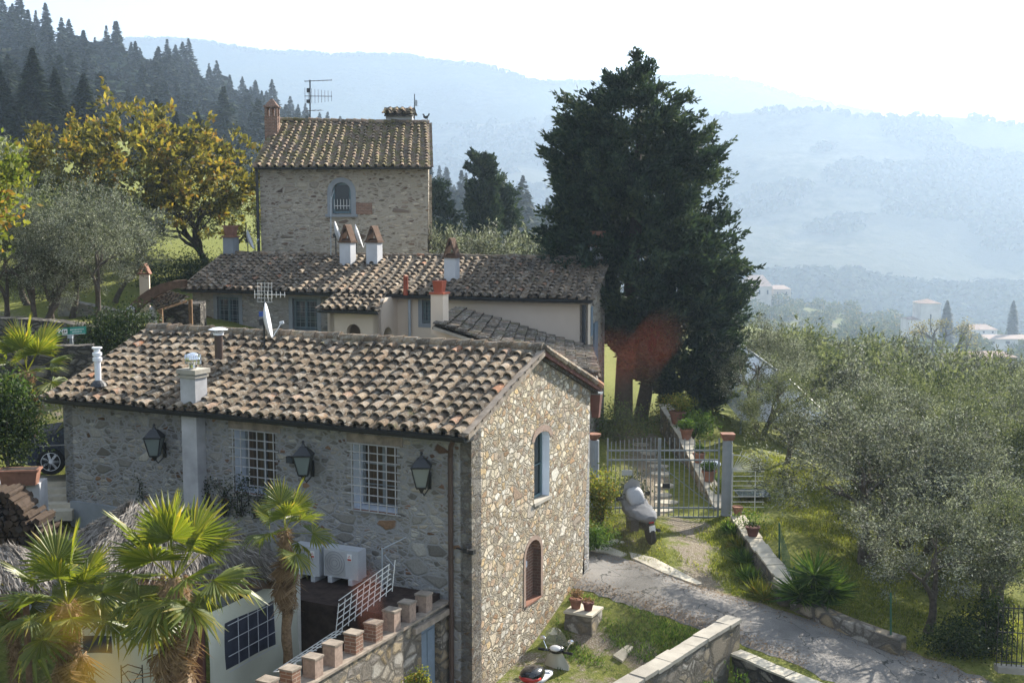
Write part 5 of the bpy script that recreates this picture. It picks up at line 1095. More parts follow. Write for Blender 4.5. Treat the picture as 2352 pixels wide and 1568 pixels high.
shrub('hedge', 'dark ivy covered bush at left over the terracotta trough', 'shrub', 18, 1070, 25.6, .85, 2.0, 'leaf_dark', 8000, .08, .05, 8)
shrub('shrub', 'leafy branches hanging at the left edge above the parked car', 'shrub', 20, 960, 26, .6, .9, 'leaf_green', 2200, .09, .05, 9)
shrub('shrub', 'dark bush behind the green sign', 'shrub', 240, 830, 37.5, 1.3, 1.3, 'leaf_dark', 4200, .1, .05, 10)
shrub('shrub', 'dark bush left of the small courtyard gate', 'shrub', 300, 790, 38, 1.1, 1.1, 'leaf_dark', 3400, .1, .05, 11)
shrub('rosemary_hedge', 'dark spiky hedge behind the small outbuilding', 'shrub', 400, 655, 54, 1.8, .9, 'leaf_dark', 3600, .16, .04, 12)
shrub('rosemary_hedge', 'dark hedge between the tower and the brick arch', 'shrub', 455, 650, 54, 1.6, 1.0, 'leaf_dark', 3200, .16, .04, 13)
shrub('weed_clump', 'bright green weeds at the foot of the yellow green shrub', 'plant', 1372, 1255, 31.2, .55, .5, 'leaf_green', 1500, .2, .02, 14)
shrub('shrub', 'small green bush growing by the courtyard door', 'shrub', 960, 1580, 19.6, .22, .35, 'leaf_yellowgreen', 900, .05, .03, 15)
shrub('shrub', 'thin shrub in the lawn in front of the glass table', 'shrub', 1720, 1225, 33, .5, .7, 'leaf_green', 700, .07, .03, 16)
shrub('shrub', 'ivy heap at the foot of the forked olive', 'shrub', 2205, 1525, 26.6, .75, 1.1, 'leaf_dark', 3600, .07, .045, 17)
shrub('shrub', 'ivy climbing the right hand trunk of the forked olive', 'shrub', 2270, 1520, 26.8, .6, 1.7, 'leaf_dark', 3400, .07, .045, 18)
# yucca
def spiky(name, label, cat, base, n, L, w, mat_, seed, heads=((0, 0, 0),), group=None, upb=.5, stems=True):
    r = np.random.RandomState(seed); t = thing(name, label, cat, base, group); mb = MB(); Cs = []; Us = []; Ws = []
    for hx, hy, hz in heads:
        d = unit(np.stack([r.normal(size=n), r.normal(size=n), np.abs(r.normal(size=n)) * upb + r.uniform(-.35, .2, n)], 1)); l = L * r.uniform(.6, 1.05, (n, 1)); c = np.array([hx, hy, hz]) + d * l / 2; c[:, 2] -= (l[:, 0] ** 2) * .12 * (1 - d[:, 2])
        Cs.append(c); Us.append(d * l / 2); Ws.append(unit(np.cross(d, r.normal(size=(n, 3)))) * w / 2)
        if stems: mb.tube([(base[0], base[1], base[2] - .1), (base[0] + hx, base[1] + hy, base[2] + hz)], [.09, .06], 7, 0)
    C = np.vstack(Cs); C[:, 2] = np.maximum(C[:, 2], 0.02); cards('foliage', C, np.vstack(Us), np.vstack(Ws), r.uniform(0, 1, len(C)), mat_, t)
    if stems: mb.build('stem', ['bark'], t)
    return t
x, y = at(1868, 1390, 28.2); spiky('yucca', 'big spiky green yucca at the end of the garden wall', 'yucca', (x, y, G(x, y)), 230, .85, .05, 'leaf_green', 5, ((0, 0, 1.0), (.35, -.1, .65), (-.3, .1, .5), (.1, .25, .35)))
k = 0
for (u0, v0, Y0, s_) in ((1672, 1215, 33.6, 1), (1688, 1250, 32.6, 1), (1698, 1290, 31.6, 1.1), (1712, 1330, 30.4, 1.2), (1735, 1375, 29.2, 1.3), (1640, 1150, 37.0, 1.2), (1628, 1120, 38.2, 1.2)):
    x, y = at(u0, v0, Y0); k += 1; lab = ['iris clump beside the blue grey gate post', 'second iris clump down the wall from the gate post', 'iris clump halfway along the garden wall', 'tall iris clump before the wall end', 'yellowed iris clump at the low end of the garden wall', 'yellow leaved plant inside the gate against the dark wall', 'plant farther inside the gate along the dark wall'][k - 1]
    spiky('iris_clump', lab, 'plant', (x, y, G(x, y)), 110, .42 * s_, .028, 'leaf_yellowgreen' if k in (5, 6, 2) else 'leaf_green', 30 + k, ((0, 0, .05), (.15, -.3, .05)), 'iris clumps along the garden wall', upb=1.6, stems=False)
# climber on the facade
for set_, lab, cu_ in (((480, 520, 560, 590), 'bare dark creeper on the house wall between chimney breast and left window', 520), ((350,), 'thin little creeper on the wall below the leftmost lantern', 350)):
    r = np.random.RandomState(8); s, z = FAC.sp(cu_, 1185); t = thing('climbing_plant', lab, 'climber', tuple(FAC.pt(s, z, -.05)), 'creepers on the front of the stone house'); mb = MB(); tips = []
    for u in set_:
        s, z = FAC.sp(u, 1185); rg = random.Random(u)
        for j in range(5 if u > 400 else 2):
            q = s; zz = z; pts = [FAC.pt(q, zz, -.06)]; dx = rg.uniform(-.5, .5)
            for i in range(9): q += dx * .12 + rg.gauss(0, .05); zz += rg.uniform(.05, .13); pts.append(FAC.pt(q, zz, -.05 - rg.random() * .05)); tips.append(pts[-1])
            mb.tube(pts, [.014 - .001 * i for i in range(10)], 4, 0, cap=False)
    mb.build('stem', ['bark_dark'], t); tp = np.array([tuple(x) for x in tips]); C = np.repeat(tp, 9, 0) + r.normal(size=(len(tp) * 9, 3)) * .07; c, u_, w_, tt = leafset(C, .05, .035, None, .5, r); cards('foliage', c, u_, w_, tt, 'leaf_dark', t, off=WL[t.name])
# ---- grass blades, one object of stuff
def grass(name, lab, region, n, h0, h1, seed, mat_='leaf_grass', thr=.5):
    r = np.random.RandomState(seed); X = []; Y = []
    while len(X) < n:
        x, y = r.uniform(region[0], region[1], n), r.uniform(region[2], region[3], n); X += list(x); Y += list(y)
    X = np.array(X); Y = np.array(Y); f = np.sin(X * 2.1 + 1) + np.sin(Y * 2.7) + np.sin(X * 5.3 + Y * 3.1) * .7 + r.normal(size=len(X)) * .4
    ix = np.clip(np.searchsorted(gx, X), 0, len(gx) - 1); iy = np.clip(np.searchsorted(gy, Y), 0, len(gy) - 1); b = bare[iy, ix]; keep = (f > -.6 + 2.2 * (b - .15)) & region[4](X, Y); X, Y = X[keep], Y[keep]; Z = ground_np(X, Y); m = len(X)
    h = r.uniform(h0, h1, m); d = unit(np.stack([r.normal(size=m) * .45, r.normal(size=m) * .45, np.ones(m)], 1)); C = np.stack([X, Y, Z], 1) + d * h[:, None] / 2; s = unit(np.cross(d, r.normal(size=(m, 3)))) * .009
    o = cards(name, C, d * h[:, None] / 2, s, r.uniform(0, 1, m), mat_); return tag(o, lab, 'grass', kind='stuff')
LA = [(1.9, 31.7), (4.5, 29.5), (6.1, 28.6), (8.8, 26.9), (10.5, 25.4)]; LB = [(1.4, 28.7), (3.06, 27.5), (4.0, 26.7), (5.0, 26.15), (6.3, 24.9), (8.5, 22.6)]
def offroad(X, Y):
    ya = np.interp(X, [a for a, b in LA], [b for a, b in LA]); yb = np.interp(X, [a for a, b in LB], [b for a, b in LB]); return (Y > ya + .15) | (Y < yb - .1)
grass('grass', 'short patchy grass over the forecourt and gravel', (1.9, 6.4, 28.6, 34.8, lambda X, Y: offroad(X, Y)), 26000, .03, .11, 1)
grass('grass', 'rough green grass between the near house and the lane', (1.0, 5.0, 22.6, 28.2, lambda X, Y: offroad(X, Y) & (Y < 28.4) & ((X - .2) * .9 - (Y - 25.5) * .45 > -.1)), 26000, .04, .13, 2, 'leaf_green')
grass('grass', 'sunlit lawn under the olives right of the garden wall', (6.9, 13.5, 26.3, 42, lambda X, Y: offroad(X, Y)), 60000, .04, .12, 3)

r = np.random.RandomState(77); n = 5200; k = r.randint(0, 4, n); f = r.uniform(0, 1, n)
la = np.array([(1.4, 31.9), (4.5, 29.5), (6.1, 28.6), (8.8, 26.9), (10.5, 25.4)]); lb = np.array([(1.0, 29.0), (3.06, 27.5), (4.0, 26.7), (5.0, 26.15), (6.3, 24.9)]); side = r.rand(n) < .5
A = np.where(side[:, None], la[k] * (1 - f[:, None]) + la[k + 1] * f[:, None], lb[k] * (1 - f[:, None]) + lb[k + 1] * f[:, None]); off_ = np.abs(r.normal(size=n)) * .35 * np.where(side, -1, 1) + r.normal(size=n) * .06
X = A[:, 0] + off_ * .45 + r.normal(size=n) * .03; Y = A[:, 1] + off_ * .85; Z = ground_np(X, Y) + .055; C = np.stack([X, Y, Z], 1); D = unit(np.stack([r.normal(size=n), r.normal(size=n), r.normal(size=n) * .15], 1)); W = unit(np.cross(D, np.array([0, 0, 1.0]) + r.normal(size=(n, 3)) * .2)); s_ = r.uniform(.012, .03, (n, 1))
tag(cards('leaf_litter', C, D * s_, W * s_ * .5, r.uniform(0, 1, n), 'leaf_dry'), 'dry leaves and grit scattered along the edges of the lane', 'leaf litter', kind='stuff')
# ================================================================ ROOF FITTINGS
def rod(mb, a, b, r, m=0, n=6): mb.tube([a, b], r, n, m)
def dish(label, c, az, el, rad, mat_='plaster_grey', mast=.6, group='satellite dishes on the roofs', mastoff=(0, 0), lnb=True):
    c = Vector(c); t = thing('satellite_dish', label, 'satellite dish', tuple(c - Vector((0, 0, mast))), group); M = (Matrix.Rotation(az, 4, 'Z') @ Matrix.Rotation(R(90) - el, 4, 'X')).to_3x3()
    b = MB(); pr = [(rad * k / 8, rad * .26 * (k / 8) ** 2) for k in range(9)]; pr2 = [(r_, z + .012) for r_, z in pr][::-1]
    b.lathe(c, [(max(r_, .004), z) for r_, z in pr + pr2], 22, 0, None, M @ Matrix.Diagonal((.94, 1.05, -1)).to_3x3() * 1.0 if False else M)
    b.build('reflector', [mat_], t, smooth=True)
    b = MB(); rod(b, c - Vector((0, 0, mast)), c + Vector((0, 0, .1)), .025); b.obox(c - M @ Vector((0, 0, .06)), M @ Vector((.08, 0, 0)), M @ Vector((0, .08, 0)), M @ Vector((0, 0, .05)), 0); b.build('mast', ['dark_metal'], t)
    if lnb:
        b = MB(); f = c + M @ Vector((0, -rad * .25, rad * .95)); rod(b, c + M @ Vector((0, -rad, rad * .26)), f, .012); b.obox(f, M @ Vector((.07, 0, 0)), M @ Vector((0, .03, 0)), M @ Vector((0, 0, .05)), 0); b.build('feed_arm', ['pipe_zinc'], t)
    return t
# dish radius 0.5 m seen edge-on
dish('white satellite dish with a blue box on the ridge of the nearest roof', P(606, 738, 29.2), R(97), R(10), .44, 'white_enamel', .75)
dish('pale dish beside the left capped chimney, against the tower wall', P(771, 540, 48.9), R(95), R(18), .55, 'plaster_white', .8)
dish('pale dish between the two white chimneys of the long roof', P(818, 545, 49.6), R(95), R(18), .52, 'plaster_white', .7)
dish('small pale dish at the left end of the long roof', P(569, 552, 51.5), R(95), R(18), .44, 'plaster_white', .5)
def yagi(mb, c, ax, L, n, el, r=.010, m=0, vert=False):
    c = Vector(c); ax = Vector(ax).normalized(); cr = Vector((0, 0, 1)) if vert else ax.cross(Vector((0, 0, 1))).normalized(); rod(mb, c - ax * L * .2, c + ax * L * .8, r * 1.4, m, 5)
    for k in range(n): q = c + ax * (-.18 * L + L * .96 * k / (n - 1)); h = el * (1.15 - .5 * k / n); rod(mb, q - cr * h, q + cr * h, r, m, 4)
b0 = P(712, 276, 58.0); t = thing('tv_antenna', 'tall television antenna on the tower roof', 'antenna', tuple(b0 - Vector((0, 0, .3)))); m = MB(); top = P(712, 184, 58.0); rod(m, b0 - Vector((0, 0, .3)), top, .035); m.build('mast', ['dark_metal'], t)
m = MB(); yagi(m, top - Vector((0, 0, .05)), (1, .15, .06), 1.3, 7, .28, .012); m.build('aerial', ['dark_metal'], t)
m = MB(); c = P(712, 221, 58.0); yagi(m, c, (1, .1, 0), 1.3, 9, .34, .012, 0, True); m.build('aerial', ['dark_metal'], t)
m = MB(); yagi(m, P(712, 254, 58.0), (1, -.2, 0), .75, 4, .3, .012); m.build('aerial', ['dark_metal'], t)
m = MB(); m.box(P(711, 208, 58.0) - Vector((.06, 0, 0)), (.14, .1, .2)); m.build('amplifier', ['dark_metal'], t); m = MB(); m.box(P(710, 233, 58.0) - Vector((.04, 0, 0)), (.16, .1, .16)); m.build('amplifier', ['dark_metal'], t)
a, b = P(952, 282, 57.9), P(952, 216, 57.9); t = thing('radio_mast', 'thin mast with a small box beside the tiled tower chimney', 'antenna', tuple(a)); m = MB(); rod(m, a - Vector((0, 0, .3)), b, .022); m.build('mast', ['dark_metal'], t); m = MB(); m.box(P(956, 237, 57.9), (.11, .06, .28)); m.build('antenna_box', ['pipe_zinc'], t)
p = P(979, 270, 57.6); t = thing('rooster_weathervane', 'small black rooster shaped vane on the right corner of the tower roof', 'weathervane', tuple(P(986, 284, 57.6))); m = MB(); rod(m, P(983, 285, 57.6), P(981, 272, 57.6), .02); m.build('pole', ['black_iron'], t)
m = MB(); q = P(979, 268, 57.6); m.prism([q + Vector((x * .42, 0, z * .42)) for x, z in ((-.35, -.1), (-.1, -.28), (.15, -.2), (.25, 0), (.42, .28), (.3, .38), (.12, .1), (-.12, .05), (-.25, .3), (-.38, .32), (-.44, .2), (-.34, .15))], (0, .03, 0)); m.build('figure', ['black_iron'], t)
b0, top = P(612, 700, 29.2), P(606, 645, 29.2); t = thing('tv_antenna', 'white television antenna above the dish on the nearest roof', 'antenna', tuple(P(610, 770, 29.2))); m = MB(); rod(m, P(606, 765, 29.2), P(606, 643, 29.2), .018); m.build('mast', ['dark_metal'], t)
m = MB(); c = P(598, 676, 29.2); yagi(m, c, (1, .25, -.03), .75, 8, .09, .007, 0, True)
for v in (650, 659, 668, 684, 693): rod(m, P(590, v, 29.0), P(626, v + 1, 29.2), .006, 0, 4)
for u in (592, 600, 608, 616, 624): rod(m, P(u, 648, 29.1), P(u, 692, 29.1), .005, 0, 4)
m.build('aerial', ['white_paint'], t)
m = MB(); m.box(P(603, 721, 29.15), (.16, .1, .12)); tag(m.build('junction_box', ['blue_plastic']), 'blue plastic box clipped to the antenna mast of the nearest roof', 'box')
a, b = P(760, 590, 49.4), P(760, 452, 49.4); t = thing('tv_antenna', 'slender antenna mast in front of the tower window', 'antenna', tuple(a)); m = MB(); rod(m, a, b, .022); m.build('mast', ['pipe_zinc'], t); m = MB(); yagi(m, P(760, 462, 49.4), (.3, .1, 1), .55, 6, .12, .01); m.build('aerial', ['pipe_zinc'], t)
m = MB(); s_, z_ = FAC.sp(905, 1385); q = FAC.pt(s_, 2.9, -.45); rod(m, q, q + Vector((0, 0, 1.15)), .02); rod(m, q + Vector((0, 0, 1.12)), q + Vector((.5, .1, 1.35)), .012); rod(m, q + Vector((.05, 0, 1.0)), q + Vector((.25, 0, .75)), .01); tag(m.build('stub_mast', ['pipe_zinc']), 'short leaning metal mast behind the white lattice', 'pole')
# ================================================================ AIR CONDITIONERS
ACp = Plane(FAC.pt(0, 0, -.55), FAC.ex)
for (u0, u1, v0, v1), lab in (((737, 822, 1268, 1332), 'white air conditioner unit with a round grey fan grille, the right one of the pair'), ((696, 733, 1258, 1325), 'white air conditioner half hidden behind the right one')):
    s1, _ = ACp.sp(u1, 1300); zc = ACp.sp(u1, (v0 + v1) / 2)[1]; w = .86; hgt = .62; s0 = s1 + w if u0 > 720 else s1 + .7; cen = ACp.pt((s0 + s1) / 2, zc, .16)
    t = thing('air_conditioner', lab, 'air conditioner', tuple(cen - Vector((0, 0, hgt / 2 + .12))), 'air conditioner units against the house wall'); ex = ACp.ex * (s0 - s1) / 2; en = ACp.n; ez = Vector((0, 0, 1))
    m = MB(); m.obox(cen, ex, en * .16, ez * hgt / 2); m.build('casing', ['vinyl_white'], t)
    m = MB(); fc = cen + ex * .34 - en * .165; m.obox(fc, ex * .60, en * .006, ez * hgt * .43); m.build('fan_grille', ['plaster_grey'], t)
    m = MB(); Mx = Matrix((ACp.ex, Vector((0, 0, 1)), -en)).transposed(); 
    for rr_ in (.07, .13, .19, .25): m.tube([fc - en * .012 + ACp.ex * rr_ * math.cos(k * .2618) + ez * rr_ * math.sin(k * .2618) for k in range(25)], .005, 4, 0, cap=False)
    m.build('fan_guard', ['grey_paint'], t)
    m = MB(); q = cen - ex * .52 - en * .166 + ez * .16; m.obox(q, ACp.ex * .055, en * .003, ez * .075); m.build('logo_panel', ['paper_white'], t)
    m = MB()
    for dx, dz in ((0, .035), (-.018, .008), (.018, .008)): m.prism([q - en * .004 + ACp.ex * (dx + a_) + ez * (dz + b_) for a_, b_ in ((0, .016), (.010, 0), (0, -.016), (-.010, 0))], -en * .002)
    m.obox(q - en * .005 - ez * .045, ACp.ex * .045, en * .002, ez * .018); m.build('logo', ['mitsu_red'], t)
    for sg in (-.6, .6): m = MB(); m.obox(cen + ex * sg - ez * (hgt / 2 + .06), ACp.ex * .05, en * .2, ez * .06); m.build('foot', ['vinyl_white'], t)
# low brick roof the units stand on
zt_ = cen.z - .31 - .13
q0 = FAC.pt(1.3, 0, -.03); 
t = thing('lean_to_shed', 'low dark brick lean-to roof under the air conditioners', 'shed', tuple(FAC.pt(3, 1.2, -.8)))
sA, sB = FAC.sp(1012, 1350)[0], FAC.sp(640, 1350)[0]
m = MB(); m.obox(FAC.pt((sA + sB) / 2, zt_ - .08, -.85), FAC.ex * (sB - sA) / 2, FAC.n * .82, Vector((0, 0, .08)), 0); m.build('roof', ['shed_roof'], t)
m = MB(); m.obox(FAC.pt((sA + sB) / 2, (zt_ + .9) / 2 - .1, -.9), FAC.ex * ((sB - sA) / 2 - .1), FAC.n * .75, Vector((0, 0, (zt_ - .9) / 2)), 0); m.build('wall', ['shed_roof'], t)
# ================================================================ CRENELLATED COURTYARD WALL
CW = Plane(FAC.pt(FAC.sp(1032, 1380)[0], 0, 0), -e2); CW.n = e1.copy()
zc0 = CW.sp(1015, 1392)[1]; CL = 7.0
t = thing('crenellated_wall', 'rubble courtyard wall topped by nine small brick merlons', 'wall', tuple(CW.pt(3, .8, .15)))
d0, d1 = .35, 1.15; dz = zc0 - .22
m = MB(); panel(m, CW, [(-.25, .3), (CL, .3), (CL, zc0), (-.25, zc0)], [[(d0, .35), (d1, .35), (d1, dz), (d0, dz)]], .30, 0, 0)
m.build('wall', ['stone_wall'], t)
m = MB(); m.obox(CW.pt(CL / 2, zc0 + .02, .15), CW.ex * (CL / 2), CW.n * .19, Vector((0, 0, .022))); m.build('coping', ['wood_grey'], t)
m = MB(); m.obox(CW.pt((d0 + d1) / 2, dz + .07, .02), CW.ex * .75, CW.n * .10, Vector((0, 0, .06))); m.build('lintel', ['wood_grey'], t)
m = MB(); m.obox(CW.pt((d0 + d1) / 2, (dz + .35) / 2, .16), CW.ex * ((d1 - d0) / 2 - .02), CW.n * .02, Vector((0, 0, (dz - .35) / 2 - .01)))
for k in (-1, 1): m.obox(CW.pt((d0 + d1) / 2 + k * .18, dz - .75, .135), CW.ex * .13, CW.n * .012, Vector((0, 0, .55)))
dr = m.build('door', ['blue_grey_wood'], t, label='blue grey panelled wooden door')
m = MB(); m.ball(CW.pt(d1 - .12, 1.6, .12), .03, 8, 6); m.build('handle', ['dark_metal'], dr)
for k, (u, v) in enumerate(((988, 1372), (950, 1398), (915, 1418), (873, 1440), (828, 1462), (780, 1488), (735, 1515), (683, 1545), (632, 1580))):
    s_ = CW.sp(u, v)[0]; m = MB(); h = .34 + .02 * (k % 3); m.obox(CW.pt(s_, zc0 + .04 + h / 2, .15), CW.ex * .12, CW.n * .13, Vector((0, 0, h / 2)), 0); m.obox(CW.pt(s_, zc0 + .05 + h, .15), CW.ex * .135, CW.n * .145, Vector((0, 0, .018)), 1)
    m.build('merlon', ['brick' if k in (3, 4, 7) else 'brick_pink', 'wood_grey'], t)
# lattice
t = None; m = MB(); A_ = P(770, 1452, 22.2); B_ = P(900, 1350, 22.9); hh = Vector((-.06, .1, .62)); 
for k in range(10): a = A_.lerp(B_, k / 9); rod(m, a - hh * .1, a + hh * .75 + (B_ - A_) * .1, .011, 0, 4)
for k in range(6): o_ = hh * (k / 6); rod(m, A_ + o_ + (B_ - A_) * (.02 * k), B_ + o_ * .9, .010, 0, 4)
tag(m.build('lattice', ['white_paint']), 'white wooden lattice leaning inside the crenellated wall', 'trellis')
m = MB(); A_ = P(628, 1542, 20.2); B_ = P(768, 1450, 22.2)
for k in range(13): a = A_.lerp(B_, k / 12); rod(m, a, a + Vector((.22, -.05, .03)), .010, 0, 4)
for k in range(3): o_ = Vector((.08 * k, -.02 * k, .01 * k)); rod(m, A_ + o_, B_ + o_, .010, 0, 4)
tag(m.build('lattice', ['white_paint']), 'collapsed white lattice strip lying along the brick merlons', 'trellis')
# ================================================================ AWNING WITH TARPS AND THATCH
PO = Pz(450, 1425, 4.0); PO = P(450, 1425, 20.7); ztp = P(685, 1312, 23.3).z
t = thing('thatched_gazebo', 'courtyard gazebo with cream tarpaulin sides under grey thatch', 'gazebo', (PO.x, PO.y, 1.3))
EO = P(685, 1312, 23.3)
TP = Plane((PO.x + .2, PO.y + .05, 0), EO - Vector((PO.x + .2, PO.y + .05, EO.z))); TP.n = Vector((-abs(TP.ex.y), abs(TP.ex.x), 0)) if True else TP.n
Lt_ = (Vector((EO.x, EO.y)) - Vector((PO.x + .2, PO.y + .05))).length
def wavy(mb, pl, a0, a1, z0, z1, hole=None, amp=.03, m=0, seed=1, na=26, nz=14, mh=1):
    r_ = random.Random(seed); f = [r_.uniform(1, 4) for _ in range(4)]
    def pt(a, z): return pl.pt(a, z, amp * (math.sin(a * 3.1 * f[0] * .5 + z * 2) + .6 * math.sin(a * 5 - z * 3.3 + f[1])))
    for i in range(na):
        for j in range(nz):
            x0, x1, y0, y1 = a0 + (a1 - a0) * i / na, a0 + (a1 - a0) * (i + 1) / na, z0 + (z1 - z0) * j / nz, z0 + (z1 - z0) * (j + 1) / nz; cx_, cz_ = (x0 + x1) / 2, (y0 + y1) / 2
            inh = hole and hole[0] < cx_ < hole[1] and hole[2] < cz_ < hole[3]
            mb.add([pt(x0, y0), pt(x1, y0), pt(x1, y1), pt(x0, y1)], [(0, 1, 2, 3)], mh if inh else m, .5)
hw0, hw1 = TP.sp(520, 1500)[0], TP.sp(632, 1450)[0]; hz0, hz1 = TP.sp(560, 1520)[1], TP.sp(620, 1378)[1]
m = MB(); wavy(m, TP, 0, Lt_, 1.2, ztp, (hw0, hw1, hz0, hz1), .025, 0, 3, 40, 24); sw_ = m.build('side_tarp', ['tarp', 'solar_dark'], t, smooth=True)
m = MB()
for k in range(1, 5): a = hw0 + (hw1 - hw0) * k / 5; m.obox(TP.pt(a, (hz0 + hz1) / 2, -.05), TP.ex * .006, TP.n * .004, Vector((0, 0, (hz1 - hz0) / 2)))
for k in range(0, 4): z = hz0 + (hz1 - hz0) * k / 3.2; m.obox(TP.pt((hw0 + hw1) / 2, z, -.05), TP.ex * (hw1 - hw0) / 2, TP.n * .004, Vector((0, 0, .006)))
m.build('window_grid', ['vinyl_white'], sw_)
FPn = Plane((PO.x, PO.y, 0), (-1, .12, 0)); m = MB(); f0, f1 = FPn.sp(252, 1500)[0], FPn.sp(190, 1500)[0]; g0, g1 = FPn.sp(220, 1505)[1], FPn.sp(220, 1455)[1]
wavy(m, FPn, .15, FPn.sp(150, 1500)[0], 1.2, ztp - .25, (f0 - .05, f1, g0, g1), .035, 0, 5, 40, 22); m.build('front_tarp', ['tarp', 'solar_dark'], t, smooth=True)
m = MB(); m.obox((PO.x, PO.y, (ztp + 1.2) / 2), (.13, 0, 0), (0, .10, 0), (0, 0, (ztp - 1.2) / 2 + .05)); m.build('post', ['dark_red'], t, label='dark red square corner post')
m = MB(); a = TP.pt(Lt_, 0, 0); m.obox((a.x, a.y, (ztp + 1.2) / 2), (.03, 0, 0), (0, .03, 0), (0, 0, (ztp - 1.2) / 2 + .05)); m.build('post', ['white_paint'], t)
# thatch: sloping shaggy roof built of straw bundles over a dark frame
def thatch(name, label, corners, apex0, apex1, parent, seed, n=9000):
    r = np.random.RandomState(seed); A, B, C_, D_ = [np.array(tuple(c)) for c in corners]; E, F = np.array(tuple(apex0)), np.array(tuple(apex1)); faces = [(A, B, F, E), (C_, D_, E, F), (B, C_, F, F), (D_, A, E, E)]
    m = MB(); 
    for f in faces: m.add([tuple(x - np.array([0, 0, .06])) for x in f][: (4 if not np.allclose(f[2], f[3]) else 3)], [tuple(range(4 if not np.allclose(f[2], f[3]) else 3))], 0)
    base = m.build('thatch_frame', ['wood'], parent); CC = []; UU = []; WW = []
    for f in faces:
        k = n // 4; a, b = r.uniform(-.02, 1.02, (k, 1)), r.uniform(0, 1, (k, 1)) ** .8; lo = f[0] * (1 - a) + f[1] * a; hi = f[3] * (1 - a) + f[2] * a; p = lo * (1 - b) + hi * b; dn = unit(lo - hi + 1e-6)
        nrm = unit(np.cross(f[1] - f[0], (f[2] + f[3]) / 2 - f[0])); nrm = nrm * np.sign(nrm[2] + 1e-9); p = p + nrm * r.uniform(0, .13, (k, 1)); d = unit(dn + r.normal(size=(k, 3)) * .22); L = r.uniform(.15, .42, (k, 1)); CC.append(p); UU.append(d * L / 2); WW.append(unit(np.cross(d, nrm + r.normal(size=(k, 3)) * .3)) * .011)
    C = np.vstack(CC); return cards(name, C, np.vstack(UU), np.vstack(WW), r.uniform(0, 1, len(C)), 'leaf_thatch', parent, off=WL[parent.name])
thatch('thatch', '', (P(175, 1330, 20.2), P(640, 1345, 22.2), P(640, 1292, 23.6), P(150, 1250, 23.6)), P(300, 1168, 22.4), P(470, 1190, 22.9), t, 3, 26000)
t2 = thing('thatched_gazebo', 'second low grey thatched roof at the left edge below the log pile', 'gazebo', tuple(P(-40, 1450, 20)))
thatch('thatch', '', (P(-200, 1390, 19.5), P(110, 1365, 20.0), P(135, 1290, 21.5), P(-150, 1270, 22)), P(-90, 1285, 20.8), P(20, 1268, 21.0), t2, 4, 12000)
m = MB(); q = P(60, 1400, 20.3); m.tube([(q.x, q.y, 1.5), (q.x, q.y, q.z + .1)], .06, 8); m.build('post', ['wood'], t2); m = MB(); q = P(-160, 1400, 20); m.tube([(q.x, q.y, 1.5), (q.x, q.y, q.z + .1)], .06, 8); m.build('post', ['wood'], t2)
# iron chair back peeping in at the bottom
q = P(303, 1548, 18.6); t = thing('garden_chair', 'black wrought iron chair back at the bottom edge before the cream tarp', 'chair', (q.x, q.y, 1.5)); m = MB(); w_ = .17
for s_ in (-1, 1): rod(m, (q.x + s_ * w_, q.y, q.z - .9), (q.x + s_ * w_, q.y, q.z + .16), .011)
m.tube([(q.x - w_, q.y, q.z + .10), (q.x - .06, q.y, q.z + .17), (q.x + .06, q.y, q.z + .13), (q.x + w_, q.y, q.z + .10)], .010, 5); m.tube([(q.x - w_, q.y, q.z - .02), (q.x - .06, q.y, q.z + .06), (q.x + .06, q.y, q.z + .02), (q.x + w_, q.y, q.z - .02)], .009, 5)
rod(m, (q.x - w_, q.y, q.z + .1), (q.x, q.y, q.z - .18), .008); rod(m, (q.x + w_, q.y, q.z + .1), (q.x, q.y, q.z - .18), .008); m.build('backrest', ['black_iron'], t)
m = MB(); m.box((q.x, q.y - .2, q.z - .5), (.38, .4, .03)); m.build('seat', ['black_iron'], t)
for i in (-1, 1):
    for j in (0, 1): m = MB(); rod(m, (q.x + i * .17, q.y - .38 * j, q.z - .5), (q.x + i * .17, q.y - .38 * j, q.z - .95), .011); m.build('leg', ['black_iron'], t)
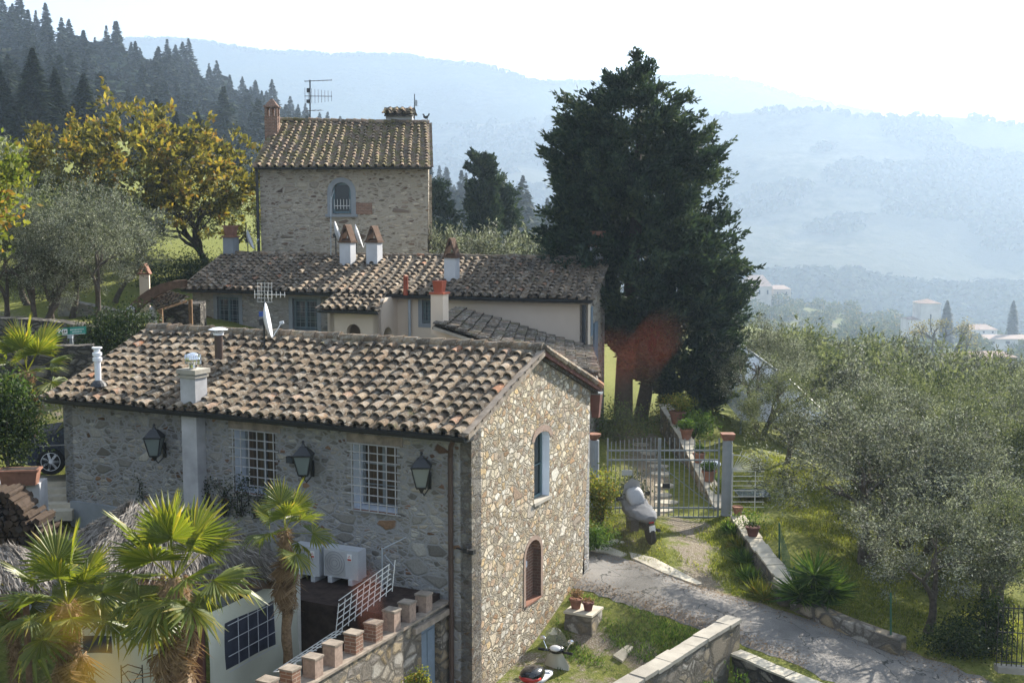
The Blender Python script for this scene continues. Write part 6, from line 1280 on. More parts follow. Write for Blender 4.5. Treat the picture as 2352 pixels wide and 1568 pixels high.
# ================================================================ LEFT SIDE: TERRACE, LOGS, CAR, TROUGH, SIGN
def block_wall(name, label, pts, w, ztop, zbot, mat_, cat='wall', cap=None, seed=1, step=.45):
    t = thing(name, label, cat, (pts[0][0], pts[0][1], zbot[0] if hasattr(zbot, '__len__') else zbot)); m = MB(); r_ = random.Random(seed); L = [0]
    for a, b in zip(pts[:-1], pts[1:]): L.append(L[-1] + math.dist(a, b))
    n = max(2, int(L[-1] / step)); zt_l = ztop if hasattr(ztop, '__len__') else [ztop] * len(pts); zb_l = zbot if hasattr(zbot, '__len__') else [zbot] * len(pts); R_ = []
    for k in range(n + 1):
        s_ = L[-1] * k / n; x, y = np.interp(s_, L, [p[0] for p in pts]), np.interp(s_, L, [p[1] for p in pts]); x1, y1 = np.interp(s_ + .01, L, [p[0] for p in pts]), np.interp(s_ + .01, L, [p[1] for p in pts]); x0, y0 = np.interp(s_ - .01, L, [p[0] for p in pts]), np.interp(s_ - .01, L, [p[1] for p in pts])
        d = Vector((x1 - x0, y1 - y0, 0)).normalized(); nn = Vector((-d.y, d.x, 0)) * w / 2; zt__ = np.interp(s_, L, zt_l) + r_.uniform(-.02, .02); zb_ = np.interp(s_, L, zb_l); c = Vector((x, y, 0)); R_.append((c - nn + Vector((0, 0, zb_)), c - nn + Vector((0, 0, zt__)), c + nn + Vector((0, 0, zt__ + r_.uniform(-.01, .01))), c + nn + Vector((0, 0, zb_))))
    vs = [v for q in R_ for v in q]; fs = [(i * 4 + j, i * 4 + j + 4, i * 4 + j + 5, i * 4 + j + 1) for i in range(n) for j in range(3)] + [(0, 1, 2, 3), (n * 4 + 3, n * 4 + 2, n * 4 + 1, n * 4)]; m.add(vs, fs, 0); m.build('wall', [mat_], t)
    if cap:
        m = MB(); k = 0
        while k < n:
            a, b = R_[k], R_[k + 1]; o = w * r_.uniform(.02, .12); nn = (a[2] - a[1]).normalized() * o; h = Vector((0, 0, r_.uniform(.03, .06))); g = (b[1] - a[1]) * .02
            m.add([a[1] - nn + g, b[1] - nn - g, b[2] + nn - g, a[2] + nn + g, a[1] - nn + g + h, b[1] - nn - g + h, b[2] + nn - g + h, a[2] + nn + g + h], [(4, 5, 6, 7), (0, 1, 5, 4), (1, 2, 6, 5), (2, 3, 7, 6), (3, 0, 4, 7), (3, 2, 1, 0)], 0); k += 1
        m.build('coping', [cap], t)
    return t
a, b = P(-60, 1125, 24.9), P(100, 1128, 25.3); TZ = P(60, 1112, 25.0).z
block_wall('retaining_wall', 'dark rendered ledge carrying the terracotta trough', [(a.x - 3, a.y), (b.x, b.y)], .6, TZ, 1.5, 'plaster_grey')
q = P(47, 1112, 24.95); t = thing('flower_trough', 'long terracotta trough on the ledge at the left edge', 'planter', tuple(q)); m = MB(); m.taper((q.x, q.y, q.z), (.68, .28), (.78, .36), .30, .12); m.taper((q.x, q.y, q.z + .30), (.84, .42), (.84, .42), .04, .12); m.build('trough', ['terracotta'], t)
m = MB(); m.box((q.x, q.y, q.z + .335), (.72, .30, .02), .12); m.build('soil', ['bark_dark'], t)
# lit stone steps
t = thing('stone_steps', 'pale sunlit stone steps between the car and the house corner', 'steps', tuple(P(118, 1180, 26.2)))
m = MB()
for k in range(5): q = P(116, 1104 + k * 17, 29.6 - k * .3); m.box((q.x, q.y + .3, q.z - .12), (.95, .8, .24), TH * .3)
m.build('steps', ['slab'], t)
# firewood
t = thing('log_pile', 'big stack of firewood below the trough at the left edge', 'firewood', tuple(P(40, 1280, 22.9))); rg = random.Random(3); n = 0
cl, cr_ = P(-90, 1270, 23.0), P(150, 1290, 23.4); m = MB(); zb = cl.z; zt_ = P(40, 1135, 23.1).z
row = 0; z = zb
while z < zt_:
    frac = (z - zb) / (zt_ - zb); x = cl.x
    while x < cr_.x - frac * .9:
        r_ = rg.uniform(.05, .09); y = cl.y + (x - cl.x) * .1 + rg.uniform(-.06, .06); a0 = rg.uniform(0, 6.28); M = Matrix.Rotation(R(90), 3, 'X'); nn = rg.choice((3, 5, 7)); 
        pr = [(x + r_ * math.cos(a0 + 6.283 * k / nn), y, z + r_ * math.sin(a0 + 6.283 * k / nn)) for k in range(nn)]; m.prism(pr, (rg.uniform(-.05, .05), .8, rg.uniform(-.03, .03)), 0 if rg.random() < .8 else 1); x += r_ * 1.75
    z += .115
m.build('logs', ['log_end', 'bark_dark'], t)['kind'] = 'stuff'
# blue-grey plaster base on the facade
s0, z0 = FAC.sp(166, 1150); s1, z1 = FAC.sp(295, 1182); m = MB(); m.obox(FAC.pt((s0 + s1) / 2, z0 - .3, -.03), FAC.ex * (s0 - s1) / 2, FAC.n * .04, Vector((0, 0, .32))); m.build('plaster_plinth', ['grey_stone'], house)
# car (dark estate), heading right, mostly hidden
def car():
    t = thing('parked_car', 'dark blue estate car with roof rails parked behind the left end of the stone house', 'car', (0, 0, 0)); side = [(-2.15, .35), (-2.2, .62), (-2.1, .92), (-1.25, 1.0), (-.55, 1.42), (.2, 1.5), (1.5, 1.46), (2.05, 1.05), (2.18, .85), (2.2, .4), (1.75, .28), (-1.8, .28)]
    m = MB(); low = [(-2.15, .35), (-2.22, .6), (-2.12, .88), (-1.3, .98), (2.1, 1.0), (2.2, .8), (2.18, .38), (1.75, .25), (-1.8, .25)]; m.prism([(x, -.88, z) for x, z in low], (0, 1.76, 0), 0); cab = [(-1.25, .98), (-.55, 1.42), (.2, 1.5), (1.5, 1.45), (2.05, 1.0)]; 
    vs = [(x, -.86 + (z - .98) * .30, z) for x, z in cab] + [(x, .86 - (z - .98) * .30, z) for x, z in cab]; n = len(cab); m.add(vs, [tuple(range(n)), tuple(range(n, 2 * n))[::-1]] + [(i, i + n, i + 1 + n, i + 1) for i in range(n - 1)], 0); m.build('body', ['car_paint'], t)
    m = MB()
    for s_ in (-1, 1):
        for poly in ([(-1.05, 1.03), (-.5, 1.36), (-.15, 1.40), (-.15, 1.03)], [(-.07, 1.03), (-.07, 1.41), (.7, 1.41), (.75, 1.03)], [(.85, 1.03), (.8, 1.41), (1.4, 1.38), (1.8, 1.03)]): m.add([(x, s_ * (.872 - (z - .98) * .30), z) for x, z in poly], [(0, 1, 2, 3)], 0)
    m.add([(-1.22, -.75, 1.02), (-1.22, .75, 1.02), (-.56, .66, 1.41), (-.56, -.66, 1.41)], [(0, 1, 2, 3)], 0); m.build('windows', ['car_glass'], t)
    for s_ in (-1, 1): m = MB(); m.tube([(-.3, s_ * .66, 1.48), (-.2, s_ * .66, 1.55), (1.35, s_ * .66, 1.53), (1.45, s_ * .66, 1.46)], .02, 6); m.build('roof_rail', ['chrome'], t)
    m = MB(); m.box((-.1, -.96, 1.05), (.2, .16, .13)); m.build('mirror', ['car_paint'], t); m = MB(); m.box((0, -.885, .72), (3.4, .02, .03)); m.build('trim', ['chrome'], t)
    for x in (-1.35, 1.35):
        for s_ in (-1, 1):
            M = Matrix.Rotation(R(90), 3, 'X'); m = MB(); m.lathe((x, s_ * .80, .33), [(.20, -.11), (.31, -.11), (.33, -.06), (.33, .06), (.31, .11), (.20, .11)], 24, 0, None, M); w = m.build('wheel', ['rubber'], t); m = MB(); m.lathe((x, s_ * .80, .33), [(.19, -.09), (.225, -.10), (.225, .10), (.19, .09)], 24, 0, None, M)
            for k in range(7): a_ = k * 2 * math.pi / 7; m.obox((x + .11 * math.cos(a_), s_ * .90, .33 + .11 * math.sin(a_)), (.10 * math.cos(a_), 0, .10 * math.sin(a_)), (0, .01, 0), (-.028 * math.sin(a_), 0, .028 * math.cos(a_)), 0)
            m.lathe((x, s_ * .90, .33), [(.04, -.015), (.045, .015)], 12, 0, None, M); m.tube([(x + .215 * math.cos(q_ * .2618), s_ * .90, .33 + .215 * math.sin(q_ * .2618)) for q_ in range(25)], .014, 5, 0, cap=False); m.build('rim', ['white_enamel'], w)
    return t
c_ = car(); q = P(124, 1090, 29.4); c_.rotation_euler = (0, 0, R(14)); c_.scale = (1.05,) * 3
c_.location = (q.x + 1.36 * 1.05 - .36, q.y + .95 + .33, q.z - .02)
# green sign
q = P(163, 760, 36.0); t = thing('road_sign', 'green road sign with arrow and lodging symbol on a grey post', 'sign', tuple(P(165, 840, 36.0))); sx = Vector((.99, .12, .06)).normalized(); up_ = Vector((0, 0, 1)); sn = Vector((.12, -.99, 0)).normalized()
m = MB(); m.obox(q, sx * .44, sn * .012, up_ * .115); pl_ = m.build('sign_board', ['sign_green'], t)
m = MB(); o = q + sn * .016; m.obox(o + sx * .20, sx * .22, sn * .003, up_ * .10); m.build('text_panel', ['sign_teal'], pl_)
m = MB(); o = q + sn * .021; m.obox(o - sx * .34, sx * .018, sn * .002, up_ * .07); m.prism([o - sx * .34 + sx * a_ + up_ * b_ for a_, b_ in ((-.075, -.01), (-.075, .03), (0, .10), (.075, .03), (.075, -.01), (0, .055))], sn * .002)
m.obox(o - sx * .175, sx * .075, sn * .002, up_ * .075); rg = random.Random(2)
for yy, x0, x1 in ((.035, 0, .38), (-.035, .05, .34)):
    x = x0
    while x < x1: w_ = rg.uniform(.012, .03); m.obox(o + sx * (x + .0) + up_ * yy, sx * w_ / 2, sn * .002, up_ * .014); x += w_ + .014
m.obox(q - up_ * .105 + sn * .02, sx * .42, sn * .002, up_ * .006); m.build('lettering', ['paper_white'], pl_)
m = MB(); o = q + sn * .026 - sx * .175; m.obox(o - sx * .03, sx * .012, sn * .002, up_ * .05); m.obox(o + sx * .03, sx * .016, sn * .002, up_ * .03); m.obox(o - up_ * .02, sx * .045, sn * .002, up_ * .008); m.build('symbol', ['black_iron'], pl_)
b0 = P(165, 850, 36.0); m = MB(); m.box((b0.x, b0.y + .06, (b0.z + q.z) / 2 - .15), (.09, .09, q.z - b0.z + .5)); m.box((b0.x, b0.y - .01, q.z - .17), (.14, .1, .10), 0, 1); m.build('post', ['grey_paint', 'pipe_zinc'], t)
# dry stone terrace banks behind
a, b, c = P(-120, 720, 41), P(120, 735, 39), P(300, 752, 38.2)
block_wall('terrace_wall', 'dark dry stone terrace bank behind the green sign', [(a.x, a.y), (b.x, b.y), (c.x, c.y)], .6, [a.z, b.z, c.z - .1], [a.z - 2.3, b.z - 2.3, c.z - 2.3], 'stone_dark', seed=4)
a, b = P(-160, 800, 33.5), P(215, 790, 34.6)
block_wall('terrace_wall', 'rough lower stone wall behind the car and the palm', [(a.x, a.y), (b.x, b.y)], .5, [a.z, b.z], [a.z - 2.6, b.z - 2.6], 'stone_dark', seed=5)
a, b = P(140, 655, 47), P(300, 665, 46)
block_wall('terrace_wall', 'grey stone terrace behind the leaning olive', [(a.x, a.y), (b.x, b.y)], .5, [a.z - .5, b.z - .9], [a.z - 2.3, b.z - 2.3], 'stone_mid', seed=6)
# small outbuilding with tiled lean-to, chimney, brick arch, little gate
Yb = 43.5; A_, B_, C_, D_ = P(342, 690, Yb), P(361, 707, Yb - 1.6), P(429, 685, Yb - .4), P(380, 668, Yb + 1.9)
t = thing('outbuilding', 'tiny outbuilding with a tiled lean-to roof beside the long house', 'shed', tuple(P(380, 760, Yb)))
m = MB(); tiles(m, [B_, C_, A_, D_], .30, .30, r0=.09, r1=.07, seed=71); m.build('roof', ['tile_warm', 'tile_shadow'], t)
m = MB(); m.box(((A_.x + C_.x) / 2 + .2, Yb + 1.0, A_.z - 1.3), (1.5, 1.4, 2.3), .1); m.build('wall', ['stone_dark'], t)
for q in (B_, C_): m = MB(); m.box((q.x + .1, q.y + .1, q.z - 1.1), (.12, .12, 2.1)); m.build('post', ['wood'], t)
m = MB(); m.obox((B_ + C_) / 2 - Vector((0, 0, .1)), (C_ - B_) / 2, (0, .05, 0), (0, 0, .04)); m.build('eave_board', ['wood'], t)
q = P(333, 668, 45.5); zt_ = P(333, 630, 45.5).z; m = MB(); m.box((q.x, q.y, (q.z + zt_) / 2 - .4), (.36, .36, zt_ - q.z + .8), .2); ch = m.build('chimney', ['plaster_cream'], t)
m = MB(); m.box((q.x, q.y, zt_ + .02), (.44, .44, .04), .2); hh_ = P(333, 604, 45.5).z - zt_
for s_ in (-1, 1): m.obox((q.x + s_ * .11, q.y, zt_ + hh_ / 2), (-s_ * .10, 0, hh_ / 2), (0, .19, 0), (.03, 0, .015))
m.build('cap', ['terracotta'], ch)
t = thing('brick_arch', 'curved dark brick arch springing from the left corner of the long house', 'arch', tuple(P(300, 760, 42.5))); Ya = 42.6; ou = [P(u, v, Ya) for u, v in ((284, 722), (298, 700), (318, 681), (342, 664), (368, 652), (396, 645), (424, 643))]; inn = [P(u, v, Ya) for u, v in ((424, 660), (400, 663), (376, 671), (354, 683), (334, 698), (318, 712), (306, 730))]
m = MB(); k = len(ou); inn = inn[::-1]
for i in range(k - 1): m.add([ou[i], ou[i + 1], inn[i + 1], inn[i], ou[i] + Vector((0, .35, 0)), ou[i + 1] + Vector((0, .35, 0)), inn[i + 1] + Vector((0, .35, 0)), inn[i] + Vector((0, .35, 0))], [(0, 3, 2, 1), (4, 5, 6, 7), (0, 1, 5, 4), (2, 3, 7, 6)], 0)
m.box((ou[0].x + .15, Ya + .18, ou[0].z - 1.3), (.45, .34, 2.6)); m.build('arch_ring', ['cap_brown'], t)
t = thing('iron_gate', 'small dark iron gate with curled pale scrollwork under the brick arch', 'gate', tuple(P(325, 760, 42.3))); m = MB(); Yg = 42.3
for k in range(12): u = 303 + k * 4.4; rod(m, P(u, 758, Yg), P(u, 728 + 3 * math.sin(k), Yg), .016, 0, 5)
rod(m, P(300, 733, Yg), P(353, 733, Yg), .02); rod(m, P(300, 752, Yg), P(353, 752, Yg), .02); m.build('bars', ['black_iron'], t); m = MB()
for k in range(6): c0 = P(306 + k * 7, 724, Yg); m.tube([c0 + Vector((.07 * math.cos(a_) * (1 - a_ / 12), 0, .09 * math.sin(a_) * (1 - a_ / 12))) for a_ in np.linspace(0, 7, 10)], .010, 4, cap=False)
m.build('scrollwork', ['white_paint'], t)
for u, lab in ((353, 'dark gate pier right of the scrollwork gate'), (302, 'grey gate pier left of the scrollwork gate')):
    a = P(u, 758, 42.4); m = MB(); m.box((a.x, a.y, a.z + .25), (.2, .2, 1.0)); m.taper((a.x, a.y, a.z + .75), (.26, .26), (.1, .1), .12); tag(m.build('gate_pier', ['plaster_grey']), lab, 'pillar', 'piers of the small scrollwork gate')
def hangpot(label, u0, u1, v0, v1, ub0, ub1, Y, mat_='dark_red'):
    a, b, c, d = P(u0, v0, Y), P(u1, v0, Y), P(ub1, v1, Y), P(ub0, v1, Y); m = MB(); wt, wb = (b - a).length, (c - d).length; x = (a.x + b.x) / 2; t = thing('tapered_planter', label, 'planter', (x, Y, c.z)); m.taper((x, Y, c.z), (wb, wb), (wt, wt), a.z - c.z, -.3); m.build('body', [mat_], t); m = MB(); m.taper((x, Y, a.z), (wt * 1.06, wt * 1.06), (wt * 1.06, wt * 1.06), .04, -.3); m.build('rim', ['grey_paint'], t); m = MB(); m.box((x, Y + .2, a.z + .05), (.05, .5, .05)); m.build('bracket', ['black_iron'], t)
hangpot('tapered brown box hanging by the left window of the long house', 430, 464, 695, 740, 436, 456, 46.2); hangpot('tapered reddish box hanging under the eave at the back corner of the stone house', 1356, 1382, 904, 958, 1356, 1372, 30.3, 'dark_red')
# ================================================================ GATE, POSTS, GARDEN WALLS
YG = 35.0; gz = lambda v: P(1500, v, YG).z
zb = gz(1192); gA, gB, gM = P(1394, 1100, YG).x, P(1652, 1100, YG).x, P(1514, 1100, YG).x; ztop = gz(1014)
for a, b, sgn, lab in ((gA, gM, 1, 'left'), (gM, gB, -1, 'right')):
    t = thing('barred_gate', 'left leaf of the tall grey barred gate, carrying a small white plate' if sgn > 0 else 'right leaf of the tall grey barred gate, next to the round post', 'gate', ((a + b) / 2, YG, zb), 'leaves of the double gate'); m = MB(); n = 12
    for k in range(1, n): x = a + (b - a) * k / n; h = ztop - .02 + (.16 * math.sin(math.pi * .5 * k / n) if sgn > 0 else .16 * math.cos(math.pi * .5 * k / n)) * .9; rod(m, (x, YG, zb + .05), (x, YG, h), .014, 0, 5)
    m.build('bars', ['grey_paint'], t); m = MB()
    for z in (zb + .07, zb + .35, gz(1056), gz(1034)): m.box(((a + b) / 2, YG, z), (b - a, .03, .045))
    for x in (a + .02, b - .02): m.box((x, YG, (zb + ztop) / 2 + .05), (.05, .045, ztop - zb + .1))
    rod(m, (a + .03 if sgn > 0 else b - .03, YG, zb + .3), (b - .05 if sgn > 0 else a + .05, YG, gz(1070)), .012); m.build('frame', ['grey_paint'], t)
    if sgn > 0: q = P(1440, 1085, YG - .02); m = MB(); m.box(q, (.32, .01, .16)); m.build('plate', ['vinyl_white'], t)
    else: q = P(1530, 1115, YG - .02); m = MB(); m.box(q, (.22, .06, .14)); m.build('lock', ['black_iron'], t)
q = P(1668, 1182, YG); zt_ = P(1668, 1010, YG).z; t = thing('gate_post', 'tall blue grey round gate post with a terracotta capital', 'post', tuple(q)); m = MB(); m.lathe((q.x, q.y, q.z), [(.175, 0), (.16, .1), (.15, zt_ - q.z)], 18); m.build('shaft', ['grey_stone'], t, smooth=False)
m = MB(); m.taper((q.x, q.y, zt_), (.28, .28), (.38, .38), .10); m.taper((q.x, q.y, zt_ + .10), (.36, .36), (.40, .40), .10); m.build('capital', ['terracotta'], t)
q = P(1363, 1205, YG); zt_ = P(1363, 1010, YG).z; t = thing('gate_post', 'grey gate post half hidden behind the house corner, topped by a terracotta bowl', 'post', tuple(q)); m = MB(); m.lathe((q.x, q.y, q.z), [(.17, 0), (.15, zt_ - q.z)], 18); m.build('shaft', ['grey_stone'], t); m = MB(); m.lathe((q.x, q.y, zt_), [(.09, 0), (.19, .12), (.21, .19), (.17, .19)], 16); m.build('capital', ['terracotta'], t)
# sunburst side gate
x0, x1 = P(1682, 1100, YG).x, P(1756, 1100, YG).x; z0, z1 = gz(1190), gz(1082); t = thing('side_gate', 'small white side gate with a sunburst of radiating bars', 'gate', ((x0 + x1) / 2, YG, z0)); m = MB(); W_ = x1 - x0
for v in (1082, 1093, 1104, 1115, 1126, 1140, 1152, 1164, 1176): rod(m, (x0, YG, gz(v)), (x1, YG, gz(v)), .011, 0, 5)
for k in range(9): a_ = R(4 + 8.6 * k); L_ = W_ * (1.0 if k < 3 else .96); rod(m, (x0, YG, z1 + .03), (x0 + L_ * math.cos(a_), YG, z1 + .03 + .62 * math.sin(a_)), .009, 0, 4)
m.build('bars', ['white_paint'], t); m = MB(); m.tube([(x0 + W_ * .86 * math.cos(R(k * 9)), YG - .01, z1 + .50 * math.sin(R(k * 9))) for k in range(11)], .015, 5)
rod(m, (x0, YG, z0), (x0, YG, gz(1040)), .02); rod(m, (P(1735, 1100, YG).x, YG, z0), (P(1735, 1100, YG).x, YG, z1), .014); m.build('frame', ['white_paint'], t)
# glass table
a = P(1728, 1130, YG + 1.2); t = thing('glass_table', 'glass topped garden table with thin dark legs behind the side gate', 'table', (a.x, a.y, a.z - .75)); m = MB(); m.box((a.x, a.y, a.z), (.95, .9, .015)); m.build('tabletop', ['glass_blue'], t); m = MB()
for i in (-1, 1): m.box((a.x + i * .475, a.y, a.z - .02), (.02, .92, .03)); m.box((a.x, a.y + i * .45, a.z - .02), (.95, .02, .03))
m.build('frame', ['grey_paint'], t)
for i in (-1, 1):
    for j in (-1, 1): m = MB(); rod(m, (a.x + i * .45, a.y + j * .42, a.z), (a.x + i * .45, a.y + j * .42, a.z - .78), .014); m.build('leg', ['dark_metal'], t)
# threshold slab of the gate
m = MB(); m.box(((gA + gB) / 2, YG + .05, zb - .02), (gB - gA + .1, .35, .10)); tag(m.build('threshold', ['concrete']), 'pale concrete threshold under the barred gate', 'kerb')
# garden wall in two stretches
def gw(u, v, Y): p = P(u, v, Y); return (p.x, p.y, p.z)
W0 = [gw(1694, 1186, 34.4), gw(1712, 1212, 33.0), gw(1750, 1262, 31.2), gw(1785, 1305, 30.0), gw(1808, 1338, 29.2)]
block_wall('garden_wall', 'long low stone garden wall with pale coping running down from the gate', [(p[0], p[1]) for p in W0], .40, [p[2] for p in W0], [G(p[0], p[1]) - .3 for p in W0], 'stone_wall', cap='slab', seed=8)
W1_ = [gw(1657, 1168, 35.6), gw(1640, 1130, 36.8), gw(1600, 1055, 39.6), gw(1565, 990, 42.5), gw(1528, 930, 46.0)]
block_wall('garden_wall', 'garden wall behind the gate lined with flower pots', [(p[0], p[1]) for p in W1_], .42, [p[2] for p in W1_], [G(p[0], p[1]) - .3 for p in W1_], 'stone_wall', cap='slab', seed=9)
# end pier
q = P(1806, 1400, 28.75); m = MB(); t = thing('stone_pier', 'ochre stone pier ending the garden wall by the lane', 'pillar', tuple(q)); zt_ = P(1806, 1350, 28.75).z; m.box((q.x, q.y + .1, (q.z + zt_) / 2 - .2), (.46, .5, zt_ - q.z + .4), .15); m.build('shaft', ['stone_wall'], t); m = MB(); m.box((q.x, q.y + .1, zt_ + .09), (.48, .52, .17), .15); m.build('block', ['slab'], t, label='squared ochre top block')
# low wall along the lane
W2_ = [gw(1826, 1385, 28.5), gw(1900, 1418, 27.7), gw(1990, 1452, 26.9), gw(2074, 1482, 26.3)]
W2_ = [(p[0], p[1], p[2] + .16) for p in W2_]
block_wall('roadside_wall', 'low wall of big ochre blocks beside the lane under the yucca', [(p[0], p[1]) for p in W2_], .35, [p[2] for p in W2_], [G(p[0], p[1]) - .3 for p in W2_], 'stone_wall', seed=10)
# parapet in front
W3_ = [gw(1684, 1420, 25.9), gw(1430, 1575, 22.2), gw(1330, 1640, 21.0)]
block_wall('parapet_wall', 'thick rubble parapet with a plastered top rising to the right in the foreground', [(p[0], p[1]) for p in W3_], .34, [p[2] - .03 for p in W3_], [p[2] - 4.4 for p in W3_], 'stone_wall', cap=None, seed=11)
m = MB(); a, b = Vector(W3_[0]), Vector(W3_[1]); d = (b - a).normalized(); n_ = Vector((-d.y, d.x, 0)).normalized(); c_3 = Vector(W3_[2])
rg = random.Random(12)
for A_, B_ in ((a - d * .03, b), (b, c_3)):
    for k in range(9): p0, p1 = A_.lerp(B_, k / 9), A_.lerp(B_, (k + .992) / 9); m.obox((p0 + p1) / 2 + Vector((0, 0, rg.uniform(-.012, .012))) + n_ * rg.uniform(-.012, .012), (p1 - p0) / 2, n_ * rg.uniform(.18, .2) + Vector((0, 0, rg.uniform(-.008, .008))), Vector((0, 0, .04)))
tag(m.build('parapet_coping', ['concrete']), 'pale plaster coping along the top of the foreground parapet', 'coping')
W4_ = [gw(1688, 1500, 25.6), gw(1790, 1540, 24.6), gw(1880, 1580, 23.9), gw(2000, 1640, 22.8)]
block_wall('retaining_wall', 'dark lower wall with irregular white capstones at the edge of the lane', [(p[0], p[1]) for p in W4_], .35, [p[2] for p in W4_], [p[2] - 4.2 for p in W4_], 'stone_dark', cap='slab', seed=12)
# stone block with pots by the gable
q = P(1340, 1478, 27.2); t = thing('stone_block', 'squat rubble masonry block against the foot of the sunlit gable', 'plinth', tuple(q)); zt_ = P(1340, 1402, 27.2).z; m = MB(); m.taper((q.x, q.y, q.z - .3), (.78, .75), (.66, .66), zt_ - q.z + .3, -TH); m.build('masonry', ['stone_wall'], t); m = MB(); m.box((q.x, q.y, zt_ + .02), (.72, .72, .05), -TH); m.build('top_slab', ['slab'], t); zk = zt_ + .045; xk, yk = q.x, q.y
def pot(label, x, y, z, r, h, mat_='terracotta', plant=None, seed=1, group=None, ph=.35, n=700, leaf=.07, lw=.03, pr=None):
    t = thing('flower_pot', label, 'flower pot', (x, y, z), group); m = MB(); m.lathe((x, y, z), [(r * .66, 0), (r * .95, h * .82), (r * 1.08, h * .82), (r * 1.1, h), (r * .95, h), (r * .9, h * .9)], 16); m.build('pot', [mat_], t)
    if plant:
        rr_ = np.random.RandomState(seed); pr = pr or r * 1.3; g = unit(rr_.normal(size=(n, 3))) * rr_.uniform(.2, 1, (n, 1)) * np.array([pr, pr, ph * .5]) + np.array([0, 0, h + ph * .45]); g[:, 2] = np.maximum(g[:, 2], h * .8); c, u_, w_, tt = leafset(g, leaf, lw, unit(g - np.array([0, 0, h * .8])), .8, rr_); cards('plant', c, u_, w_, tt, plant, t)
    return t
PG = 'terracotta pots along the garden wall'
for u, v, Y, r_, h, pl_, n, lab, ph_, prr in ((1563, 985, 43.3, .30, .46, 'leaf_yellowgreen', 1400, 'largest terracotta pot with a wide yellow green plant on the garden wall', .75, .75), (1583, 1022, 41.5, .22, .36, 'leaf_green', 900, 'terracotta pot with a small green plant, second down the garden wall', .4, .35), (1606, 1072, 39.2, .2, .32, 'leaf_green', 500, 'terracotta pot with an upright plant halfway down the garden wall', .35, .22), (1634, 1113, 37.6, .22, .34, 'leaf_green', 600, 'terracotta pot behind the right gate leaf with grey leaved plant', .32, .3)):
    q = P(u, v, Y); wx = float(np.interp(q.y, [p[1] for p in W1_], [p[0] for p in W1_])); wz = float(np.interp(q.y, [p[1] for p in W1_], [p[2] for p in W1_])); pot(lab, wx, q.y, wz + .05, r_, h, 'terracotta', pl_, int(u), PG, ph_, n, .08, .04, prr)
q = Vector(W0[0]); pot('small terracotta pot at the foot of the round gate post', q.x, q.y, q.z + .05, .15, .26, 'terracotta', None, 1, PG)
q = Vector(W0[1]).lerp(Vector(W0[2]), .45); pot('low reddish pot with dark seedlings on the lower garden wall', q.x, q.y, q.z + .05, .19, .26, 'dark_red', 'leaf_dark', 9, PG, .12, 120, .06, .03)
m = MB(); q = P(1632, 1066, 38.0); m.ball((q.x, q.y, q.z), (.35, .3, .16), 10, 6); tag(m.build('white_cloth', ['white_enamel']), 'crumpled white sheet lying on the garden wall among the pots', 'cloth')
pot('square terracotta pot with dry flowers on the masonry block', xk - .18, yk + .05, zk, .15, .24, 'terracotta', 'leaf_dry', 4, 'pots on the masonry block', .25, 300, .06, .03); pot('small round brown pot on the masonry block', xk + .1, yk - .1, zk, .13, .20, 'dark_red', 'leaf_dry', 5, 'pots on the masonry block', .12, 100, .05, .03)
# stepping stones and pale slabs
m = MB(); rg = random.Random(6)
for k, (u, v, Y) in enumerate(((1512, 1188, 35.6), (1528, 1150, 36.8), (1520, 1124, 37.8), (1525, 1102, 38.8), (1516, 1085, 39.8), (1512, 1068, 40.8), (1500, 1050, 41.9), (1488, 1038, 43), (1470, 1022, 44))):
    x, y = at(u, v, Y); z = G(x, y) + .035; w_ = rg.uniform(.3, .5); pts = [(x + w_ * rg.uniform(.8, 1.1) * math.cos(a_), y + .3 * rg.uniform(.8, 1.1) * math.sin(a_), z) for a_ in np.linspace(0, 5.5, 8)]; mm = MB(); mm.prism(pts, (0, 0, -.08)); tag(mm.build('stepping_stone', ['slab']), ['first', 'second', 'third', 'fourth', 'fifth', 'sixth', 'seventh', 'eighth', 'farthest'][k] + ' flat stepping stone of the path, counted from the barred gate', 'paving stone', 'stepping stones of the garden path')
def slabpoly(name, lab, pts, z_=.05, mat_='slab', cat='paving'):
    q = [at(*p) for p in pts]; m = MB(); r_ = random.Random(len(pts)); n = 10; vs = []
    m.prism([(x, y, G(x, y) + z_) for x, y in q], (0, 0, -.12)); return tag(m.build(name, [mat_]), lab, cat)
slabpoly('paving_slab', 'pale stone strip edging the forecourt, nearest the house', [(1338, 1265, 32.2), (1400, 1288, 31.6), (1440, 1305, 31.0), (1425, 1316, 30.8), (1338, 1286, 31.6)], .05)
slabpoly('paving_slab', 'long pale leaf shaped slab between forecourt and lane', [(1445, 1302, 31.1), (1500, 1312, 30.8), (1560, 1335, 30.2), (1612, 1360, 29.6), (1600, 1366, 29.4), (1520, 1345, 29.9), (1450, 1318, 30.7)], .055)
slabpoly('paving_slab', 'small pale slab in the grass beside the parapet', [(1408, 1480, 25.9), (1440, 1470, 26.2), (1455, 1478, 26.1), (1430, 1492, 25.6)], .05)
for k, (u, v, s_) in enumerate(((1385, 1262, .16), (1400, 1258, .12), (1412, 1266, .14), (1376, 1272, .1), (1428, 1270, .09), (1395, 1270, .1))):
    x, y = at(u, v, 31.8 + .1 * (k % 3)); m = MB(); m.ball((x, y, G(x, y) + s_ * .3), (s_, s_ * .8, s_ * .6), 7, 5, 0); tag(m.build('rock', ['slab']), 'pale loose rock in the little heap behind the motorcycle', 'rock', 'loose rocks at the forecourt edge')
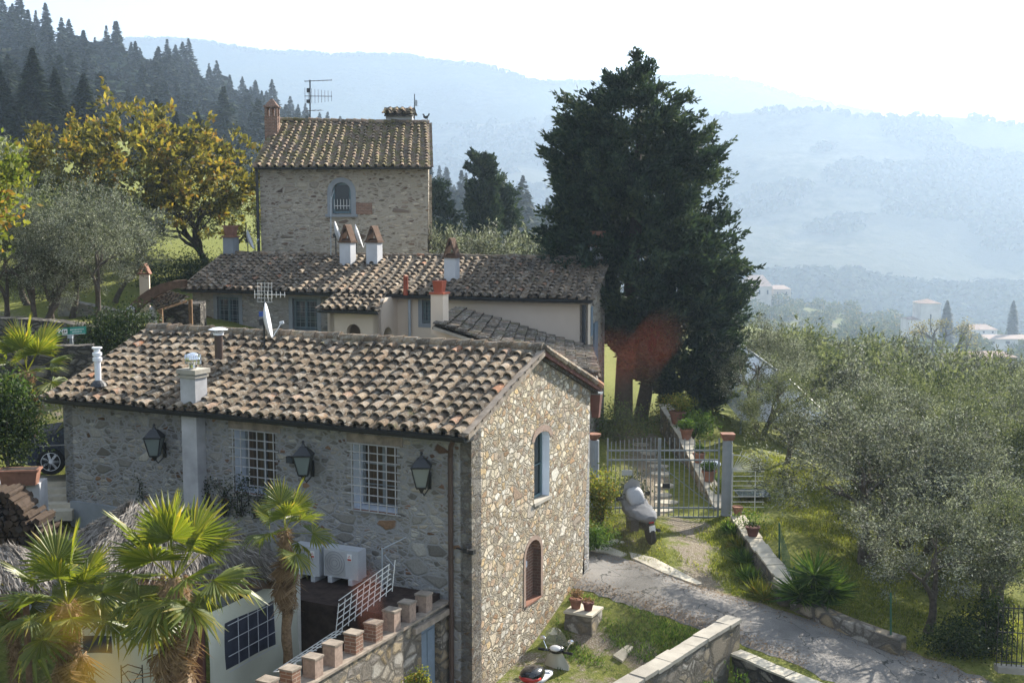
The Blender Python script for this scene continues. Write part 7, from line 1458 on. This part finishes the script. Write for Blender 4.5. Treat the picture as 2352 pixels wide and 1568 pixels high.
# fence posts with green netting
pts_f = [(1790, 1285, 1200, 31.2), (1824, 1400, 1300, 28.6), (2046, 1475, 1360, 26.5)]
for k, (u, vb, vt, Y) in enumerate(pts_f):
    a, b = P(u, vb, Y), P(u, vt, Y); m = MB(); rod(m, a, b, .022); tag(m.build('fence_post', ['green_wire']), ['thin green fence post on the lawn side of the garden wall', 'thin green fence post at the stone pier', 'thin green fence post near the forked olive'][k], 'post', 'green posts of the wire netting')
a, b, c, d = P(1790, 1283, 31.2), P(1790, 1205, 31.2), P(1824, 1305, 28.6), P(1824, 1398, 28.6); m = MB()
for k in range(26):
    f_ = k / 25; 
    for s_ in (0, 1):
        g0 = f_; g1 = f_ + (.28 if s_ else -.28)
        if 0 <= g1 <= 1: rod(m, a.lerp(d, g0), b.lerp(c, g1), .0035, 0, 3)
tag(m.build('wire_netting', ['green_wire']), 'green wire netting between the posts beside the yucca', 'fence')
# iron fence at right
a, b = P(2288, 1528, 25.6), P(2440, 1540, 25.0); t = thing('iron_fence', 'black barred iron fence on a low kerb at the right edge', 'fence', tuple(a)); hgt = P(2300, 1385, 25.6).z - a.z
for k in range(14): q = a.lerp(b, k / 13); m = MB(); rod(m, q, q + Vector((0, 0, hgt)), .012, 0, 5); m.build('bar', ['black_iron'], t)
for f_ in (.08, .55, .94): m = MB(); q = Vector((0, 0, hgt * f_)); m.tube([a + q, b + q], .014, 5); m.build('rail', ['black_iron'], t)
m = MB(); m.obox((a + b) / 2 - Vector((0, 0, .05)), (b - a) / 2, (0, .12, 0), (0, 0, .07)); m.build('kerb', ['concrete'], t)
# white sheet roof among the olives
A_, B_, C_ = P(1700, 790, 52), P(1812, 872, 46.5), P(1912, 965, 44.5); t = thing('polytunnel', 'white sheeted tent roof half hidden among the olives', 'tent', tuple(P(1800, 1060, 46)))
dn = Vector((-1.7, -.8, -1.2)); m = MB(); m.add([A_, B_, B_ + dn * 1.2, A_ + dn], [(0, 1, 2, 3)], 0); m.add([B_, C_, C_ + dn * .15, B_ + dn * 1.2], [(0, 1, 2, 3)], 0); m.add([A_, B_, B_ + Vector((1.2, 2.5, -1.6)), A_ + Vector((1.2, 2.5, -1.6))], [(0, 3, 2, 1)], 0); m.add([B_, C_, C_ + Vector((.2, .6, -.2)), B_ + Vector((1.2, 2.5, -1.6))], [(0, 3, 2, 1)], 0); m.build('sheet', ['white_enamel'], t)
m = MB(); m.tube([A_, B_, C_], .06, 6); m.build('ridge_pole', ['grey_paint'], t); m = MB()
for q in (A_ + dn, B_ + dn * 1.2): m.tube([q, q - Vector((0, 0, 2.2))], .04, 6)
m.build('frame', ['grey_paint'], t)
# ================================================================ MOTORCYCLES
def wheel(t, x, y, z, r, w, rim='dark_metal'):
    M = Matrix.Rotation(R(90), 3, 'X'); m = MB(); m.lathe((x, y, z), [(r * .62, -w / 2), (r * .9, -w / 2), (r, -w / 4), (r, w / 4), (r * .9, w / 2), (r * .62, w / 2)], 24, 0, None, M); wh = m.build('wheel', ['rubber'], t); m = MB(); m.lathe((x, y, z), [(r * .55, -w * .35), (r * .64, -w * .4), (r * .64, w * .4), (r * .55, w * .35)], 20, 0, None, M)
    for k in range(5): a_ = k * 1.2566; m.obox((x + r * .3 * math.cos(a_), y, z + r * .3 * math.sin(a_)), (r * .3 * math.cos(a_), 0, r * .3 * math.sin(a_)), (0, w * .2, 0), (-.02 * math.sin(a_), 0, .02 * math.cos(a_)))
    m.build('rim', [rim], wh)
def sweep(m, secs, n=14, mi=0):    # secs: (x, halfwidth, zmid, halfheight, squareness)
    vs = []
    for x, w, zc_, h, p_ in secs:
        for k in range(n):
            a_ = 2 * math.pi * k / n; cx_, sz_ = math.cos(a_), math.sin(a_); vs.append((x, w * math.copysign(abs(cx_) ** p_, cx_), zc_ + h * math.copysign(abs(sz_) ** p_, sz_)))
    k_ = len(secs); m.add(vs, [(i * n + j, i * n + (j + 1) % n, (i + 1) * n + (j + 1) % n, (i + 1) * n + j) for i in range(k_ - 1) for j in range(n)] + [tuple(range(n))[::-1], tuple(range((k_ - 1) * n, k_ * n))], mi)
# covered maxi scooter, nose towards +x before rotation
t = thing('covered_motorcycle', 'large motor scooter under a loose grey cover parked tail out before the gate', 'motorcycle', (0, 0, 0)); wheel(t, -.78, 0, .30, .30, .15); wheel(t, .78, 0, .30, .30, .12)
m = MB(); sweep(m, [(-.95, .10, .62, .10, .8), (-.7, .20, .58, .20, .8), (-.3, .24, .55, .24, .7), (.2, .23, .50, .22, .7), (.6, .25, .62, .28, .7), (.85, .16, .72, .2, .8)]); m.build('body', ['black_gloss'], t)
m = MB(); ks = np.array([(-1.0, .14, .78, .08, .9), (-.7, .30, .78, .13, .8), (-.35, .36, .78, .16, .8), (0, .37, .80, .20, .8), (.35, .38, .86, .24, .8), (.62, .34, .97, .22, .8), (.8, .20, 1.02, .14, .9)]); xs = np.linspace(-1.0, .8, 26)
sweep(m, [tuple([x] + [float(np.interp(x, ks[:, 0], ks[:, j])) for j in range(1, 5)]) for x in xs], 36); V2 = []
for x, y, z in m.V: an = math.atan2(z - .8, y); k_ = 1 + .045 * math.sin(an * 7 + x * 6) + .03 * math.sin(an * 13 - x * 11) + .03 * math.sin(x * 17 + an * 3); V2.append((x + .01 * math.sin(an * 9), y * k_, .8 + (z - .8) * (k_ + (.10 * math.sin(x * 5) if z < .8 else 0))))
m.V = V2; m.build('cover', ['cloth_grey'], t, smooth=True)
m = MB(); m.add([(.55, y, 1.12 + 0) for y in (-.30, -.15, 0, .15, .30)] + [(.34, y * .8, 1.70 - abs(y) * .5) for y in (-.30, -.15, 0, .15, .30)], [(k, k + 1, k + 6, k + 5) for k in range(4)]); m.build('windscreen', ['vinyl_grey'], t, label='tall white windscreen')
m = MB(); sweep(m, [(.0, .20, 1.0, .08, .8), (.15, .26, 1.15, .20, .8), (.3, .26, 1.2, .24, .8), (.45, .16, 1.2, .18, .9)], 16); m.build('dashboard_cover', ['vinyl_grey'], t, smooth=True)
for s_ in (-1, 1): m = MB(); m.tube([(.5, s_ * .2, 1.05), (.4, s_ * .42, 1.12)], .015, 6); m.box((.38, s_ * .45, 1.15), (.05, .16, .10)); m.build('mirror', ['black_gloss'], t)
m = MB(); m.box((-1.02, .0, .52), (.012, .18, .17)); m.build('number_plate', ['paper_white'], t); m = MB(); m.box((-.98, 0, .70), (.05, .14, .04)); m.build('tail_light', ['scooter_red'], t)
m = MB(); m.obox((-.55, .42, .62), (.20, 0, 0), (0, .12, .02), (0, -.02, .16)); m.build('side_case', ['black_gloss'], t); m = MB(); m.tube([(-.2, -.22, .28), (-.85, -.26, .38)], .05, 8); m.build('exhaust', ['dark_metal'], t)
q = P(1497, 1250, 31.6); t.location = (q.x, q.y, G(q.x, q.y)); yaw = R(104); t.scale = (.95,) * 3; t.rotation_euler = (R(-7), 0, yaw); t.location = (q.x - .0 + .78 * math.cos(yaw), q.y + .78 * math.sin(yaw), G(q.x, q.y + .5))
# cream scooter in the bottom foreground
t = thing('motor_scooter', 'cream motor scooter with windshield and a red and black top case by the gable', 'scooter', (0, 0, 0)); wheel(t, -.62, 0, .24, .24, .12); wheel(t, .68, 0, .24, .24, .11)
m = MB(); sweep(m, [(-.92, .10, .55, .10, .8), (-.7, .20, .52, .18, .8), (-.35, .23, .45, .20, .8), (0, .20, .30, .10, .6), (.25, .22, .28, .07, .6), (.40, .22, .32, .08, .7)]); m.build('body', ['scooter_cream'], t, smooth=True)
m = MB(); vs = []
for x, w, z in ((.40, .24, .28), (.47, .25, .5), (.50, .26, .72), (.46, .17, .90), (.42, .09, 1.0)): vs += [(x - .05, -w, z), (x + .08, -w * .5, z), (x + .11, 0, z), (x + .08, w * .5, z), (x - .05, w, z), (x - .08, 0, z)]
m.add(vs, [(i * 6 + j, i * 6 + (j + 1) % 6, (i + 1) * 6 + (j + 1) % 6, (i + 1) * 6 + j) for i in range(4) for j in range(6)] + [(0, 1, 2, 3, 4, 5), (29, 28, 27, 26, 25, 24)]); m.build('leg_shield', ['scooter_cream'], t, smooth=True)
m = MB(); sweep(m, [(-.78, .12, .78, .04, .8), (-.5, .16, .78, .06, .8), (-.15, .15, .76, .05, .8), (.02, .09, .74, .03, .8)]); m.build('seat', ['vinyl_white'], t, smooth=True)
m = MB(); m.tube([(.36, -.34, 1.02), (.40, -.15, 1.0), (.42, 0, 1.0), (.40, .15, 1.0), (.36, .34, 1.02)], .022, 8); m.build('handlebar', ['black_gloss'], t)
for s_ in (-1, 1): m = MB(); m.tube([(.36, s_ * .24, 1.02), (.355, s_ * .36, 1.02)], .03, 8); m.build('grip', ['rubber'], t)
m = MB(); m.ball((.42, 0, 1.04), (.15, .17, .09), 16, 8, 0); m.ball((.36, 0, 1.075), (.10, .12, .06), 16, 8, 1); m.build('dashboard', ['black_gloss', 'dash_white'], t, smooth=True)
for s_ in (-1, 1): m = MB(); m.tube([(.40, s_ * .2, 1.03), (.42, s_ * .28, 1.18)], .010, 6); m.ball((.42, s_ * .30, 1.23), (.02, .065, .05), 12, 8); m.build('mirror', ['chrome'], t)
m = MB(); n = 9; vs = []
for j in range(7):
    z = 1.08 + .42 * j / 6; w = .24 * math.sqrt(max(0, 1 - (j / 6.4) ** 3))
    for k in range(n): f_ = -1 + 2 * k / (n - 1); vs.append((.58 - .20 * j / 6 - .10 * f_ * f_, w * f_, z))
m.add(vs, [(j * n + k, j * n + k + 1, (j + 1) * n + k + 1, (j + 1) * n + k) for j in range(6) for k in range(n - 1)]); m.build('windshield', ['clear_glass'], t, smooth=True)
m = MB(); sweep(m, [(-1.05, .12, .98, .08, .8), (-.98, .19, .98, .13, .8), (-.8, .22, .98, .14, .8), (-.65, .20, .98, .13, .8), (-.58, .13, .98, .09, .8)], 18); tc = m.build('top_case', ['black_gloss'], t, smooth=True)
m = MB(); sweep(m, [(-1.075, .10, .95, .04, .7), (-1.0, .20, .95, .05, .7), (-.9, .225, .95, .05, .7)], 18); m.build('reflector', ['scooter_red'], tc, smooth=True)
m = MB(); m.box((.84, 0, .60), (.03, .14, .12)); m.ball((.60, 0, .62), (.05, .09, .07), 12, 8); m.build('headlight', ['glass_blue'], t); m = MB(); m.box((-.98, 0, .42), (.012, .18, .14)); m.build('number_plate', ['paper_white'], t)
yaw = R(66); q = P(1222, 1545, 24.3); t.rotation_euler = (0, 0, yaw); t.scale = (1.12,) * 3; t.location = (q.x + .92 * math.cos(yaw), q.y + .92 * math.sin(yaw), q.z - 1.12)
# ================================================================ FAR BUILDINGS
def farhouse(label, u0, u1, vt, vb, Y, depth, roof_v, wall='far_wall', gable=True, nwin=4, name='villa', rz=0, group='distant houses in the valley'):
    a, b = P(u0, vb, Y), P(u1, vb, Y); zt_ = P(u0, vt, Y).z; zr = P(u0, roof_v, Y).z; cx_, w = (a.x + b.x) / 2, b.x - a.x; t = thing(name, label, 'building', (cx_, Y, a.z), group); m = MB(); m.box((cx_, Y + depth / 2, (a.z - 4 + zt_) / 2), (w, depth, zt_ - a.z + 4)); m.build('wall', [wall], t)
    m = MB(); o = w * .04; A = [(cx_ - w / 2 - o, Y - o, zt_ + .01), (cx_ + w / 2 + o, Y - o, zt_ + .01), (cx_ + w / 2 + o, Y + depth + o, zt_ + .01), (cx_ - w / 2 - o, Y + depth + o, zt_ + .01)]; k = .18 if gable else .48; r0, r1 = (cx_ - w / 2 + w * k, Y + depth / 2, zr), (cx_ + w / 2 - w * k, Y + depth / 2, zr); m.add(A + [r0, r1], [(0, 1, 5, 4), (2, 3, 4, 5), (1, 2, 5), (3, 0, 4), (3, 2, 1, 0)]); m.build('roof', ['tile_far'], t)
    for k in range(nwin): m = MB(); x = cx_ - w / 2 + w * (k + .5) / nwin; m.box((x, Y - .03, a.z + (zt_ - a.z) * .62), (w * .07, .1, (zt_ - a.z) * .28)); m.build('window', ['far_dark'], t)
    return t
plain('tile_far', (.25, .19, .16), .9, .1, var=.2, sc_=.5)
farhouse('ochre villa on the hazy spur left of centre right', 1716, 1772, 658, 692, 815, 30, 634, nwin=3); farhouse('lower orange wing of the villa on the spur', 1776, 1816, 664, 690, 825, 25, 657, nwin=2)
farhouse('white tower like farmhouse in the valley with a shallow roof', 2112, 2158, 697, 800, 580, 12, 688, 'far_white', False, 1, 'tower_house'); farhouse('low annex left of the white tower farmhouse', 2088, 2112, 735, 800, 580, 14, 730, 'far_white', True, 1)
farhouse('long low dark tiled farm roof at the right in the grove', 2198, 2292, 828, 850, 215, 9, 815, 'stone_mid', True, 2, 'farm_building'); farhouse('second tiled farm roof at the right edge', 2262, 2334, 820, 848, 226, 9, 812, 'stone_mid', True, 2, 'farm_building')
farhouse('white low farm beside the far right conifer', 2228, 2290, 757, 772, 660, 20, 748, 'far_white', True, 3, 'farm_building'); farhouse('pale blue low sheds under the far right conifer', 2262, 2400, 778, 800, 600, 20, 774, 'far_white', True, 4, 'farm_building')
a = P(1905, 400, 1750); zt_ = P(1905, 330, 1750).z; t = thing('medieval_tower', 'faint square tower rising from the hazy hillside', 'tower', (a.x, 1750, a.z - 10)); m = MB(); m.box((a.x, 1750, (a.z - 15 + zt_) / 2), (15, 15, zt_ - a.z + 15)); m.box((a.x, 1750, zt_ + .5), (19, 19, 3)); m.build('wall', ['stone_dark'], t); m = MB(); m.box((a.x + 22, 1756, a.z - 1), (34, 20, 22)); m.build('house', ['far_wall'], t); m = MB(); m.taper((a.x + 22, 1756, a.z + 9), (36, 22), (30, 2), 6); m.build('roof', ['tile_far'], t)
# lane wall lines on the spur
rg = random.Random(8)
# ================================================================ LEAVES CLOSE TO THE CAMERA (out of focus)
def closeleaf(label, pts, Y, mat_, stem_to, seed=1, wf=.13):
    (u0, v0), (u1, v1) = pts; a, b = P(u0, v0, Y), P(u1, v1, Y); L = (b - a); w = Vector((L.z, 0.2 * L.length, -L.x))
    w = w.normalized() * L.length * wf; t = thing('vine_twig', label, 'leaf', tuple(a), 'blurred leaves right in front of the camera')
    m = MB(); n = 8; vs = []
    for k in range(n + 1): f = k / n; wd = math.sin(math.pi * min(1, f * 1.02)) ** .7 * (1 - .25 * f); c0 = a + L * f + Vector((0, .004 * math.sin(f * 3), 0)); vs += [c0 - w * wd, c0 + Vector((0, .002, 0)), c0 + w * wd]
    m.add(vs, [(k * 3 + j, k * 3 + j + 1, k * 3 + j + 4, k * 3 + j + 3) for k in range(n) for j in range(2)]); m.build('leaf', [mat_], t)
    m = MB(); q = P(stem_to[0], stem_to[1], Y * 1.02); m.tube([a, a.lerp(q, .5) + Vector((.004, 0, -.003)), q], [.0006, .0008, .001], 5); m.build('stem', ['bark'], t)
closeleaf('blurred red leaf across the lattice', ((826, 1305), (860, 1455)), .50, 'leaf_red', (900, 1660), wf=.05)
closeleaf('faint blurred pinkish leaf over the cypress, upper right one', ((1462, 845), (1536, 752)), .33, 'leaf_red', (1435, 1660), wf=.045)
closeleaf('faint blurred pinkish leaf over the cypress, upright left one', ((1412, 865), (1410, 790)), .33, 'leaf_red', (1440, 1660), wf=.05)
closeleaf('large blurred yellow leaf over the lower left palm', ((100, 1460), (215, 1415)), .33, 'leaf_yellow', (-60, 1680))
closeleaf('second blurred yellow leaf at the bottom left', ((150, 1590), (290, 1520)), .33, 'leaf_yellow', (60, 1700))
# ================================================================ AIR
hz = MB(); x0_, x1_, y0_, y1_, zb_, zt_ = -4900, 4900, -70, 5300, -165, 440
hz.obox(((x0_ + x1_) / 2, (y0_ + y1_) / 2, (zb_ + zt_) / 2), ((x1_ - x0_) / 2, 0, 0), (0, (y1_ - y0_) / 2, 0), (0, 0, (zt_ - zb_) / 2))
hm = bpy.data.materials.new('haze'); hm.use_nodes = True; hn = hm.node_tree; hn.nodes.clear(); pv = hn.nodes.new("ShaderNodeVolumePrincipled"); ho = hn.nodes.new("ShaderNodeOutputMaterial"); hn.links.new(pv.outputs[0], ho.inputs['Volume'])
pv.inputs['Color'].default_value = (.60, .77, 1.0, 1); pv.inputs['Density'].default_value = HAZE; pv.inputs['Anisotropy'].default_value = .36; M_['haze'] = hm
o = hz.build('haze', ['haze']); o['kind'] = 'stuff'; tag(o, 'pale blue haze filling the valley air', 'haze')
